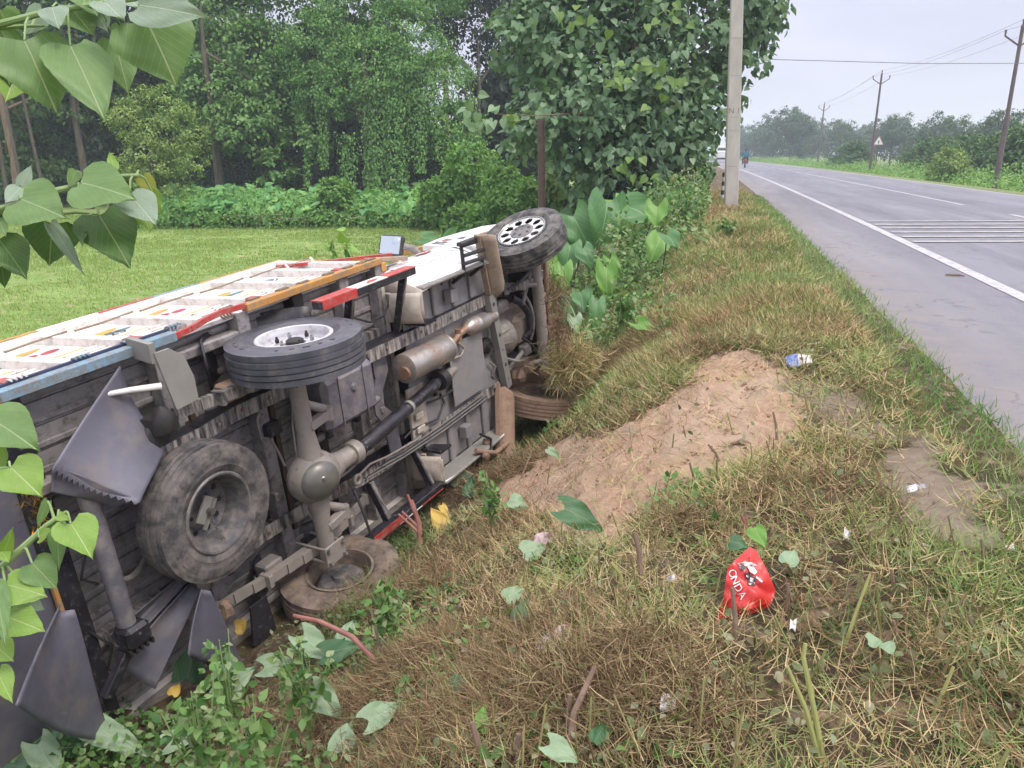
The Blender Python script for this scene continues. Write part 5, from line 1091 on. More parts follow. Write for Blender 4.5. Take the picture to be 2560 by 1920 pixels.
# dry cut straw over the verge
x1_, y1_ = zpts(150000, -1.7, 1.12, 1.0, 8.0, 1.05); x2_, y2_ = zpts(60000, -1.9, 1.1, 6.5, 30, 1.5)
x_ = np.concatenate([x1_, x2_]); y_ = np.concatenate([y1_, y2_]); d_ = .38 + .8 * np.clip(.42 + 2.0 * fbm(x_ * 1.1 + 5, y_ * 1.1, 3), 0, 1)
x_, y_ = keep(x_, y_, d_ * (1 - .93 * bare(x_, y_)) * np.clip(.35 + (x_ - off(y_) + 1.2) / 1.2, .15, 1) * (1 - .75 * np.exp(-((x_ + 1.2) / .5) ** 2 - ((y_ - 6.3) / .9) ** 2)))
strands('straw_litter', x_, y_, .075 + .006 * np.clip(y_, 0, 12), .0017 + .00062 * np.clip(y_, 0, 15), G_STRAW, 'dry cut straw strewn over the verge', 'straw', (-.05, .55), (.0, .06))
# root-matted brown heaps on the slope
x_, y_ = zpts(70000, -2.1, .9, 1.0, 8.2, 1.0); d_ = np.clip(2.0 * fbm(x_ * 1.3, y_ * 1.3 + 9, 3) + .35 - .35 * np.clip(x_, 0, 1), 0, 1); x_, y_ = keep(x_, y_, d_ * (1 - .85 * bare(x_, y_)))
strands('matted_roots', x_, y_, .09, .0028, G_ROOT, 'brown matted roots and dead stems on the torn slope', 'roots', (-.1, .7), (.0, .09))
G_VERGE = LEAF('verge_grass_pale', [(.12, .24, .06), (.17, .31, .085), (.24, .36, .12), (.36, .40, .18)], .3)
# green grass, rank along the asphalt and thin elsewhere
x1_, y1_ = zpts(36000, .55, 1.50, 1.2, 26, 1.6); x1_ = x1_ + .05 * fbm(y1_ * 1.5, y1_ * 0, 3)
k_ = np.abs(fbm(x1_ * 2, y1_ * .8, 2)) + .5; x1_, y1_ = keep(x1_, y1_, np.clip(k_, 0, 1) * (1 - bare(x1_, y1_)) * np.clip((1.58 - (x1_ - off(y1_))) / .25, .1, 1) * np.clip((x1_ - off(y1_) - .55) / .45, .08, 1))
strands('verge_grass', x1_, y1_, .075, .0042 + .0006 * y1_, G_VERGE, 'green grass along the edge of the asphalt', 'grass', (.15, 1.3), (-.01, .01))
x1_, y1_ = zpts(70000, -2.0, 1.05, 1.0, 9, 1.0); d_ = np.clip(.28 + .5 * np.clip(x1_ + .1, 0, 1) * (y1_ < 3.6) + 1.7 * fbm(x1_ * .9 + 2, y1_ * .9 + 4, 3), 0, 1); x1_, y1_ = keep(x1_, y1_, d_ * (1 - .97 * bare(x1_, y1_)))
strands('flattened_grass', x1_, y1_, .10, .0022 + .0005 * y1_, G_GRASS, 'flattened green grass among the straw', 'grass', (.0, .7), (.0, .05))
x1_, y1_ = zpts(30000, -1.9, 1.05, 6, 28, 1.3); d_ = np.clip(.35 + 1.3 * fbm(x1_ * .8 + 2, y1_ * .8 + 4, 3), 0, 1); x1_, y1_ = keep(x1_, y1_, d_)
strands('far_verge_grass', x1_, y1_, .15, .012, G_GRASS, 'patchy green grass on the verge towards the pole', 'grass', (.3, 1.4), (.0, .02))
# withered leaf litter
x_, y_ = zpts(30000, -2.3, .9, 1.0, 8.5, 1.0); d_ = np.clip(.35 + 1.6 * fbm(x_ * 1.5 + 31, y_ * 1.5, 3) - .3 * np.clip(x_ + .2, 0, 1), 0, 1); x_, y_ = keep(x_, y_, d_ * (1 - .96 * bare(x_, y_)))
P = lay(x_, y_, rng.uniform(.005, .07, len(x_))); o = leaf_mesh('withered_leaf_litter', P, rdir(len(P), .4), .030, LEAF('withered_leaves', [(.12, .10, .05), (.20, .17, .09), (.17, .21, .10), (.30, .32, .20), (.10, .15, .05), (.36, .33, .22)], .2, .7), None, LOV, .0, 1.2); tag(o, 'withered leaves mixed into the brush', 'leaf litter', kind='stuff')
# heaps of torn brown brush
BP = []; BD_ = []
for px, py, r_, h_, n in [(1000, 1690, .24, .13, 5200), (1130, 1800, .22, .12, 4200), (1290, 1640, .20, .10, 3600), (1560, 1660, .20, .10, 3400), (1010, 1500, .16, .09, 2200), (1720, 1330, .16, .09, 2200), (1290, 1180, .22, .08, 3000), (1500, 940, .3, .16, 4200), (1620, 880, .28, .14, 3400), (1430, 1010, .22, .12, 2600), (1380, 1760, .2, .1, 3000), (1620, 1800, .2, .09, 2600)]:
    g = gpx(px, py); rad = r_ * np.sqrt(rng.random(n)); a = rng.uniform(0, 6.283, n); xx, yy = g[0] + rad * np.cos(a) * 1.3, g[1] + rad * np.sin(a); P = lay(xx, yy); P[:, 2] += h_ * rng.random(n) * (1 - (rad / r_) ** 2); BP.append(P); d = rng.normal(size=(n, 3)); d[:, 2] *= .55; BD_.append(norm(d))
P = np.concatenate(BP); d = np.concatenate(BD_); n = len(P); dd_ = P[:, 1]; l = rng.uniform(.04, .13, n) * (1 + .06 * dd_); w = .0016 + .0006 * dd_; V, F, q = scatter(BLADE[0], BLADE[1], P, frames(d, norm(rng.normal(size=(n, 3)))), np.stack([w, l, l * 1.6], -1))
o = npmesh('brush_heaps', V, F, LEAF('torn_brush', [(.10, .065, .04), (.19, .125, .075), (.30, .205, .12), (.42, .31, .18), (.16, .18, .07)], .05, .85, spec=.1), None, q); tag(o, 'heaps of torn brown brush and roots on the slope', 'brush', kind='stuff')
# cut stubble
x1_, y1_ = zpts(2600, -1.2, 1.0, 1.2, 14, 1.2); x1_, y1_ = keep(x1_, y1_, 1 - .96 * bare(x1_, y1_)); n = len(x1_)
a = rng.uniform(0, 2 * math.pi, n); t_ = rng.uniform(1.0, 1.5, n); d = np.stack([np.cos(a) * np.cos(t_), np.sin(a) * np.cos(t_), np.sin(t_)], -1)
ST = (np.array([(-.5, 0, -.3), (.5, 0, -.3), (0, 0, .6), (-.4, 1, -.3), (.4, 1, -.3), (0, 1.04, .5)]), np.array([(0, 1, 4), (0, 4, 3), (1, 2, 5), (1, 5, 4), (2, 0, 3), (2, 3, 5)]))
w = rng.uniform(.004, .0085, n); V, F, q = scatter(ST[0], ST[1], lay(x1_, y1_, -.01), frames(d, np.repeat([[.3, -.9, .1]], n, 0)), np.stack([w, rng.uniform(.06, .19, n), w], -1)); o = npmesh('cut_stubble', V, F, G_STALK, None, q); tag(o, 'short cut stems standing in the straw', 'stubble', kind='stuff')
# small broad-leaved weeds on the slope
def weeds(name, n, x0, x1, y0, y1, size, hmax, label, thr=.2, pw=1.0, tpl=LOV, mat=None, seed=0):
    x_, y_ = zpts(n, x0, x1, y0, y1, pw); k = np.clip(thr + 1.7 * fbm(x_ * 1.2 + seed, y_ * 1.2 + 2 * seed, 3), 0, 1); x_, y_ = keep(x_, y_, k * (1 - .98 * bare(x_, y_)))
    P = lay(x_, y_); P[:, 2] += rng.random(len(x_)) ** 1.3 * hmax * np.clip(.6 + 1.6 * fbm(x_ * 1.2 + seed, y_ * 1.2 + 2 * seed, 3), .15, 1.3) + .01
    o = leaf_mesh(name, P, np.repeat([[.1, -.3, .8]], len(P), 0), size, mat or G_WEED, None, tpl, .15, .9); tag(o, label, 'weeds', kind='stuff')
weeds('slope_weeds', 10000, -1.7, .1, 1.2, 5.2, .042, .07, 'low leafy weeds on the slope below the verge', .12, seed=3)
weeds('ditch_weeds', 11000, -3.1, -1.0, 1.5, 2.95, .034, .15, 'bright leafy weeds in front of the mud flaps', .35, seed=5)
weeds('bank_weeds', 15000, -3.4, -.6, 7.6, 14, .06, .36, 'waist-high weeds on the bank beyond the cab', .45, seed=7)
weeds('bank_top_weeds', 9000, -1.7, -.1, 11, 24, .10, .85, 'tall seeding weeds below the roadside tree', .35, seed=9)
weeds('torn_greenery', 4200, -1.3, -.3, 6.0, 8.6, .05, .12, 'torn greenery heaped in front of the cab', .35, seed=11)
# field grass
n = 130000; y_ = 2 + 30 * rng.random(n) ** .75; x_ = -3.0 - (2 + 1.0 * y_) * rng.random(n); P = lay(x_, y_)
a = rng.uniform(0, 2 * math.pi, n); t_ = rng.uniform(.6, 1.5, n); d = np.stack([np.cos(a) * np.cos(t_), np.sin(a) * np.cos(t_), np.sin(t_)], -1); l = rng.uniform(.05, .11, n) * (1 + .9 * np.clip(fbm(x_ * .5, y_ * .5, 3), -.5, 1)); w = .006 + .0011 * y_
V, F, q = scatter(BL2[0], BL2[1], P, frames(d, norm(rng.normal(size=(n, 3)) * .5 + np.array([.2, -.8, .2]))), np.stack([w, l, l], -1)); o = npmesh('field_grass', V, F, G_FIELD, None, q); tag(o, 'short bright grass of the field behind the truck', 'grass', kind='stuff')
n = 14000; y_ = rng.uniform(5.5, 10.5, n); x_ = -3.6 - rng.random(n) * 5; k = fbm(x_ * .6, y_ * .9, 3) > .05 + .2 * (y_ > 8.5); x_, y_ = x_[k], y_[k]; P = lay(x_, y_); P[:, 2] += .16 * rng.random(len(x_))
o = leaf_mesh('field_weeds', P, np.repeat([[0, -.3, .8]], len(P), 0), .06, G_SHRUB, None, LOV, .1); tag(o, 'strip of darker weeds in the field behind the gate', 'weeds', kind='stuff')

# ------------------------------------------------------------------ large leaves with veins
def VLEAF(name, c_lo, c_hi, vein, trans=.3, rough=.42):
    m, t, b = nodes(name); u = attr(t, 'lu').outputs['Fac']; v = attr(t, 'lv').outputs['Fac']
    def mth(op, a, b_=None):
        n = t.nodes.new('ShaderNodeMath'); n.operation = op
        for i, x in ((0, a), (1, b_)):
            if x is None: continue
            if hasattr(x, 'links'): t.links.new(x, n.inputs[i])
            else: n.inputs[i].default_value = x
        return n.outputs[0]
    au = mth('ABSOLUTE', u); lat = mth('FRACT', mth('MULTIPLY', mth('SUBTRACT', v, mth('MULTIPLY', au, .85)), 6.0)); lat = mth('ABSOLUTE', mth('SUBTRACT', lat, .5))
    lv_ = rng_(t, lat, .455, .49); mid = rng_(t, au, .012, .026, 1, 0); vn = mth('MAXIMUM', mth('MULTIPLY', lv_, .55), mid)
    f = noise(t, 9, 4, .6); col = mixc(t, rng_(t, f, .3, .7), c_lo, c_hi); f2 = noise(t, 60, 3, .6); col = mixc(t, rng_(t, f2, .3, .75, 0, .35), col, tuple(k * .75 for k in c_lo)); spk = noise(t, 130, 2, .5, seed=4); blt = noise(t, 24, 5, .7, seed=7); col = mixc(t, vn, col, vein); col = mixc(t, rng_(t, blt, .68, .74, 0, .55), col, (.30, .22, .08)); col = mixc(t, rng_(t, spk, .72, .76, 0, .5), col, (.18, .14, .05))
    t.links.new(col, b.inputs['Base Color']); b.inputs['Roughness'].default_value = rough; b.inputs['Specular IOR Level'].default_value = .45
    bump(t, b, vn, .5, .002)
    tr = t.nodes.new('ShaderNodeBsdfTranslucent'); t.links.new(mixc(t, 1.0, col, (1, 1, .5), 'MULTIPLY'), tr.inputs[0]); ms = t.nodes.new('ShaderNodeMixShader'); ms.inputs[0].default_value = trans
    t.links.new(b.outputs[0], ms.inputs[1]); t.links.new(tr.outputs[0], ms.inputs[2]); t.links.new(ms.outputs[0], t.nodes['Material Output'].inputs[0]); return m
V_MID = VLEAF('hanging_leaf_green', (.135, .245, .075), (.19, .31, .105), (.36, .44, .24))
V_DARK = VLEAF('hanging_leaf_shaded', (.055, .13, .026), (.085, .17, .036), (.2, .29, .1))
V_PALE = VLEAF('hanging_leaf_pale', (.24, .34, .24), (.32, .41, .31), (.50, .55, .42))
V_YEL = VLEAF('hanging_leaf_yellow', (.42, .46, .12), (.5, .52, .16), (.55, .55, .3))
V_LIME = VLEAF('hanging_leaf_young', (.20, .35, .06), (.28, .43, .085), (.46, .55, .25))
V_TARO = VLEAF('taro_leaf', (.085, .22, .075), (.13, .28, .10), (.26, .40, .20))
V_TAROL = VLEAF('taro_leaf_bright', (.15, .33, .06), (.20, .39, .075), (.32, .46, .17))
V_FALL = VLEAF('wilted_leaf_pale', (.26, .39, .22), (.36, .48, .31), (.45, .53, .38))
V_FALLD = VLEAF('wilted_leaf_dark', (.045, .13, .055), (.08, .19, .075), (.2, .3, .16))
V_FALLY = VLEAF('wilted_leaf_yellow', (.62, .40, .07), (.70, .50, .13), (.66, .50, .2), .15)
def big_leaf(name, base, tip, width, nrm, mat, parent, kind='ovate', fold=.12, curl=.1, wav=.02, seed=0, loc0=(0, 0, 0)):
    """one leaf blade from base to tip; nrm is the side it shows"""
    rr = np.random.default_rng(seed); base = np.array(base, float) - np.array(loc0); tip = np.array(tip, float) - np.array(loc0); y = tip - base; L = np.linalg.norm(y); y = y / L
    x = np.cross(y, np.array(nrm, float)); x = x / (np.linalg.norm(x) + 1e-9); z = np.cross(x, y); nv, nu = 17, 10
    V = []; U = []; W = []
    for i in range(nv + 1):
        v = i / nv
        if kind == 'ovate':      # heart-based ovate with drawn-out tip
            hw = math.sin(math.pi * min(1, (v * .98 + .02)) ** .52) ** .85 * (1 - .25 * v); hw = hw if v < .86 else min(hw, .16 * (1 - (v - .86) / .14) + .004); lobe = .10 * math.exp(-(v / .16) ** 2)
        else:                    # arrow-shaped taro blade with basal lobes
            hw = (math.sin(math.pi * (v * .94 + .06) ** .58) ** .8) * (1 - .15 * v); lobe = .32 * math.exp(-(v / .2) ** 2)
        for j in range(-nu, nu + 1):
            s = j / nu; wv = wav * math.sin(9 * v + 4 * s + seed) * abs(s) + .012 * rr.normal() * abs(s) * .3
            ser = (1 + .025 * ((i % 2) - .5)) if abs(j) == nu else 1
            X = s * hw * .5 * width * ser; Y = (v - lobe * abs(s) ** 1.5 * (.9 if abs(s) > .12 else abs(s) / .12 * .9)) * L
            Zz = (fold * abs(s) ** 1.2 * width * .5) - curl * L * (v - .15) ** 2 + wv * L
            V.append(base + x * X + y * Y + z * Zz); U.append(s * hw); W.append(v)
    m = 2 * nu + 1; F = [(i * m + j, i * m + j + 1, (i + 1) * m + j + 1, (i + 1) * m + j) for i in range(nv) for j in range(m - 1)]
    o = npmesh(name, np.array(V), np.array(F), mat, parent, sm=True)
    pattr(o, 'lu', U); pattr(o, 'lv', W); return o
m_stemg = M('green_stem', (.20, .30, .10), (.26, .36, .15), 12, .5, bmp=.1); m_stemd = M('dark_leaf_stalk', (.06, .05, .05), (.10, .09, .07), 12, .6); m_stemr = M('reddish_taro_stalk', (.26, .10, .085), (.36, .16, .13), 14, .5)
# ---- sapling whose branches hang into the picture
SB = at_depth(-620, 1300, 1.75); SB[2] = float(height(SB[0], SB[1])); SAP = empty('roadside_sapling', tuple(SB)); tag(SAP, 'young tree hanging large heart-shaped leaves close over the truck tail', 'tree')
tt = [SB - SB, at_depth(-600, 1000, 1.75) - SB, at_depth(-560, 350, 1.75) - SB, at_depth(-450, -200, 1.8) - SB]; MB().tube([tuple(p) for p in tt], [.03, .026, .02, .012], 10).build('trunk', m_barkp, SAP, sm=True)
def Z0(x, y): return x / 2.304, y / 2.304
def Z8(x, y): return x / 4.879, 380 + y / 4.879
def Z3(x, y): return x / 2.765, 1000 + y / 2.765
LV = [  # frame, base, tip, width (zoom px), depth, material, stem anchor
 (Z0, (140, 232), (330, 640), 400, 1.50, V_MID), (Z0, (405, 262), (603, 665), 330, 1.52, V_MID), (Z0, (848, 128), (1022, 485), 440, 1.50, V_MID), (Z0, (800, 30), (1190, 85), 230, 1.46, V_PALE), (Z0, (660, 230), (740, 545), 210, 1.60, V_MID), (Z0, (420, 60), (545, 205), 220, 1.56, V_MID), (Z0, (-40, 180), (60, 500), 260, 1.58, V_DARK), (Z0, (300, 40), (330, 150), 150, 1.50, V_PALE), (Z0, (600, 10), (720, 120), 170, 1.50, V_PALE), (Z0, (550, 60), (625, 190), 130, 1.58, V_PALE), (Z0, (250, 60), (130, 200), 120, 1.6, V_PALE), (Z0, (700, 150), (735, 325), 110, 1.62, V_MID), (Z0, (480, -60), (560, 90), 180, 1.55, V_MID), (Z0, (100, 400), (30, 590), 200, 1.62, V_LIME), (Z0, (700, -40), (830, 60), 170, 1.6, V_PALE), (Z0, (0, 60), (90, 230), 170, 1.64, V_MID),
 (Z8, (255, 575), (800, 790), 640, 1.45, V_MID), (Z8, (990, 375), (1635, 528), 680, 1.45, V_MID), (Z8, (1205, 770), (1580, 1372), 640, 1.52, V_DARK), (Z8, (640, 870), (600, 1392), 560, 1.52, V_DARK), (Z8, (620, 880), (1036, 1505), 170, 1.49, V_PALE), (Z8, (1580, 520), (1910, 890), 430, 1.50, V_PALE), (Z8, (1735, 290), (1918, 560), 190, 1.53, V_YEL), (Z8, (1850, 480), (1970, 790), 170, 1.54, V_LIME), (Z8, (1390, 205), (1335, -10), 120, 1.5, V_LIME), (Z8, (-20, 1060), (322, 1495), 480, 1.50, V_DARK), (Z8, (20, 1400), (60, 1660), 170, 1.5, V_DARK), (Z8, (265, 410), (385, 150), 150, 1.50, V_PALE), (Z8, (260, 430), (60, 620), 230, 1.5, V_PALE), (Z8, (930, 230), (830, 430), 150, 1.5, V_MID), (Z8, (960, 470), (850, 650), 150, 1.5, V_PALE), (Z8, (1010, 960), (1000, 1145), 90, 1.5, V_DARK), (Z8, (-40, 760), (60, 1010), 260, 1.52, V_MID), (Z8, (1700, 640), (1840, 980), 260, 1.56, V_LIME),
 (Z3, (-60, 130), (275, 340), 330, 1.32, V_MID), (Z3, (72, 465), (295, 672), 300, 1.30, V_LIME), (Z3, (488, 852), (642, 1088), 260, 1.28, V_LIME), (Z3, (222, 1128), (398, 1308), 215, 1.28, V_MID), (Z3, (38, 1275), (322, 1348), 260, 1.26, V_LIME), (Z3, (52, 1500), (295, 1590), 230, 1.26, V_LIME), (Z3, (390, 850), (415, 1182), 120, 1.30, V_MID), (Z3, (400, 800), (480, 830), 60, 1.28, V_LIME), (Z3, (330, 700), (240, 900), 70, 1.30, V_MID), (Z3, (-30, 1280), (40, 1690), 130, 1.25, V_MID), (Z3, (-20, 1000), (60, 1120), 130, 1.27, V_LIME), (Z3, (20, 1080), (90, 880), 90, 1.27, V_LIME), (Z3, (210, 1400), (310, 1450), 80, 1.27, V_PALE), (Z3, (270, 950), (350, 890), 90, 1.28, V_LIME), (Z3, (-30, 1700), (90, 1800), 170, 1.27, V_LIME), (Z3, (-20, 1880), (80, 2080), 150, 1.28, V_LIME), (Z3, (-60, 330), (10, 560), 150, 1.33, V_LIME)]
def px3(fr, p, dep): a, b_ = fr(*p); return at_depth(a, b_, dep)
stems = [(Z0, [(-560, 130), (0, 140), (260, 70), (620, 15), (830, -10)], 1.54, .006), (Z0, [(-560, 60), (-100, 170), (140, 150), (260, 150)], 1.56, .004), (Z8, [(-1700, 1000), (-500, 800), (0, 690), (250, 612)], 1.49, .006), (Z8, [(-1700, 1100), (-200, 820), (660, 480), (975, 410), (1250, 300), (1700, 285)], 1.51, .006), (Z8, [(600, 760), (930, 735), (1200, 760)], 1.53, .003), (Z3, [(-900, 1700), (-200, 1330), (0, 1165), (200, 980), (330, 860), (460, 775)], 1.29, .006), (Z3, [(-900, 700), (-60, 480), (70, 465)], 1.31, .003), (Z3, [(-900, 300), (-100, 100)], 1.33, .004)]
brs = []
for fr, pts, dep, r_ in stems:
    P_ = [px3(fr, p, dep) - SB for p in pts]; 
    if pts[0][0] < -500:
        z_ = P_[0][2]; j = min(range(3), key=lambda i: abs((tt[i][2] + tt[i + 1][2]) / 2 - z_)); tq = np.clip((z_ - tt[j][2]) / (tt[j + 1][2] - tt[j][2]), 0, 1); P_[0] = tt[j] + (tt[j + 1] - tt[j]) * tq
    o = MB().tube([tuple(p) for p in P_], [r_ * (1.5 - .9 * i / (len(P_) - 1)) for i in range(len(P_))], 8).build('branch', m_stemg, SAP, sm=True); brs.append((o, np.array([P_[0] * (1 - t_) + P_[1] * t_ for t_ in np.linspace(0, 1, 6)] + [a_ * (1 - t_) + b_ * t_ for a_, b_ in zip(P_[1:-1], P_[2:]) for t_ in np.linspace(0, 1, 12)])))
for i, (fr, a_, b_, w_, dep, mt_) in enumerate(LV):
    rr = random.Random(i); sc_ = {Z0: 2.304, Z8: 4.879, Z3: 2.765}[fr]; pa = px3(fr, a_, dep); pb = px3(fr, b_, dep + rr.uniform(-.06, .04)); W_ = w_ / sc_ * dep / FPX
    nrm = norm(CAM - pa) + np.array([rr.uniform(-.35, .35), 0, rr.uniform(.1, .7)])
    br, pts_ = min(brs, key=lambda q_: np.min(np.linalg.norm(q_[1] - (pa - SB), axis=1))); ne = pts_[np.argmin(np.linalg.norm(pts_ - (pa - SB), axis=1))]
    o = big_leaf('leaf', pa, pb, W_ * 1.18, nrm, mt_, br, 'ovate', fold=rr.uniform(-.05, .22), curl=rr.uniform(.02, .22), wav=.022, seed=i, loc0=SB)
    md = (ne + (pa - SB)) / 2 + np.array([0, 0, .01]); MB().tube([tuple(ne), tuple(md), tuple(pa - SB)], [.0026, .0021, .0018], 6).build('petiole', m_stemg, br, sm=True)
# ---- taro plants on the bank beyond the cab
def dep_over(px, py, h):
    d = (px - 1280) * RT - (py - 960) * UP + FPX * FW; t_ = np.linspace(2, 40, 1500); P = CAM + d[None] * (t_ / FPX)[:, None]; b_ = P[:, 2] - height(P[:, 0], P[:, 1]) - h; i = int(np.argmax(b_ < 0)); return float(t_[i]) if b_[i] < 0 else 10.0
TP = [  # plant: [(leaf px, leaf py, length px, width px, hang angle deg, depth, mat)]
 ('taro plant with the widest leaf beside the upper front wheel', [(1512, 555, 112, 92, 97, .75, V_TARO), (1455, 580, 104, 90, 60, .70, V_TARO), (1552, 520, 60, 62, 50, .80, V_TAROL)]),
 ('taro plant with raised leaves below the roadside tree', [(1605, 530, 78, 82, 20, .75, V_TARO), (1640, 538, 50, 56, 95, .7, V_TAROL), (1570, 555, 52, 60, 120, .65, V_TAROL)]),
 ('taro plant with two spread leaves standing in the straw', [(1640, 618, 62, 58, 115, .5, V_TAROL), (1680, 602, 42, 50, 50, .5, V_TARO)]),
 ('small taro with upright bright leaf beside the pale marker stone', [(1517, 706, 84, 52, 88, .35, V_TAROL), (1537, 668, 52, 34, 60, .45, V_TAROL)]),
 ('taro plant pressed against the front tyre', [(1420, 645, 74, 60, 100, .55, V_TARO), (1404, 700, 78, 50, 95, .5, V_TAROL), (1440, 600, 60, 60, 110, .6, V_TARO), (1468, 640, 50, 50, 60, .5, V_TARO)]),
 ('low taro plant behind the front axle', [(1415, 770, 48, 46, 100, .4, V_TARO), (1455, 752, 46, 46, 85, .4, V_TARO), (1490, 780, 66, 44, 95, .35, V_TARO), (1440, 810, 36, 36, 80, .3, V_FALL)]),
 ('taro seedling with one round leaf on the straw', [(1580, 785, 30, 34, 60, .15, V_TARO), (1612, 815, 46, 40, 20, .15, V_TAROL)]),
 ('taro clump behind the first taro plants', [(1520, 490, 60, 60, 60, .8, V_TARO), (1450, 520, 62, 62, 100, .8, V_TAROL), (1400, 550, 56, 56, 95, .8, V_TARO), (1560, 480, 50, 46, 100, .8, V_TARO)]),
 ('taro clump near the black and white marker post', [(1690, 500, 36, 36, 80, .5, V_TARO), (1720, 515, 36, 36, 110, .5, V_TARO), (1660, 515, 36, 34, 60, .5, V_TARO), (1640, 500, 40, 40, 95, .6, V_TARO)]),
 ('taro clump at the bank behind the mirror', [(1080, 597, 52, 40, 10, .8, V_TARO), (1120, 594, 45, 36, 160, .8, V_TARO)])]
for i, (lab, lv_) in enumerate(TP):
    lv_ = [(l[0], l[1], l[2], l[3], l[4], dep_over(l[0], l[1], l[5]), l[6]) for l in lv_]; a0, b0_, *_r = lv_[0]; d0 = lv_[0][5]; g0 = at_depth(np.mean([l[0] for l in lv_]), b0_, np.mean([l[5] for l in lv_]) + .1); g0[2] = float(height(g0[0], g0[1])); T_ = empty('taro_plant', tuple(g0)); tag(T_, lab, 'taro plant', 'taro plants on the bank')
    for j, (a, b_, L_, W_, ang, dep, mt_) in enumerate(lv_):
        k = dep / FPX; ca, sa = math.cos(R(ang)), math.sin(R(ang)); pb0 = at_depth(a - ca * L_ * .45, b_ - sa * L_ * .45, dep + .05); pt = at_depth(a + ca * L_ * .55, b_ + sa * L_ * .55, dep - .10)
        big_leaf('leaf', pb0, pt, W_ * 1.1 * k, norm(CAM - pb0) + np.array([rng.uniform(-.5, .6), 0, rng.uniform(.5, 1.3)]), mt_, T_, 'taro', rng.uniform(-.05, .35), rng.uniform(.25, .6), .06, 100 + 10 * i + j, g0)
        hh = Vector(pb0 - g0); MB().tube([(rng.uniform(-.06, .06), rng.uniform(-.06, .06), 0), tuple(hh * .5 + Vector((0, .06, .05))), tuple(hh)], [.014, .010, .006], 7).build('stalk', m_stemd if j % 2 else m_stemg, T_, sm=True)
# ---- torn leaves lying about
FL = [((350, 1350), 430, 260, 10, V_FALLD, 'large dark taro leaf lying in front of the tail flap', Z3 and 5), ((730, 1300), 420, 150, -28, V_FALL, 'long pale folded taro leaf beside the dark one', 5), ((1160, 1270), 250, 120, 20, V_FALL, 'pale torn taro leaf at the ditch weeds', 5), ((1470, 930), 260, 130, 40, V_FALL, 'pale torn leaf below the saw-toothed flap', 5), ((1180, 820), 280, 150, 80, V_FALLD, 'dusty green leaf leaning on the saw-toothed flap', 5), ((1950, 740), 230, 140, -40, V_FALL, 'pale curled leaf below the rear wheel', 5), ((2110, 740), 220, 130, 15, V_FALLD, 'green curled leaf beside the broken red stalk', 5), ((2140, 630), 160, 110, 70, V_FALL, 'small pale leaf under the rear wheel', 5), ((1400, 900), 200, 110, -70, V_FALLD, 'dark leaf beside the saw-toothed flap', 5), ((300, 1440), 260, 150, -60, V_FALL, 'pale leaf at the foot of the tail flap', 5), ((1880, 1010), 150, 110, 40, V_FALLD, 'dusty leaf in the weeds below the rear wheel', 5), ((60, 990), 70, 0, 0, V_FALLD, '', 0),
 ((985, 975), 420, 190, 140, V_FALL, 'big pale leaf propped against the side guard', 6), ((1250, 1080), 220, 120, 80, V_FALLD, 'green leaf beside the propped pale leaf', 6), ((930, 1430), 330, 150, 115, V_FALLY, 'yellow wilted leaf beside the red stalk', 6), ((1000, 1340), 150, 70, -60, V_FALLY, 'yellow leaf half next to the wilted one', 6), ((2080, 770), 170, 80, -35, V_FALL, 'pale leaf scrap at the top of the soil', 6), ((1740, 1250), 220, 150, -20, V_FALL, 'pale leaf scrap at the edge of the soil', 6)]
zz = {5: lambda x, y: (x / 2.458, 1320 + y / 2.458), 6: lambda x, y: (860 + x / 3.95, 940 + y / 3.95)}; sc5 = {5: 2.458, 6: 3.95}
FL2 = [((1464, 1296), 115, 62, -25, V_FALLD, 'dark green folded leaf lying on the soil'), ((1340, 1370), 70, 50, 20, V_FALL, 'faded leaf rag below the soil'), ((1310, 1520), 70, 45, 70, V_FALLD, 'bluish green curled leaf in the brush'), ((1290, 1480), 60, 40, 30, V_FALL, 'pale curled leaf in the brush'), ((1205, 1790), 75, 34, 80, V_TAROL, 'single fresh green leaf on a thin stem'), ((1500, 1830), 60, 34, 60, V_FALLD, 'green leaf low in the brush'), ((1410, 1880), 80, 50, -30, V_FALL, 'pale green leaf at the foot of the stalks'), ((2190, 1600), 40, 34, 0, V_FALL, 'pale round leaflet in the cut grass'), ((2225, 1612), 38, 32, 40, V_FALL, 'second pale round leaflet in the cut grass'), ((1900, 1345), 60, 40, -60, V_TAROL, 'green leaf beside the red bag'), ((1850, 1360), 50, 40, -20, V_FALLD, 'leaf above the red bag'), ((1980, 1385), 50, 42, 60, V_FALL, 'leaf to the road side of the red bag'), ((960, 1780), 90, 60, 30, V_FALL, 'pale leaf in the brush near the black bag'), ((700, 1660), 80, 50, 10, V_FALL, 'whitish leaf among the ditch weeds'), ((820, 1760), 95, 60, -40, V_FALL, 'whitish leaf near the black bag'), ((860, 1840), 80, 60, 80, V_FALL, 'whitish torn leaf below the black bag'), ((600, 1560), 45, 40, 50, V_FALLY, 'orange yellow leaf scrap under the flap'), ((440, 1720), 40, 26, 60, V_FALLY, 'small yellow leaf in the ditch weeds'), ((1160, 1700), 60, 40, 30, V_FALLD, 'dark leaf in the brown brush')]
allfl = [(*zz[k](*c), l / sc5[k], w / sc5[k], a, m_, lab) for c, l, w, a, m_, lab, k in FL if k] + [(c[0], c[1], l, w, a, m_, lab) for c, l, w, a, m_, lab in FL2]
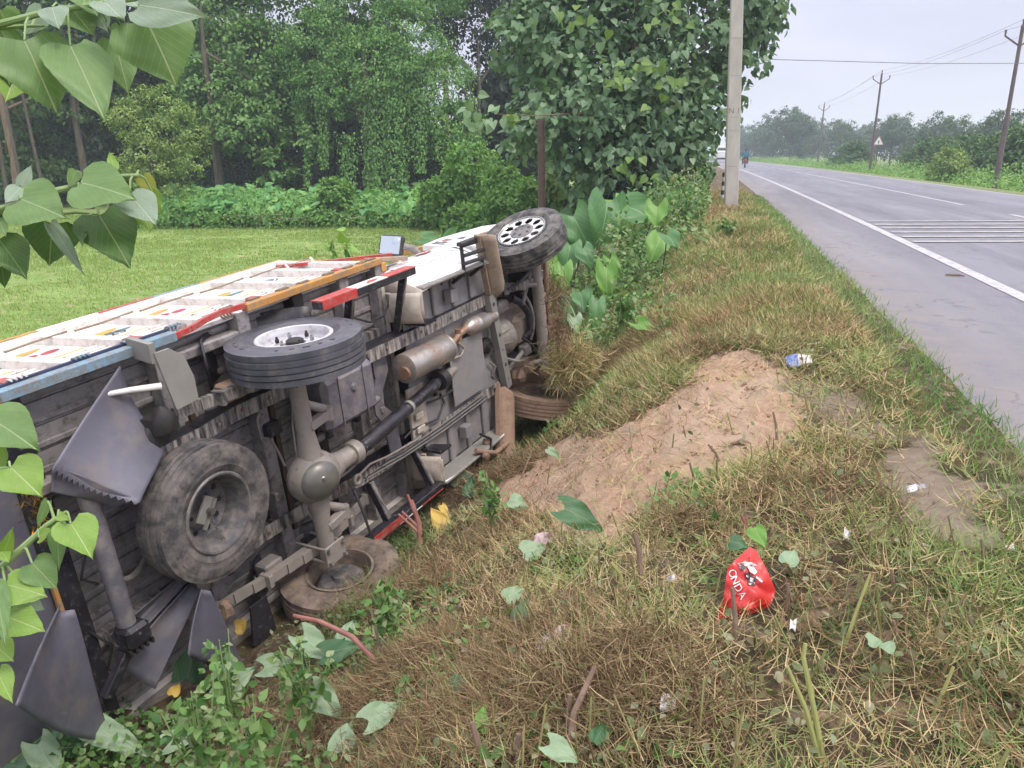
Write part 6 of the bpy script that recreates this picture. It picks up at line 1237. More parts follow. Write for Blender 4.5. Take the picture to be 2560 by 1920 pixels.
for i, (a, b_, L_, W_, ang, mt_, lab) in enumerate(allfl):
    g = gpx(a, b_, .10); dep = float((g - CAM) @ FW) - .04; ca, sa = math.cos(R(ang)), math.sin(R(ang)); p0 = at_depth(a - ca * L_ / 2, b_ + sa * L_ / 2, dep + .03 * sa); p1 = at_depth(a + ca * L_ / 2, b_ - sa * L_ / 2, dep + .10 * sa)
    for p in (p0, p1): p[2] = max(p[2], float(height(p[0], p[1])) + .02)
    o = big_leaf('fallen_leaf', p0, p1, W_ * dep / FPX * 1.25, norm(CAM - g) + np.array([0, 0, .8]), mt_, None, 'taro' if L_ > 75 else 'ovate', rng.uniform(-.1, .3), rng.uniform(.1, .45), .05, 300 + i); tag(o, lab, 'leaf', 'torn leaves lying on the slope')
# ---- broken stalks and sticks
m_stick = M('brown_woody_stem', (.24, .165, .12), (.16, .105, .075), 12, .8, bmp=.3); m_stickg = M('green_yellow_stem', (.34, .36, .12), (.28, .28, .10), 12, .6)
def stick(pts, r, mat, lab, n=8, lift=(0, 0), nm='broken_stalk', cat_='stalk'):
    P_ = []
    for k, (a, b_) in enumerate(pts):
        g = gpx(a, b_); t_ = k / (len(pts) - 1); dep = float((g - CAM) @ FW) if k == 0 else d0 + (t_ * lift[1]); 
        if k == 0: d0 = dep - .02; dep = d0
        P_.append(at_depth(a, b_, dep))
    P_ = [np.array([p[0], p[1], max(p[2], float(height(p[0], p[1])) + .01)]) if k else p - np.array([0, 0, .03]) for k, p in enumerate(P_)]
    rr = [r * (1 - .35 * k / (len(P_) - 1)) for k in range(len(P_))]
    o = MB().tube([tuple(p) for p in P_], rr, n).build(nm, mat, None, sm=True); tag(o, lab, cat_); return o
D = DS
rs = stick([(908 * D, 1185 * D), (905 * D, 1130 * D), (888 * D, 1080 * D)], .022, m_stemr, 'thick red broken taro stalk standing beside the side guard')
for k, (a, b_) in enumerate([((905, 1140), (868, 1105)), ((904, 1150), (860, 1110)), ((900, 1120), (880, 1068))]): 
    g = gpx(908 * D, 1185 * D); dep = float((g - CAM) @ FW) - .02; MB().tube([tuple(at_depth(a[0] * D, a[1] * D, dep)), tuple(at_depth(b_[0] * D, b_[1] * D, dep - .02))], [.012, .008], 7).build('side_shoot', m_stemr, rs, sm=True)
stick([(840 * D, 1445 * D), (760 * D, 1375 * D), (690 * D, 1342 * D), (635 * D, 1330 * D)], .014, m_stemr, 'long reddish stalk lying under the rear wheel', lift=(0, .25))
stick([(835 * D, 1440 * D), (815 * D, 1375 * D), (800 * D, 1312 * D)], .008, m_stick, 'thin split stalk crossing the long reddish stalk', lift=(0, .1))
stick([(925 * D, 1240 * D), (950 * D, 1228 * D), (975 * D, 1222 * D)], .014, m_stick, 'short brown root stub beside the rear wheel')
stick([(1060 * D, 1410 * D), (1110 * D, 1470 * D), (1150 * D, 1560 * D), (1185 * D, 1640 * D)], .012, m_stick, 'arched grey brown stem across the brush')
stick([(1080 * D, 1420 * D), (1140 * D, 1530 * D), (1160 * D, 1610 * D)], .009, m_stick, 'thinner arched stem beside the arched grey brown one')
stick([(1225 * D, 1660 * D), (1240 * D, 1540 * D), (1285 * D, 1440 * D)], .011, m_stick, 'forked upright brown stem in the brush', lift=(0, .1))
stick([(1225 * D, 1600 * D), (1232 * D, 1500 * D)], .011, m_stick, 'upright stem beside the forked brown one')
stick([(1060 * D, 1660 * D), (1030 * D, 1600 * D), (1020 * D, 1560 * D)], .012, m_stick, 'thick curved stem stub at the bottom of the slope')
stick([(1120 * D, 1659 * D), (1120 * D, 1585 * D)], .011, m_stick, 'short thick upright stub at the bottom of the slope')
stick([(1390 * D, 1270 * D), (1380 * D, 1190 * D), (1370 * D, 1150 * D)], .011, m_stick, 'dry root stem below the soil')
stick([(1345 * D, 1290 * D), (1340 * D, 1240 * D), (1320 * D, 1215 * D)], .009, m_stickg, 'yellow green split stem in the brush')
stick([(1120 * D, 1040 * D), (1150 * D, 970 * D)], .006, m_stick, 'thin stick leaning beside the propped leaf', lift=(0, .2))
stick([(1780 * D, 1640 * D), (1740 * D, 1530 * D), (1700 * D, 1440 * D)], .007, m_stickg, 'yellow green stem bent leftwards in the cut grass')
stick([(1785 * D, 1640 * D), (1760 * D, 1540 * D), (1735 * D, 1420 * D), (1740 * D, 1390 * D)], .007, m_stickg, 'tallest yellow green stem in the cut grass')
stick([(1760 * D, 1560 * D), (1755 * D, 1480 * D)], .006, m_stickg, 'short yellow green stem beside the tallest')
stick([(1820 * D, 1400 * D), (1850 * D, 1320 * D), (1880 * D, 1240 * D)], .006, m_stickg, 'dry yellow stem leaning towards the road')
stick([(2010 * D, 1550 * D), (2060 * D, 1440 * D)], .006, m_stickg, 'leaning yellow stem in the grey green grass')
stick([(1590 * D, 1400 * D), (1588 * D, 1330 * D), (1582 * D, 1270 * D)], .009, m_stick, 'purple brown stub poking out at the red bag', lift=(0, 0))
for k, (a, b_, c, d2) in enumerate([(1620, 1165, 1600, 1110), (1600, 1165, 1612, 1112), (1660, 1200, 1645, 1145), (1680, 950, 1670, 890), (1560, 1000, 1530, 960), (1850, 1160, 1843, 1120), (1965, 1180, 1960, 1140), (2125, 1220, 2120, 1165), (1930, 1280, 1925, 1230), (2010, 1330, 2005, 1290), (1775, 1050, 1770, 1000), (1870, 1250, 1868, 1200), (1940, 1400, 1930, 1340), (2100, 1380, 2095, 1330), (1500, 1050, 1490, 1000), (2150, 1420, 2120, 1470), (1700, 1330, 1702, 1260), (1470, 1440, 1465, 1390)]):
    stick([(a * D, b_ * D), ((a + c) / 2 * D + 2, (b_ + d2) / 2 * D), (c * D, d2 * D)], .0075, m_stemr if k < 3 else m_stick, ('reddish cut stub standing above the red bag' if k < 3 else 'brown cut stub at the edge of the soil' if k in (3, 4, 10, 14, 17) else 'brown cut stub beside the sandy patch' if k in (5, 6, 7) else 'brown cut stub in the straw between red bag and asphalt'), nm='cut_stub', cat_='stub')['group'] = 'cut stubs in the straw'
stick([(2005, 700 * 1.0), (2038, 704)], .012, m_stick, 'dark stick lying on the asphalt', nm='road_stick') if False else None
p = gpx(2385, 705); o = MB().tube([(p[0] - .09, p[1] + .02, .012), (p[0], p[1], .016), (p[0] + .09, p[1] - .01, .012)], [.010, .013, .009], 6).build('road_stick', m_stick, None, sm=True); tag(o, 'dark stick lying on the asphalt shoulder', 'stick')
# plants showing above the truck
def leafy(name, lab, px, pyb, pyt, dep, nst, size, spread_, mat, cat_='plant', tpl=LOV):
    g = at_depth(px, pyb, dep); gz = float(height(g[0], g[1])); b0 = np.array([g[0], g[1], gz]); top = at_depth(px, pyt, dep)[2] - gz; T_ = empty(name, tuple(b0)); tag(T_, lab, cat_)
    st_ = MB(); P = []; N = []
    for k in range(nst):
        a = rng.uniform(0, 6.28); rd = rng.uniform(0, spread_); t_ = np.array([math.cos(a) * rd, math.sin(a) * rd, top * rng.uniform(.7, 1)]); st_.tube([(0, 0, 0), (t_[0] * .4, t_[1] * .4, t_[2] * .6), tuple(t_)], [.005, .004, .002] if dep < 6 else [.010, .007, .003], 6)
        m = 16; u = rng.uniform(.35, 1, m) ** .7; P.append(t_ * u[:, None] * np.array([1, 1, 1]) + rng.normal(size=(m, 3)) * .02); N.append(rdir(m, .5))
    st_.build('stem', m_stemg, T_, sm=True); leaf_mesh('leaves', np.concatenate(P), np.concatenate(N), size, mat, T_, tpl, .5, .8); return T_
leafy('leafy_plant', 'tall leafy plant rising behind the upper side gate', 850, 640, 565, 8.6, 9, .15, .26, G_SHRUB, tpl=LHT); leafy('leafy_plant', 'lower leafy plant beside the tall one behind the gate', 765, 650, 620, 8.4, 7, .11, .22, G_SHRUB)
leafy('field_seedling', 'small lone seedling in the field behind the gate', 470, 740, 658, 7.0, 3, .055, .06, G_WEED, 'seedling'); leafy('field_seedling', 'white flowering weed beside the mirror', 930, 640, 590, 9.4, 6, .04, .2, G_FIELD, 'weed')
for px, pyb, pyt, dep, lab in [(1720, 560, 470, 13.5, 'seeding weed clump left of the concrete pole'), (1640, 520, 440, 13.0, 'tall seeding weeds at the trunk of the roadside tree'), (1815, 590, 545, 12.5, 'dark green grass clump in the straw before the pole'), (1420, 850, 800, 7.2, 'leafy weed at the front bumper'), (1560, 740, 700, 8.0, 'weed clump beside the two-leaved taro'), (560, 1640, 1560, 2.9, 'leafy weed at the saw-toothed flap'), (760, 1650, 1590, 3.1, 'bright pointed-leaf weed below the rear wheel'), (980, 1500, 1430, 3.4, 'drooping neem-like seedling beside the muddy tyre'), (480, 1740, 1650, 2.7, 'seeding weed in front of the ditch'), (1230, 1220, 1180, 4.3, 'small weed beside the propped leaf'), (1380, 1460, 1420, 3.4, 'fresh green weed below the soil'), (640, 1800, 1740, 2.6, 'leafy weed above the pale leaves')]:
    leafy('weed_plant', lab, px, pyb, pyt, dep, 8, .042 if dep < 6 else .07, .12 if dep < 6 else .22, G_WEED, 'weed')
# straw and roots caked on the truck nose
n = 2600; c = at_depth(1432, 895, 6.9); P = c + rng.normal(size=(n, 3)) * np.array([.10, .13, .11]) - np.array([0, 0, .05]); P[:, 2] = np.maximum(P[:, 2], height(P[:, 0], P[:, 1])); d = rdir(n, -.3); V, F, q = scatter(BLADE[0], BLADE[1], P, frames(d, norm(rng.normal(size=(n, 3)))), np.stack([np.full(n, .006), rng.uniform(.08, .24, n), rng.uniform(.08, .24, n)], -1)); o = npmesh('straw_wad', V, F, G_STRAW, None, q); tag(o, 'wad of straw and roots caught on the nose of the truck', 'straw', kind='stuff')
n = 900; c0, c1 = at_depth(1392, 690, 6.7), at_depth(1402, 860, 6.6); u = rng.random((n, 1)); P = c0 + (c1 - c0) * u + rng.normal(size=(n, 3)) * .045; d = rdir(n, -.8); V, F, q = scatter(BLADE[0], BLADE[1], P, frames(d, norm(rng.normal(size=(n, 3)))), np.stack([np.full(n, .005), rng.uniform(.06, .18, n), rng.uniform(.06, .18, n)], -1)); o = npmesh('straw_fringe', V, F, G_ROOT, None, q); tag(o, 'fringe of dry roots hanging on the front axle', 'roots', kind='stuff')
# soil clods
CL = MB().lathe([(0, -.5), (.4, -.35), (.52, 0), (.38, .32), (0, .45)], n=7); TVc = np.array(CL.v); TVc += rng.normal(size=TVc.shape) * .07; TFc = np.array(CL.f)
n = 4200; xs_ = rng.uniform(-1.6, 1.0, n * 5); ys_ = rng.uniform(2.6, 7, n * 5); k = rng.random(n * 5) < sdist(xs_, ys_, SOIL, .05) * .6 + .004; xs_, ys_ = xs_[k], ys_[k]; n = len(xs_); V, F, q = scatter(TVc, TFc, lay(xs_, ys_, .004), frames(rdir(n), rdir(n)), rng.uniform(.004, .018, n) * (1 + (rng.random(n) > .93) * 1.3)); m_clod = M('soil_clod', (.42, .275, .18), (.28, .175, .115), 20, .95)
o = npmesh('soil_clods', V, F, m_clod, None, q); tag(o, 'crumbs and clods of loose reddish soil', 'soil', kind='stuff')
# ------------------------------------------------------------------ poles, sign, vehicles, litter
m_conc = M('weathered_concrete', (.50, .46, .415), (.41, .375, .34), 5, .85, bmp=.25, stretch=(1, 1, .35)); m_pole = M('rusty_steel_pole', (.12, .075, .06), (.075, .05, .045), 6, .8, bmp=.2); m_polep = M('purple_grey_steel_pole', (.15, .115, .125), (.11, .08, .085), 6, .7)
pb = at_depth(1827, 528, 18.6); pb[2] = float(height(pb[0], pb[1])) - .1; CP = empty('concrete_pole', tuple(pb)); tag(CP, 'tall weathered concrete pole on the verge marked N 1', 'pole')
q = MB(); hb, ht = .155, .11
prof = [(-1, -.62), (-.9, -.72), (.9, -.72), (1, -.62), (1, .62), (.9, .72), (-.9, .72), (-1, .62)]; Vv = []
for z_, s_ in ((0, hb), (2, hb * .96), (4, hb * .90), (8.2, ht)): Vv += [(a * s_ - .05 * z_ , b_ * s_, z_) for a, b_ in prof]
F_ = [(i * 8 + k, i * 8 + (k + 1) % 8, (i + 1) * 8 + (k + 1) % 8, (i + 1) * 8 + k) for i in range(3) for k in range(8)] + [tuple(range(7, -1, -1)), tuple(range(24, 32))]
q.add(Vv, F_); q.build('shaft', m_conc, CP); CP.rotation_euler = (0, 0, R(8))
m_let = M('stencil_grey', (.15, .13, .12), (.2, .18, .16), 20, .8); zt = at_depth(1838, 282, 18.6)[2] - pb[2]
text_mesh('stencilled_number', 'N 1', .17, m_let, Matrix.Translation((-.05 * zt, -.72 * hb * .92 - .004, zt)) @ Matrix.Rotation(R(90), 4, 'X'), CP)
for k, z_ in enumerate((1.1, 1.9, 2.2, 3.1, 3.9)): MB().box((-.05 * z_, -.72 * hb + .002 * z_, z_), (.20, .003, .006)).build('form_joint', m_let, CP)
# rusty post in front of the roadside tree
pp = at_depth(1357, 600, 18.6); pp[2] = float(height(pp[0], pp[1])) - .1; zt = at_depth(1353, 300, 18.6)[2] - pp[2]
q = MB(); q.box((0, 0, zt / 2), (.14, .012, zt)); q.box((-.075, 0, zt / 2), (.012, .12, zt)); q.box((.075, 0, zt / 2), (.012, .12, zt)); o = q.build('rusty_post', m_pole, None, loc=tuple(pp), rot=(0, R(-1.2), R(20))); tag(o, 'dark rusty steel joist post between truck and roadside tree', 'post')
# black and white marker post behind the concrete pole
mk = at_depth(1806, 490, 21.5); mk[2] = float(height(mk[0], mk[1])); MKP = empty('marker_post', tuple(mk)); tag(MKP, 'black and white banded marker post beside the concrete pole', 'marker post'); m_wp = M('marker_white', (.75, .75, .74), (.6, .6, .6), 9, .6); m_bp = M('marker_black', (.03, .03, .03), (.05, .05, .05), 9, .6)
for k in range(6): MB().cyl((0, 0, .12 * k + .1), (0, 0, .12 * k + .22), .045, 14).build('painted_band', m_wp if k % 2 == 0 else m_bp, MKP, sm=True)
MB().cyl((0, 0, -.1), (0, 0, .1), .044, 14).build('foot', m_conc, MKP, sm=True)
# pale stone marker in the taro
d0 = dep_over(1533, 618, .42); p = at_depth(1533, 632, d0); p[2] = float(height(p[0], p[1])); zt = at_depth(1533, 618, d0)[2] - p[2]; o = MB().box((0, 0, zt / 2), (.06, .05, zt), None, .012).build('marker_stone', M('pale_buff_stone', (.60, .45, .36), (.5, .37, .3), 9, .8), None, loc=tuple(p), rot=(0, R(4), R(20))); tag(o, 'pale buff marker stone poking out of the taro leaves', 'marker stone')
# steel line poles beyond the road
tops = []; labs = ['nearest steel line pole on the far side of the road', 'steel line pole behind the warning sign', 'farthest steel line pole among the hazy trees']
for k, (px, pt, dep, pbm) in enumerate(((2558, 62, 33, 2507), (2205, 183, 62, 2182), (2061, 260, 97, 2046))):
    T_ = at_depth(px, pt, dep); base = np.array([T_[0], T_[1], float(height(T_[0], T_[1]))]); h_ = T_[2] - base[2]; P_ = empty('line_pole', tuple(base)); tag(P_, labs[k], 'pole', 'steel line poles beyond the road')
    MB().tube([(0, 0, -.2), (0, 0, h_ * .45), (0, 0, h_ * .451), (0, 0, h_)], [.115, .115, .09, .075], 12).build('shaft', m_polep, P_, sm=True)
    for s in (-1, 1):
        MB().bar((0, 0, h_ - .85), (s * .62, 0, h_ - .42), .06, .06).build('cross_arm', m_polep, P_); MB().tube([(s * .62, 0, h_ - .45), (s * .62, 0, h_ - .18)], [.03, .05], 8).build('insulator', m_polep, P_, sm=True)
    MB().tube([(0, 0, h_), (0, 0, h_ + .22)], [.03, .05], 8).build('insulator', m_polep, P_, sm=True); tops.append([base + np.array([s, 0, z_]) for s, z_ in ((-.62, h_ - .18), (0, h_ + .22), (.62, h_ - .18))])
m_wire = M('line_wire', (.16, .15, .16), (.2, .19, .2), 9, .5)
def wire(a, b_, sag, r=.011, n=12): a = np.array(a); b_ = np.array(b_); return [tuple(a + (b_ - a) * t_ - np.array([0, 0, 4 * sag * t_ * (1 - t_)])) for t_ in np.linspace(0, 1, n)]
nb = [t_ + (np.array(tops[0][1]) - np.array(tops[1][1])) for t_ in tops[0]]; nf = [t_ + (np.array(tops[2][1]) - np.array(tops[1][1])) for t_ in tops[2]]
for j in range(3):
    o = MB().tube(wire(tops[1][j], tops[0][j], .3) [:-1] + wire(tops[0][j], nb[j], .3), .007, 5).build('line_wire', m_wire, None, sm=True); tag(o, 'thin power line wire passing the nearest steel line pole', 'wire', 'wires of the far-side line'); 
    o = MB().tube(wire(tops[2][j], tops[1][j], .3), .008, 5).build('line_wire', m_wire, None, sm=True); tag(o, 'thin power line wire between the two farther steel line poles', 'wire', 'wires of the far-side line')
wa = at_depth(1640, 125, 21.2); wb = at_depth(1945, 149, 22.5); wc = at_depth(2600, 158, 28); o = MB().tube([tuple(wa), tuple((wa + wb) / 2), tuple(wb), tuple((wb + wc) / 2 - np.array([0, 0, .06])), tuple(wc), tuple(wc + (wc - wb) * .6)], .011, 6).build('service_wire', m_wire, None, sm=True); tag(o, 'single service wire crossing the road from the roadside tree', 'wire')
# warning sign
p = gpx(2187, 428); p = at_depth(2187, 428, float((p - CAM) @ FW)); sb = np.array([p[0], p[1], float(height(p[0], p[1]))]); zt = at_depth(2195, 355, float((p - CAM) @ FW))[2] - sb[2]; SG_ = empty('warning_sign', tuple(sb), R(4)); tag(SG_, 'white triangular warning sign on a dark post beyond the road', 'road sign'); m_swh = M('sign_white', (.78, .76, .78), (.7, .68, .7), 9, .5); m_sred = M('sign_faded_red', (.55, .30, .32), (.5, .25, .28), 9, .5)
MB().tube([(.02, .04, -.1), (-.0, .04, zt + .1)], .045, 8).build('post', m_pole, SG_, sm=True)
def tri(s, y0, y1): return MB().prism([(-.5 * s, -.29 * s + zt), (.5 * s, -.29 * s + zt), (0, .577 * s + zt)], 'y', y0, y1)
tri(1.02, 0, .012).build('sign_border', m_sred, SG_); tri(.84, -.006, -.002).build('sign_face', m_swh, SG_)
MB().prism([(-.045, zt - .16), (.045, zt - .16), (.045, zt + .05), (.13, zt + .05), (.13, zt + .11), (-.045, zt + .11)], 'y', -.012, -.008).build('sign_symbol', m_bp, SG_)
# motorcycle with rider, seen from behind
g = gpx(1862, 421); BY = float(g[1]); BX = float(g[0]); MC = empty('motorcycle', (BX, BY, .0)); tag(MC, 'dark motorcycle riding away on the near lane', 'motorcycle'); m_mc = M('motorcycle_dark_red', (.16, .03, .03), (.1, .02, .02), 9, .35); m_mblk = m_blackp
for y_ in (0, 1.25): MB().lathe([(.23, -.045), (.29, -.05), (.305, 0), (.29, .05), (.23, .045)], (0, y_, .305), (1, 0, 0), n=24).build('wheel', m_tyre, MC, sm=True)
q = MB(); q.box((0, .62, .55), (.26, .5, .34), None, .05); q.box((0, .95, .82), (.28, .45, .22), None, .06); q.build('engine_and_tank', m_mblk, MC)
MB().box((0, .22, .80), (.25, .72, .12), None, .04).build('seat', m_mblk, MC); MB().box((0, -.16, .70), (.2, .12, .16), None, .03).build('tail_lamp', m_red, MC); MB().box((0, -.14, .50), (.16, .02, .12), None, .004).build('number_plate', m_wp, MC); MB().box((0, -.02, .48), (.20, .3, .22), None, .04).build('rear_mudguard', m_mc, MC)
q = MB(); q.tube([(-.36, 1.05, 1.04), (-.1, 1.12, 1.02), (.1, 1.12, 1.02), (.36, 1.05, 1.04)], .016, 8); q.tube([(0, 1.25, .3), (0, 1.1, 1.0)], .03, 8); q.build('handlebar', m_mblk, MC, sm=True); MB().tube([(.16, .5, .35), (.18, -.15, .42)], .045, 10).build('silencer', m_nut, MC, sm=True)
for s in (-1, 1): MB().box((s * .22, -.1, .66), (.06, .06, .05), None, .012).build('indicator', m_amber, MC)
# rider: one skinned body
def skin_person(name, joints, edges, radii, mat, parent):
    me = bpy.data.meshes.new(name); me.from_pydata(joints, edges, []); o = bpy.data.objects.new(name, me); link(o, parent); md = o.modifiers.new('skin', 'SKIN')
    for v, r in zip(me.skin_vertices[0].data, radii): v.radius = r if isinstance(r, tuple) else (r, r)
    me.skin_vertices[0].data[0].use_root = True; o.modifiers.new('sub', 'SUBSURF').levels = 1; o.modifiers['sub'].render_levels = 1; me.materials.append(mat); return o
m_teal_s = M('teal_shirt', (.03, .16, .24), (.02, .12, .18), 12, .8); m_trs = M('dark_trousers', (.03, .03, .04), (.05, .045, .05), 12, .85); m_skin = M('brown_skin', (.22, .12, .08), (.19, .10, .065), 12, .6)
J = [(0, .30, .88), (0, .31, 1.10), (0, .33, 1.34), (0, .34, 1.44), (0, .36, 1.54), (-.19, .34, 1.36), (-.28, .55, 1.16), (-.34, .98, 1.08), (.19, .34, 1.36), (.28, .55, 1.16), (.34, .98, 1.08), (-.13, .34, .86), (-.24, .78, .80), (-.20, .62, .36), (-.20, .76, .30), (.13, .34, .86), (.24, .78, .80), (.20, .62, .36), (.20, .76, .30)]
E_ = [(0, 1), (1, 2), (2, 3), (3, 4), (2, 5), (5, 6), (6, 7), (2, 8), (8, 9), (9, 10), (0, 11), (11, 12), (12, 13), (13, 14), (0, 15), (15, 16), (16, 17), (17, 18)]
Rr = [(.17, .13), (.16, .12), (.17, .11), .055, .075, .075, .055, .04, .075, .055, .04, .10, .075, .055, .05, .10, .075, .055, .05]
PER = empty('person', (BX, BY, 0)); tag(PER, 'person in a teal shirt riding the motorcycle', 'person'); skin_person('body', J, E_, Rr, m_teal_s, PER)
MB().lathe([(0, -.13), (.06, -.12), (.085, -.04), (.095, .03), (.08, .09), (.04, .125), (0, .13)], (0, .37, 1.60), (0, 0, 1), n=18).build('head', m_skin, PER, sm=True); MB().lathe([(.098, -.02), (.103, .03), (.09, .09), (.05, .132), (0, .14)], (0, .355, 1.605), (0, 0, 1), n=18).build('hair', m_bp, PER, sm=True)
skin_person('trousers', [J[0], J[11], J[12], J[13], J[15], J[16], J[17]], [(0, 1), (1, 2), (2, 3), (0, 4), (4, 5), (5, 6)], [(.165, .13), .115, .088, .068, .115, .088, .068], m_trs, PER)
# white van far down the road
vp = gpx(1806, 404); vy = 118.0; vx = 3.4 + float(off(vy)) + 1.0; VN = empty('white_van', (at_depth(1803, 404, 113)[0], at_depth(1803, 404, 113)[1], .0), R(4)); tag(VN, 'white goods van far down the road behind the concrete pole', 'van')
q = MB(); q.box((0, 0, 1.45), (1.75, 3.6, 1.75), None, .08); q.box((0, -.4, .75), (1.7, 4.4, .5), None, .06); q.build('body', m_white, VN); MB().box((0, -2.25, 1.25), (1.6, .7, .9), None, .12).build('bonnet', m_white, VN); MB().box((0, -1.83, 1.78), (1.45, .06, .6), None, .02).build('windscreen', m_ws, VN); MB().box((0, -2.62, .62), (1.7, .12, .25), None, .04).build('bumper', m_grime_shade, VN)
for s in (-1, 1):
    for y_ in (-1.6, 1.2): MB().lathe([(0, -.1), (.2, -.1), (.32, -.09), (.33, .09), (0, .1)], (s * .8, y_, .33), (1, 0, 0), n=20).build('wheel', m_tyre, VN, sm=True)
    MB().lathe([(0, -.03), (.09, -.02), (.1, 0)], (s * .62, -2.61, 1.0), (0, 1, 0), n=14).build('headlight', m_wp, VN, sm=True)
# ---- litter
m_bag = M('red_plastic_bag', (.60, .035, .03), (.50, .03, .028), 5, .35, bmp=.25, bd=.01, rvar=.1); m_prw = M('bag_print_white', (.75, .72, .72), (.65, .6, .6), 15, .45); m_prb = M('bag_print_black', (.05, .045, .05), (.12, .1, .1), 15, .45)
Z7 = lambda x, y: (1700 + x / 2.305, 1200 + y / 2.305); ol = [(400, 385), (440, 405), (500, 515), (553, 640), (522, 700), (440, 735), (335, 765), (200, 825), (250, 690), (262, 590), (275, 510), (335, 445)]
g = gpx(*Z7(330, 780)); bd_ = float((g - CAM) @ FW); up_ = np.array([0, 0, 1.0])
def bagp(x, y, lift=0.0):
    """point of the bag sheet: leans back against the stubble"""
    a, b_ = Z7(x, y); t_ = (825 - y) / 440; p = at_depth(a, b_, bd_ + .10 * t_); cx_, cy_ = (x - 385) / 190, (y - 600) / 230; puff = max(0, 1 - (cx_ * cx_ + cy_ * cy_)); n_ = norm(CAM - p); p = p + n_ * .05; wr = .006 * math.sin(x * .045 + y * .02) + .005 * math.sin(y * .06 - x * .03) + .003 * math.sin(x * .11 + y * .13)
    return p + n_ * (.055 * puff ** .6 + wr * min(1, puff * 3) + lift)
BAG = empty('red_bag', tuple(g)); tag(BAG, 'crumpled red plastic bag with white lettering in the cut grass', 'bag')
cen = (385, 610); rings = [0, .2, .4, .6, .75, .88, 1.0]; OLn = []
for i in range(len(ol)):
    for k in range(4): OLn.append((ol[i][0] + (ol[(i + 1) % 12][0] - ol[i][0]) * k / 4, ol[i][1] + (ol[(i + 1) % 12][1] - ol[i][1]) * k / 4))
m_ = len(OLn); Vb = [bagp(*cen) - g]
for r_ in rings[1:]: Vb += [bagp(cen[0] + (a - cen[0]) * r_, cen[1] + (b_ - cen[1]) * r_) - g for a, b_ in OLn]
Fb = [(0, 1 + k, 1 + (k + 1) % m_) for k in range(m_)] + [(1 + i * m_ + k, 1 + (i + 1) * m_ + k, 1 + (i + 1) * m_ + (k + 1) % m_, 1 + i * m_ + (k + 1) % m_) for i in range(5) for k in range(m_)]
nv_ = len(Vb); back = [tuple(np.array(v) + np.array([0, .02, -.03])) for v in Vb]
MB().add([tuple(v) for v in Vb], Fb).build('bag_front', m_bag, BAG, sm=True, fixn=False); MB().add(back, Fb).build('bag_back', m_bag, BAG, sm=True, fixn=False)
def bagpoly(name, poly, mat, lift):
    n_ = 3; pts = []
    for i in range(len(poly)):
        for k in range(n_): pts.append((poly[i][0] + (poly[(i + 1) % len(poly)][0] - poly[i][0]) * k / n_, poly[i][1] + (poly[(i + 1) % len(poly)][1] - poly[i][1]) * k / n_))
    cx_ = (sum(p[0] for p in pts) / len(pts), sum(p[1] for p in pts) / len(pts)); Vp = [tuple(bagp(*cx_, lift) - g)] + [tuple(bagp(*p, lift) - g) for p in pts]; return MB().add(Vp, [(0, 1 + k, 1 + (k + 1) % len(pts)) for k in range(len(pts))]).build(name, mat, BAG, fixn=False)
def ell_(cx_, cy_, a, b_, an, n=12): return [(cx_ + a * math.cos(q_) * math.cos(an) - b_ * math.sin(q_) * math.sin(an), cy_ + a * math.cos(q_) * math.sin(an) + b_ * math.sin(q_) * math.cos(an)) for q_ in np.linspace(0, 2 * math.pi, n, endpoint=False)]
for nm, pl_, mt_, lf in [('printed_emblem', [(335, 480), (372, 470), (425, 478), (445, 492), (418, 500), (375, 496), (345, 494)], m_prw, .004), ('printed_emblem', [(332, 488), (352, 482), (372, 490), (380, 512), (362, 520), (342, 508)], m_prb, .006), ('printed_emblem', [(388, 500), (425, 500), (446, 530), (430, 545), (405, 530)], m_prw, .006), ('printed_emblem', [(372, 528), (398, 536), (420, 556), (438, 560), (430, 606), (404, 612), (388, 580)], m_prb, .007), ('printed_emblem', [(404, 560), (424, 568), (420, 590), (402, 584)], m_prw, .009), ('printed_emblem', [(395, 596), (428, 588), (432, 596), (400, 606)], m_prw, .009), ('printed_emblem', [(440, 552), (478, 582), (472, 590), (438, 566)], m_prw, .009), ('printed_emblem', [(380, 548), (394, 552), (396, 562), (383, 560)], m_prw, .009)]: bagpoly(nm, pl_, mt_, lf)
# letters O N D A running down the bag: each a mesh laid on the sheet
def letter(ch, c, ang, size):
    cu = bpy.data.curves.new('t', 'FONT'); cu.body = ch; cu.size = size; cu.align_x = 'CENTER'; cu.align_y = 'CENTER'; to = bpy.data.objects.new('t', cu); COL.objects.link(to); me = bpy.data.meshes.new_from_object(to.evaluated_get(bpy.context.evaluated_depsgraph_get())); bpy.data.objects.remove(to); bpy.data.curves.remove(cu)
    ca, sa = math.cos(ang), math.sin(ang)
    for v in me.vertices: x, y = v.co.x, -v.co.y; v.co = bagp(c[0] + x * ca - y * sa, c[1] + x * sa + y * ca, .009) - g
    me.materials.clear(); me.materials.append(m_prw); me.name = 'printed_letter'; link(bpy.data.objects.new('printed_letter', me), BAG)
for ch, c, an in (('O', (302, 540), 1.15), ('N', (316, 578), 1.12), ('D', (334, 622), 1.08), ('A', (356, 665), 1.02)): letter(ch, c, an, 62)
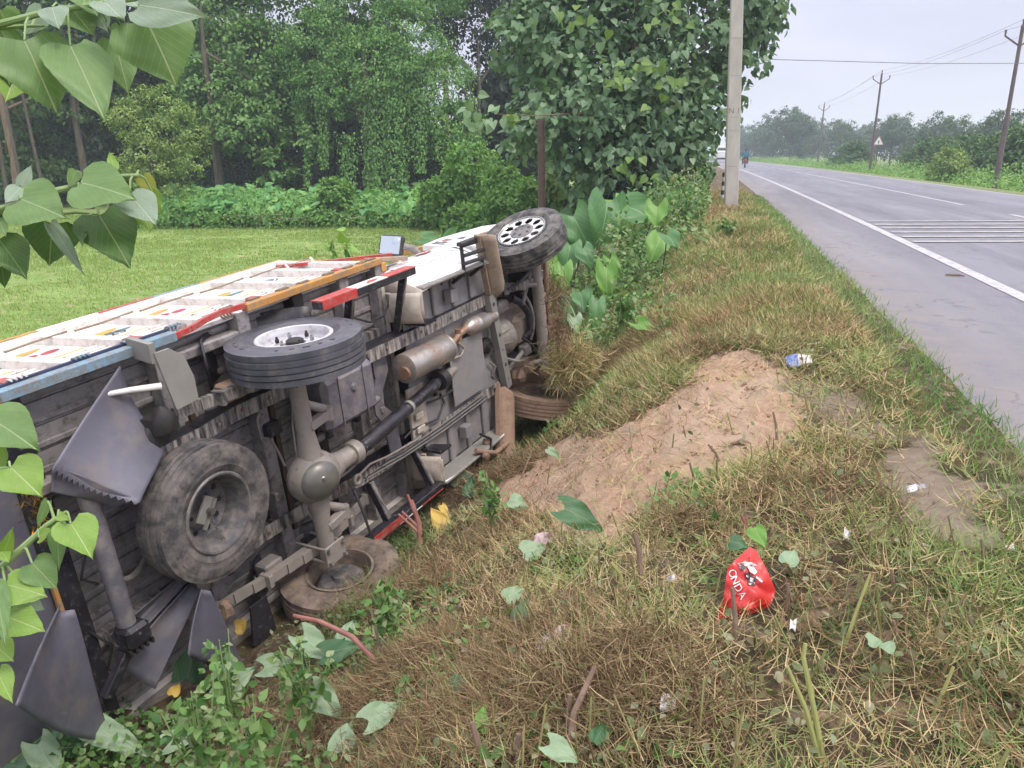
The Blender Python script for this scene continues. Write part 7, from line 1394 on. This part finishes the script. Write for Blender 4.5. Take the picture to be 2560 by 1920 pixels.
def scrap(name, px, py, w, h, ang, mats, lab, cat_, seed=0, amp=.35):
    gq = gpx(px, py, .03); dep = float((gq - CAM) @ FW) - .03; rr = np.random.default_rng(seed); k = dep / FPX; T_ = empty(name, tuple(gq)); tag(T_, lab, cat_); n_ = 9; ca, sa = math.cos(ang), math.sin(ang)
    G = [[None] * n_ for _ in range(5)]
    for i in range(5):
        for j in range(n_):
            u, v = j / (n_ - 1) - .5, i / 4 - .5; x = u * w * ca - v * h * sa; y = u * w * sa + v * h * ca; jx = (1 + .25 * math.sin(7 * u + 2 * seed)) ; p = at_depth(px + x * jx, py + y * (1 + .3 * math.sin(5 * u + seed)), dep + rr.normal() * .3 * amp * h * k - 1.1 * v * h * k); G[i][j] = tuple(p - gq + norm(CAM - p) * (.06 * h * k * math.sin(3.1 * (v + .5)) + amp * .14 * h * k * math.sin(9 * u + seed) + amp * .10 * h * k * math.sin(14 * v + 5 * u)))
    m_ = len(mats); step = (n_ - 1) // m_
    for q_ in range(m_): MB().grid([row[q_ * step:(q_ + 1) * step + 1] if q_ < m_ - 1 else row[q_ * step:] for row in G]).build('sheet' if m_ == 1 else 'printed_panel', mats[q_], T_, sm=True, solid=.0012)
    return T_
m_pw = M('paper_white', (.72, .70, .70), (.6, .57, .57), 20, .6); m_pink = M('wrapper_pink_print', (.45, .24, .24), (.6, .5, .5), 30, .45); m_wsil = M('wrapper_foil', (.5, .48, .52), (.25, .24, .28), 30, .3, .5); m_bluew = M('wrapper_blue', (.12, .18, .5), (.3, .36, .6), 25, .4); m_gbot = M('green_plastic', (.20, .42, .30), (.28, .5, .38), 15, .25); m_blkb = M('black_plastic_bag', (.02, .02, .03), (.05, .05, .07), 20, .3)
scrap('snack_wrapper', 1383, 1602, 120, 38, -.5, [m_wsil, m_pink], 'torn pink and silver snack wrapper in the brush', 'wrapper', 1)
scrap('blue_wrapper', 1995, 900, 55, 26, -.15, [m_bluew, m_pw], 'blue and white wrapper on the straw beside the soil', 'wrapper', 2)
scrap('grey_wrapper', 2292, 1217, 44, 14, -.25, [m_pw, m_wsil], 'small grey white wrapper on the sandy patch', 'wrapper', 3)
scrap('white_paper_scrap', 2117, 1336, 20, 26, .2, [m_pw], 'white paper scrap standing in the straw', 'paper scrap', 4); scrap('white_paper_scrap', 1982, 1562, 14, 26, .1, [m_pw], 'white paper scrap just below the red bag', 'paper scrap', 5)
scrap('white_paper_scrap', 2525, 1367, 20, 12, -.2, [m_pw], 'white scrap in the green grass by the asphalt', 'paper scrap', 6); scrap('small_packet', 1680, 1446, 30, 14, -.3, [m_bluew, m_pw], 'small blue and white packet in the brush', 'packet', 7); scrap('pale_rag', 1370, 1360, 75, 46, .1, [m_pink], 'dusty pinkish rag below the soil', 'rag', 8, .6); scrap('pale_rag', 1672, 1758, 34, 36, .1, [m_pw], 'greyish crumpled scrap low in the brush', 'paper scrap', 9, .6)
scrap('black_bag', 652, 1840, 100, 60, -.2, [m_blkb], 'crumpled black plastic bag among the weeds', 'bag', 10, .9)
gq = gpx(1892, 845); GB_ = empty('green_bottle', tuple(gq)); tag(GB_, 'crushed green plastic bottle on the straw', 'bottle'); MB().lathe([(0, -.10), (.03, -.10), (.034, -.08), (.03, -.03), (.034, .02), (.030, .05), (.013, .085), (.013, .10), (0, .10)], (0, 0, .035), (.75, -.6, .0), n=16).build('bottle_body', m_gbot, GB_, sm=True); MB().lathe([(0, .10), (.015, .10), (.015, .118), (0, .118)], (0, 0, .035), (.75, -.6, .0), n=12).build('cap', m_pw, GB_)
gq = gpx(1857, 1111, .02); o = MB().tube([(gq[0] - .06, gq[1], gq[2]), (gq[0], gq[1] + .01, gq[2] + .01), (gq[0] + .06, gq[1], gq[2])], [.006, .02, .005], 7).build('dry_pod', m_stick, None, sm=True); tag(o, 'dark dry pod lying on the soil', 'pod')
# ------------------------------------------------------------------ haze
mh = bpy.data.materials.new('humid_haze'); mh.use_nodes = True; t = mh.node_tree; t.nodes.clear(); out = t.nodes.new('ShaderNodeOutputMaterial'); pv = t.nodes.new('ShaderNodeVolumePrincipled'); pv.inputs['Color'].default_value = (.80, .88, 1.0, 1); pv.inputs['Density'].default_value = .0013; pv.inputs['Anisotropy'].default_value = .0; t.links.new(pv.outputs[0], out.inputs['Volume'])
hz_ = MB().box((0, 420, 10.5), (1940, 2100, 26)).build('haze', mh, None); hz_['kind'] = 'stuff'; hz_['label'] = 'thin humid haze in the air over the whole place'; hz_['category'] = 'haze'
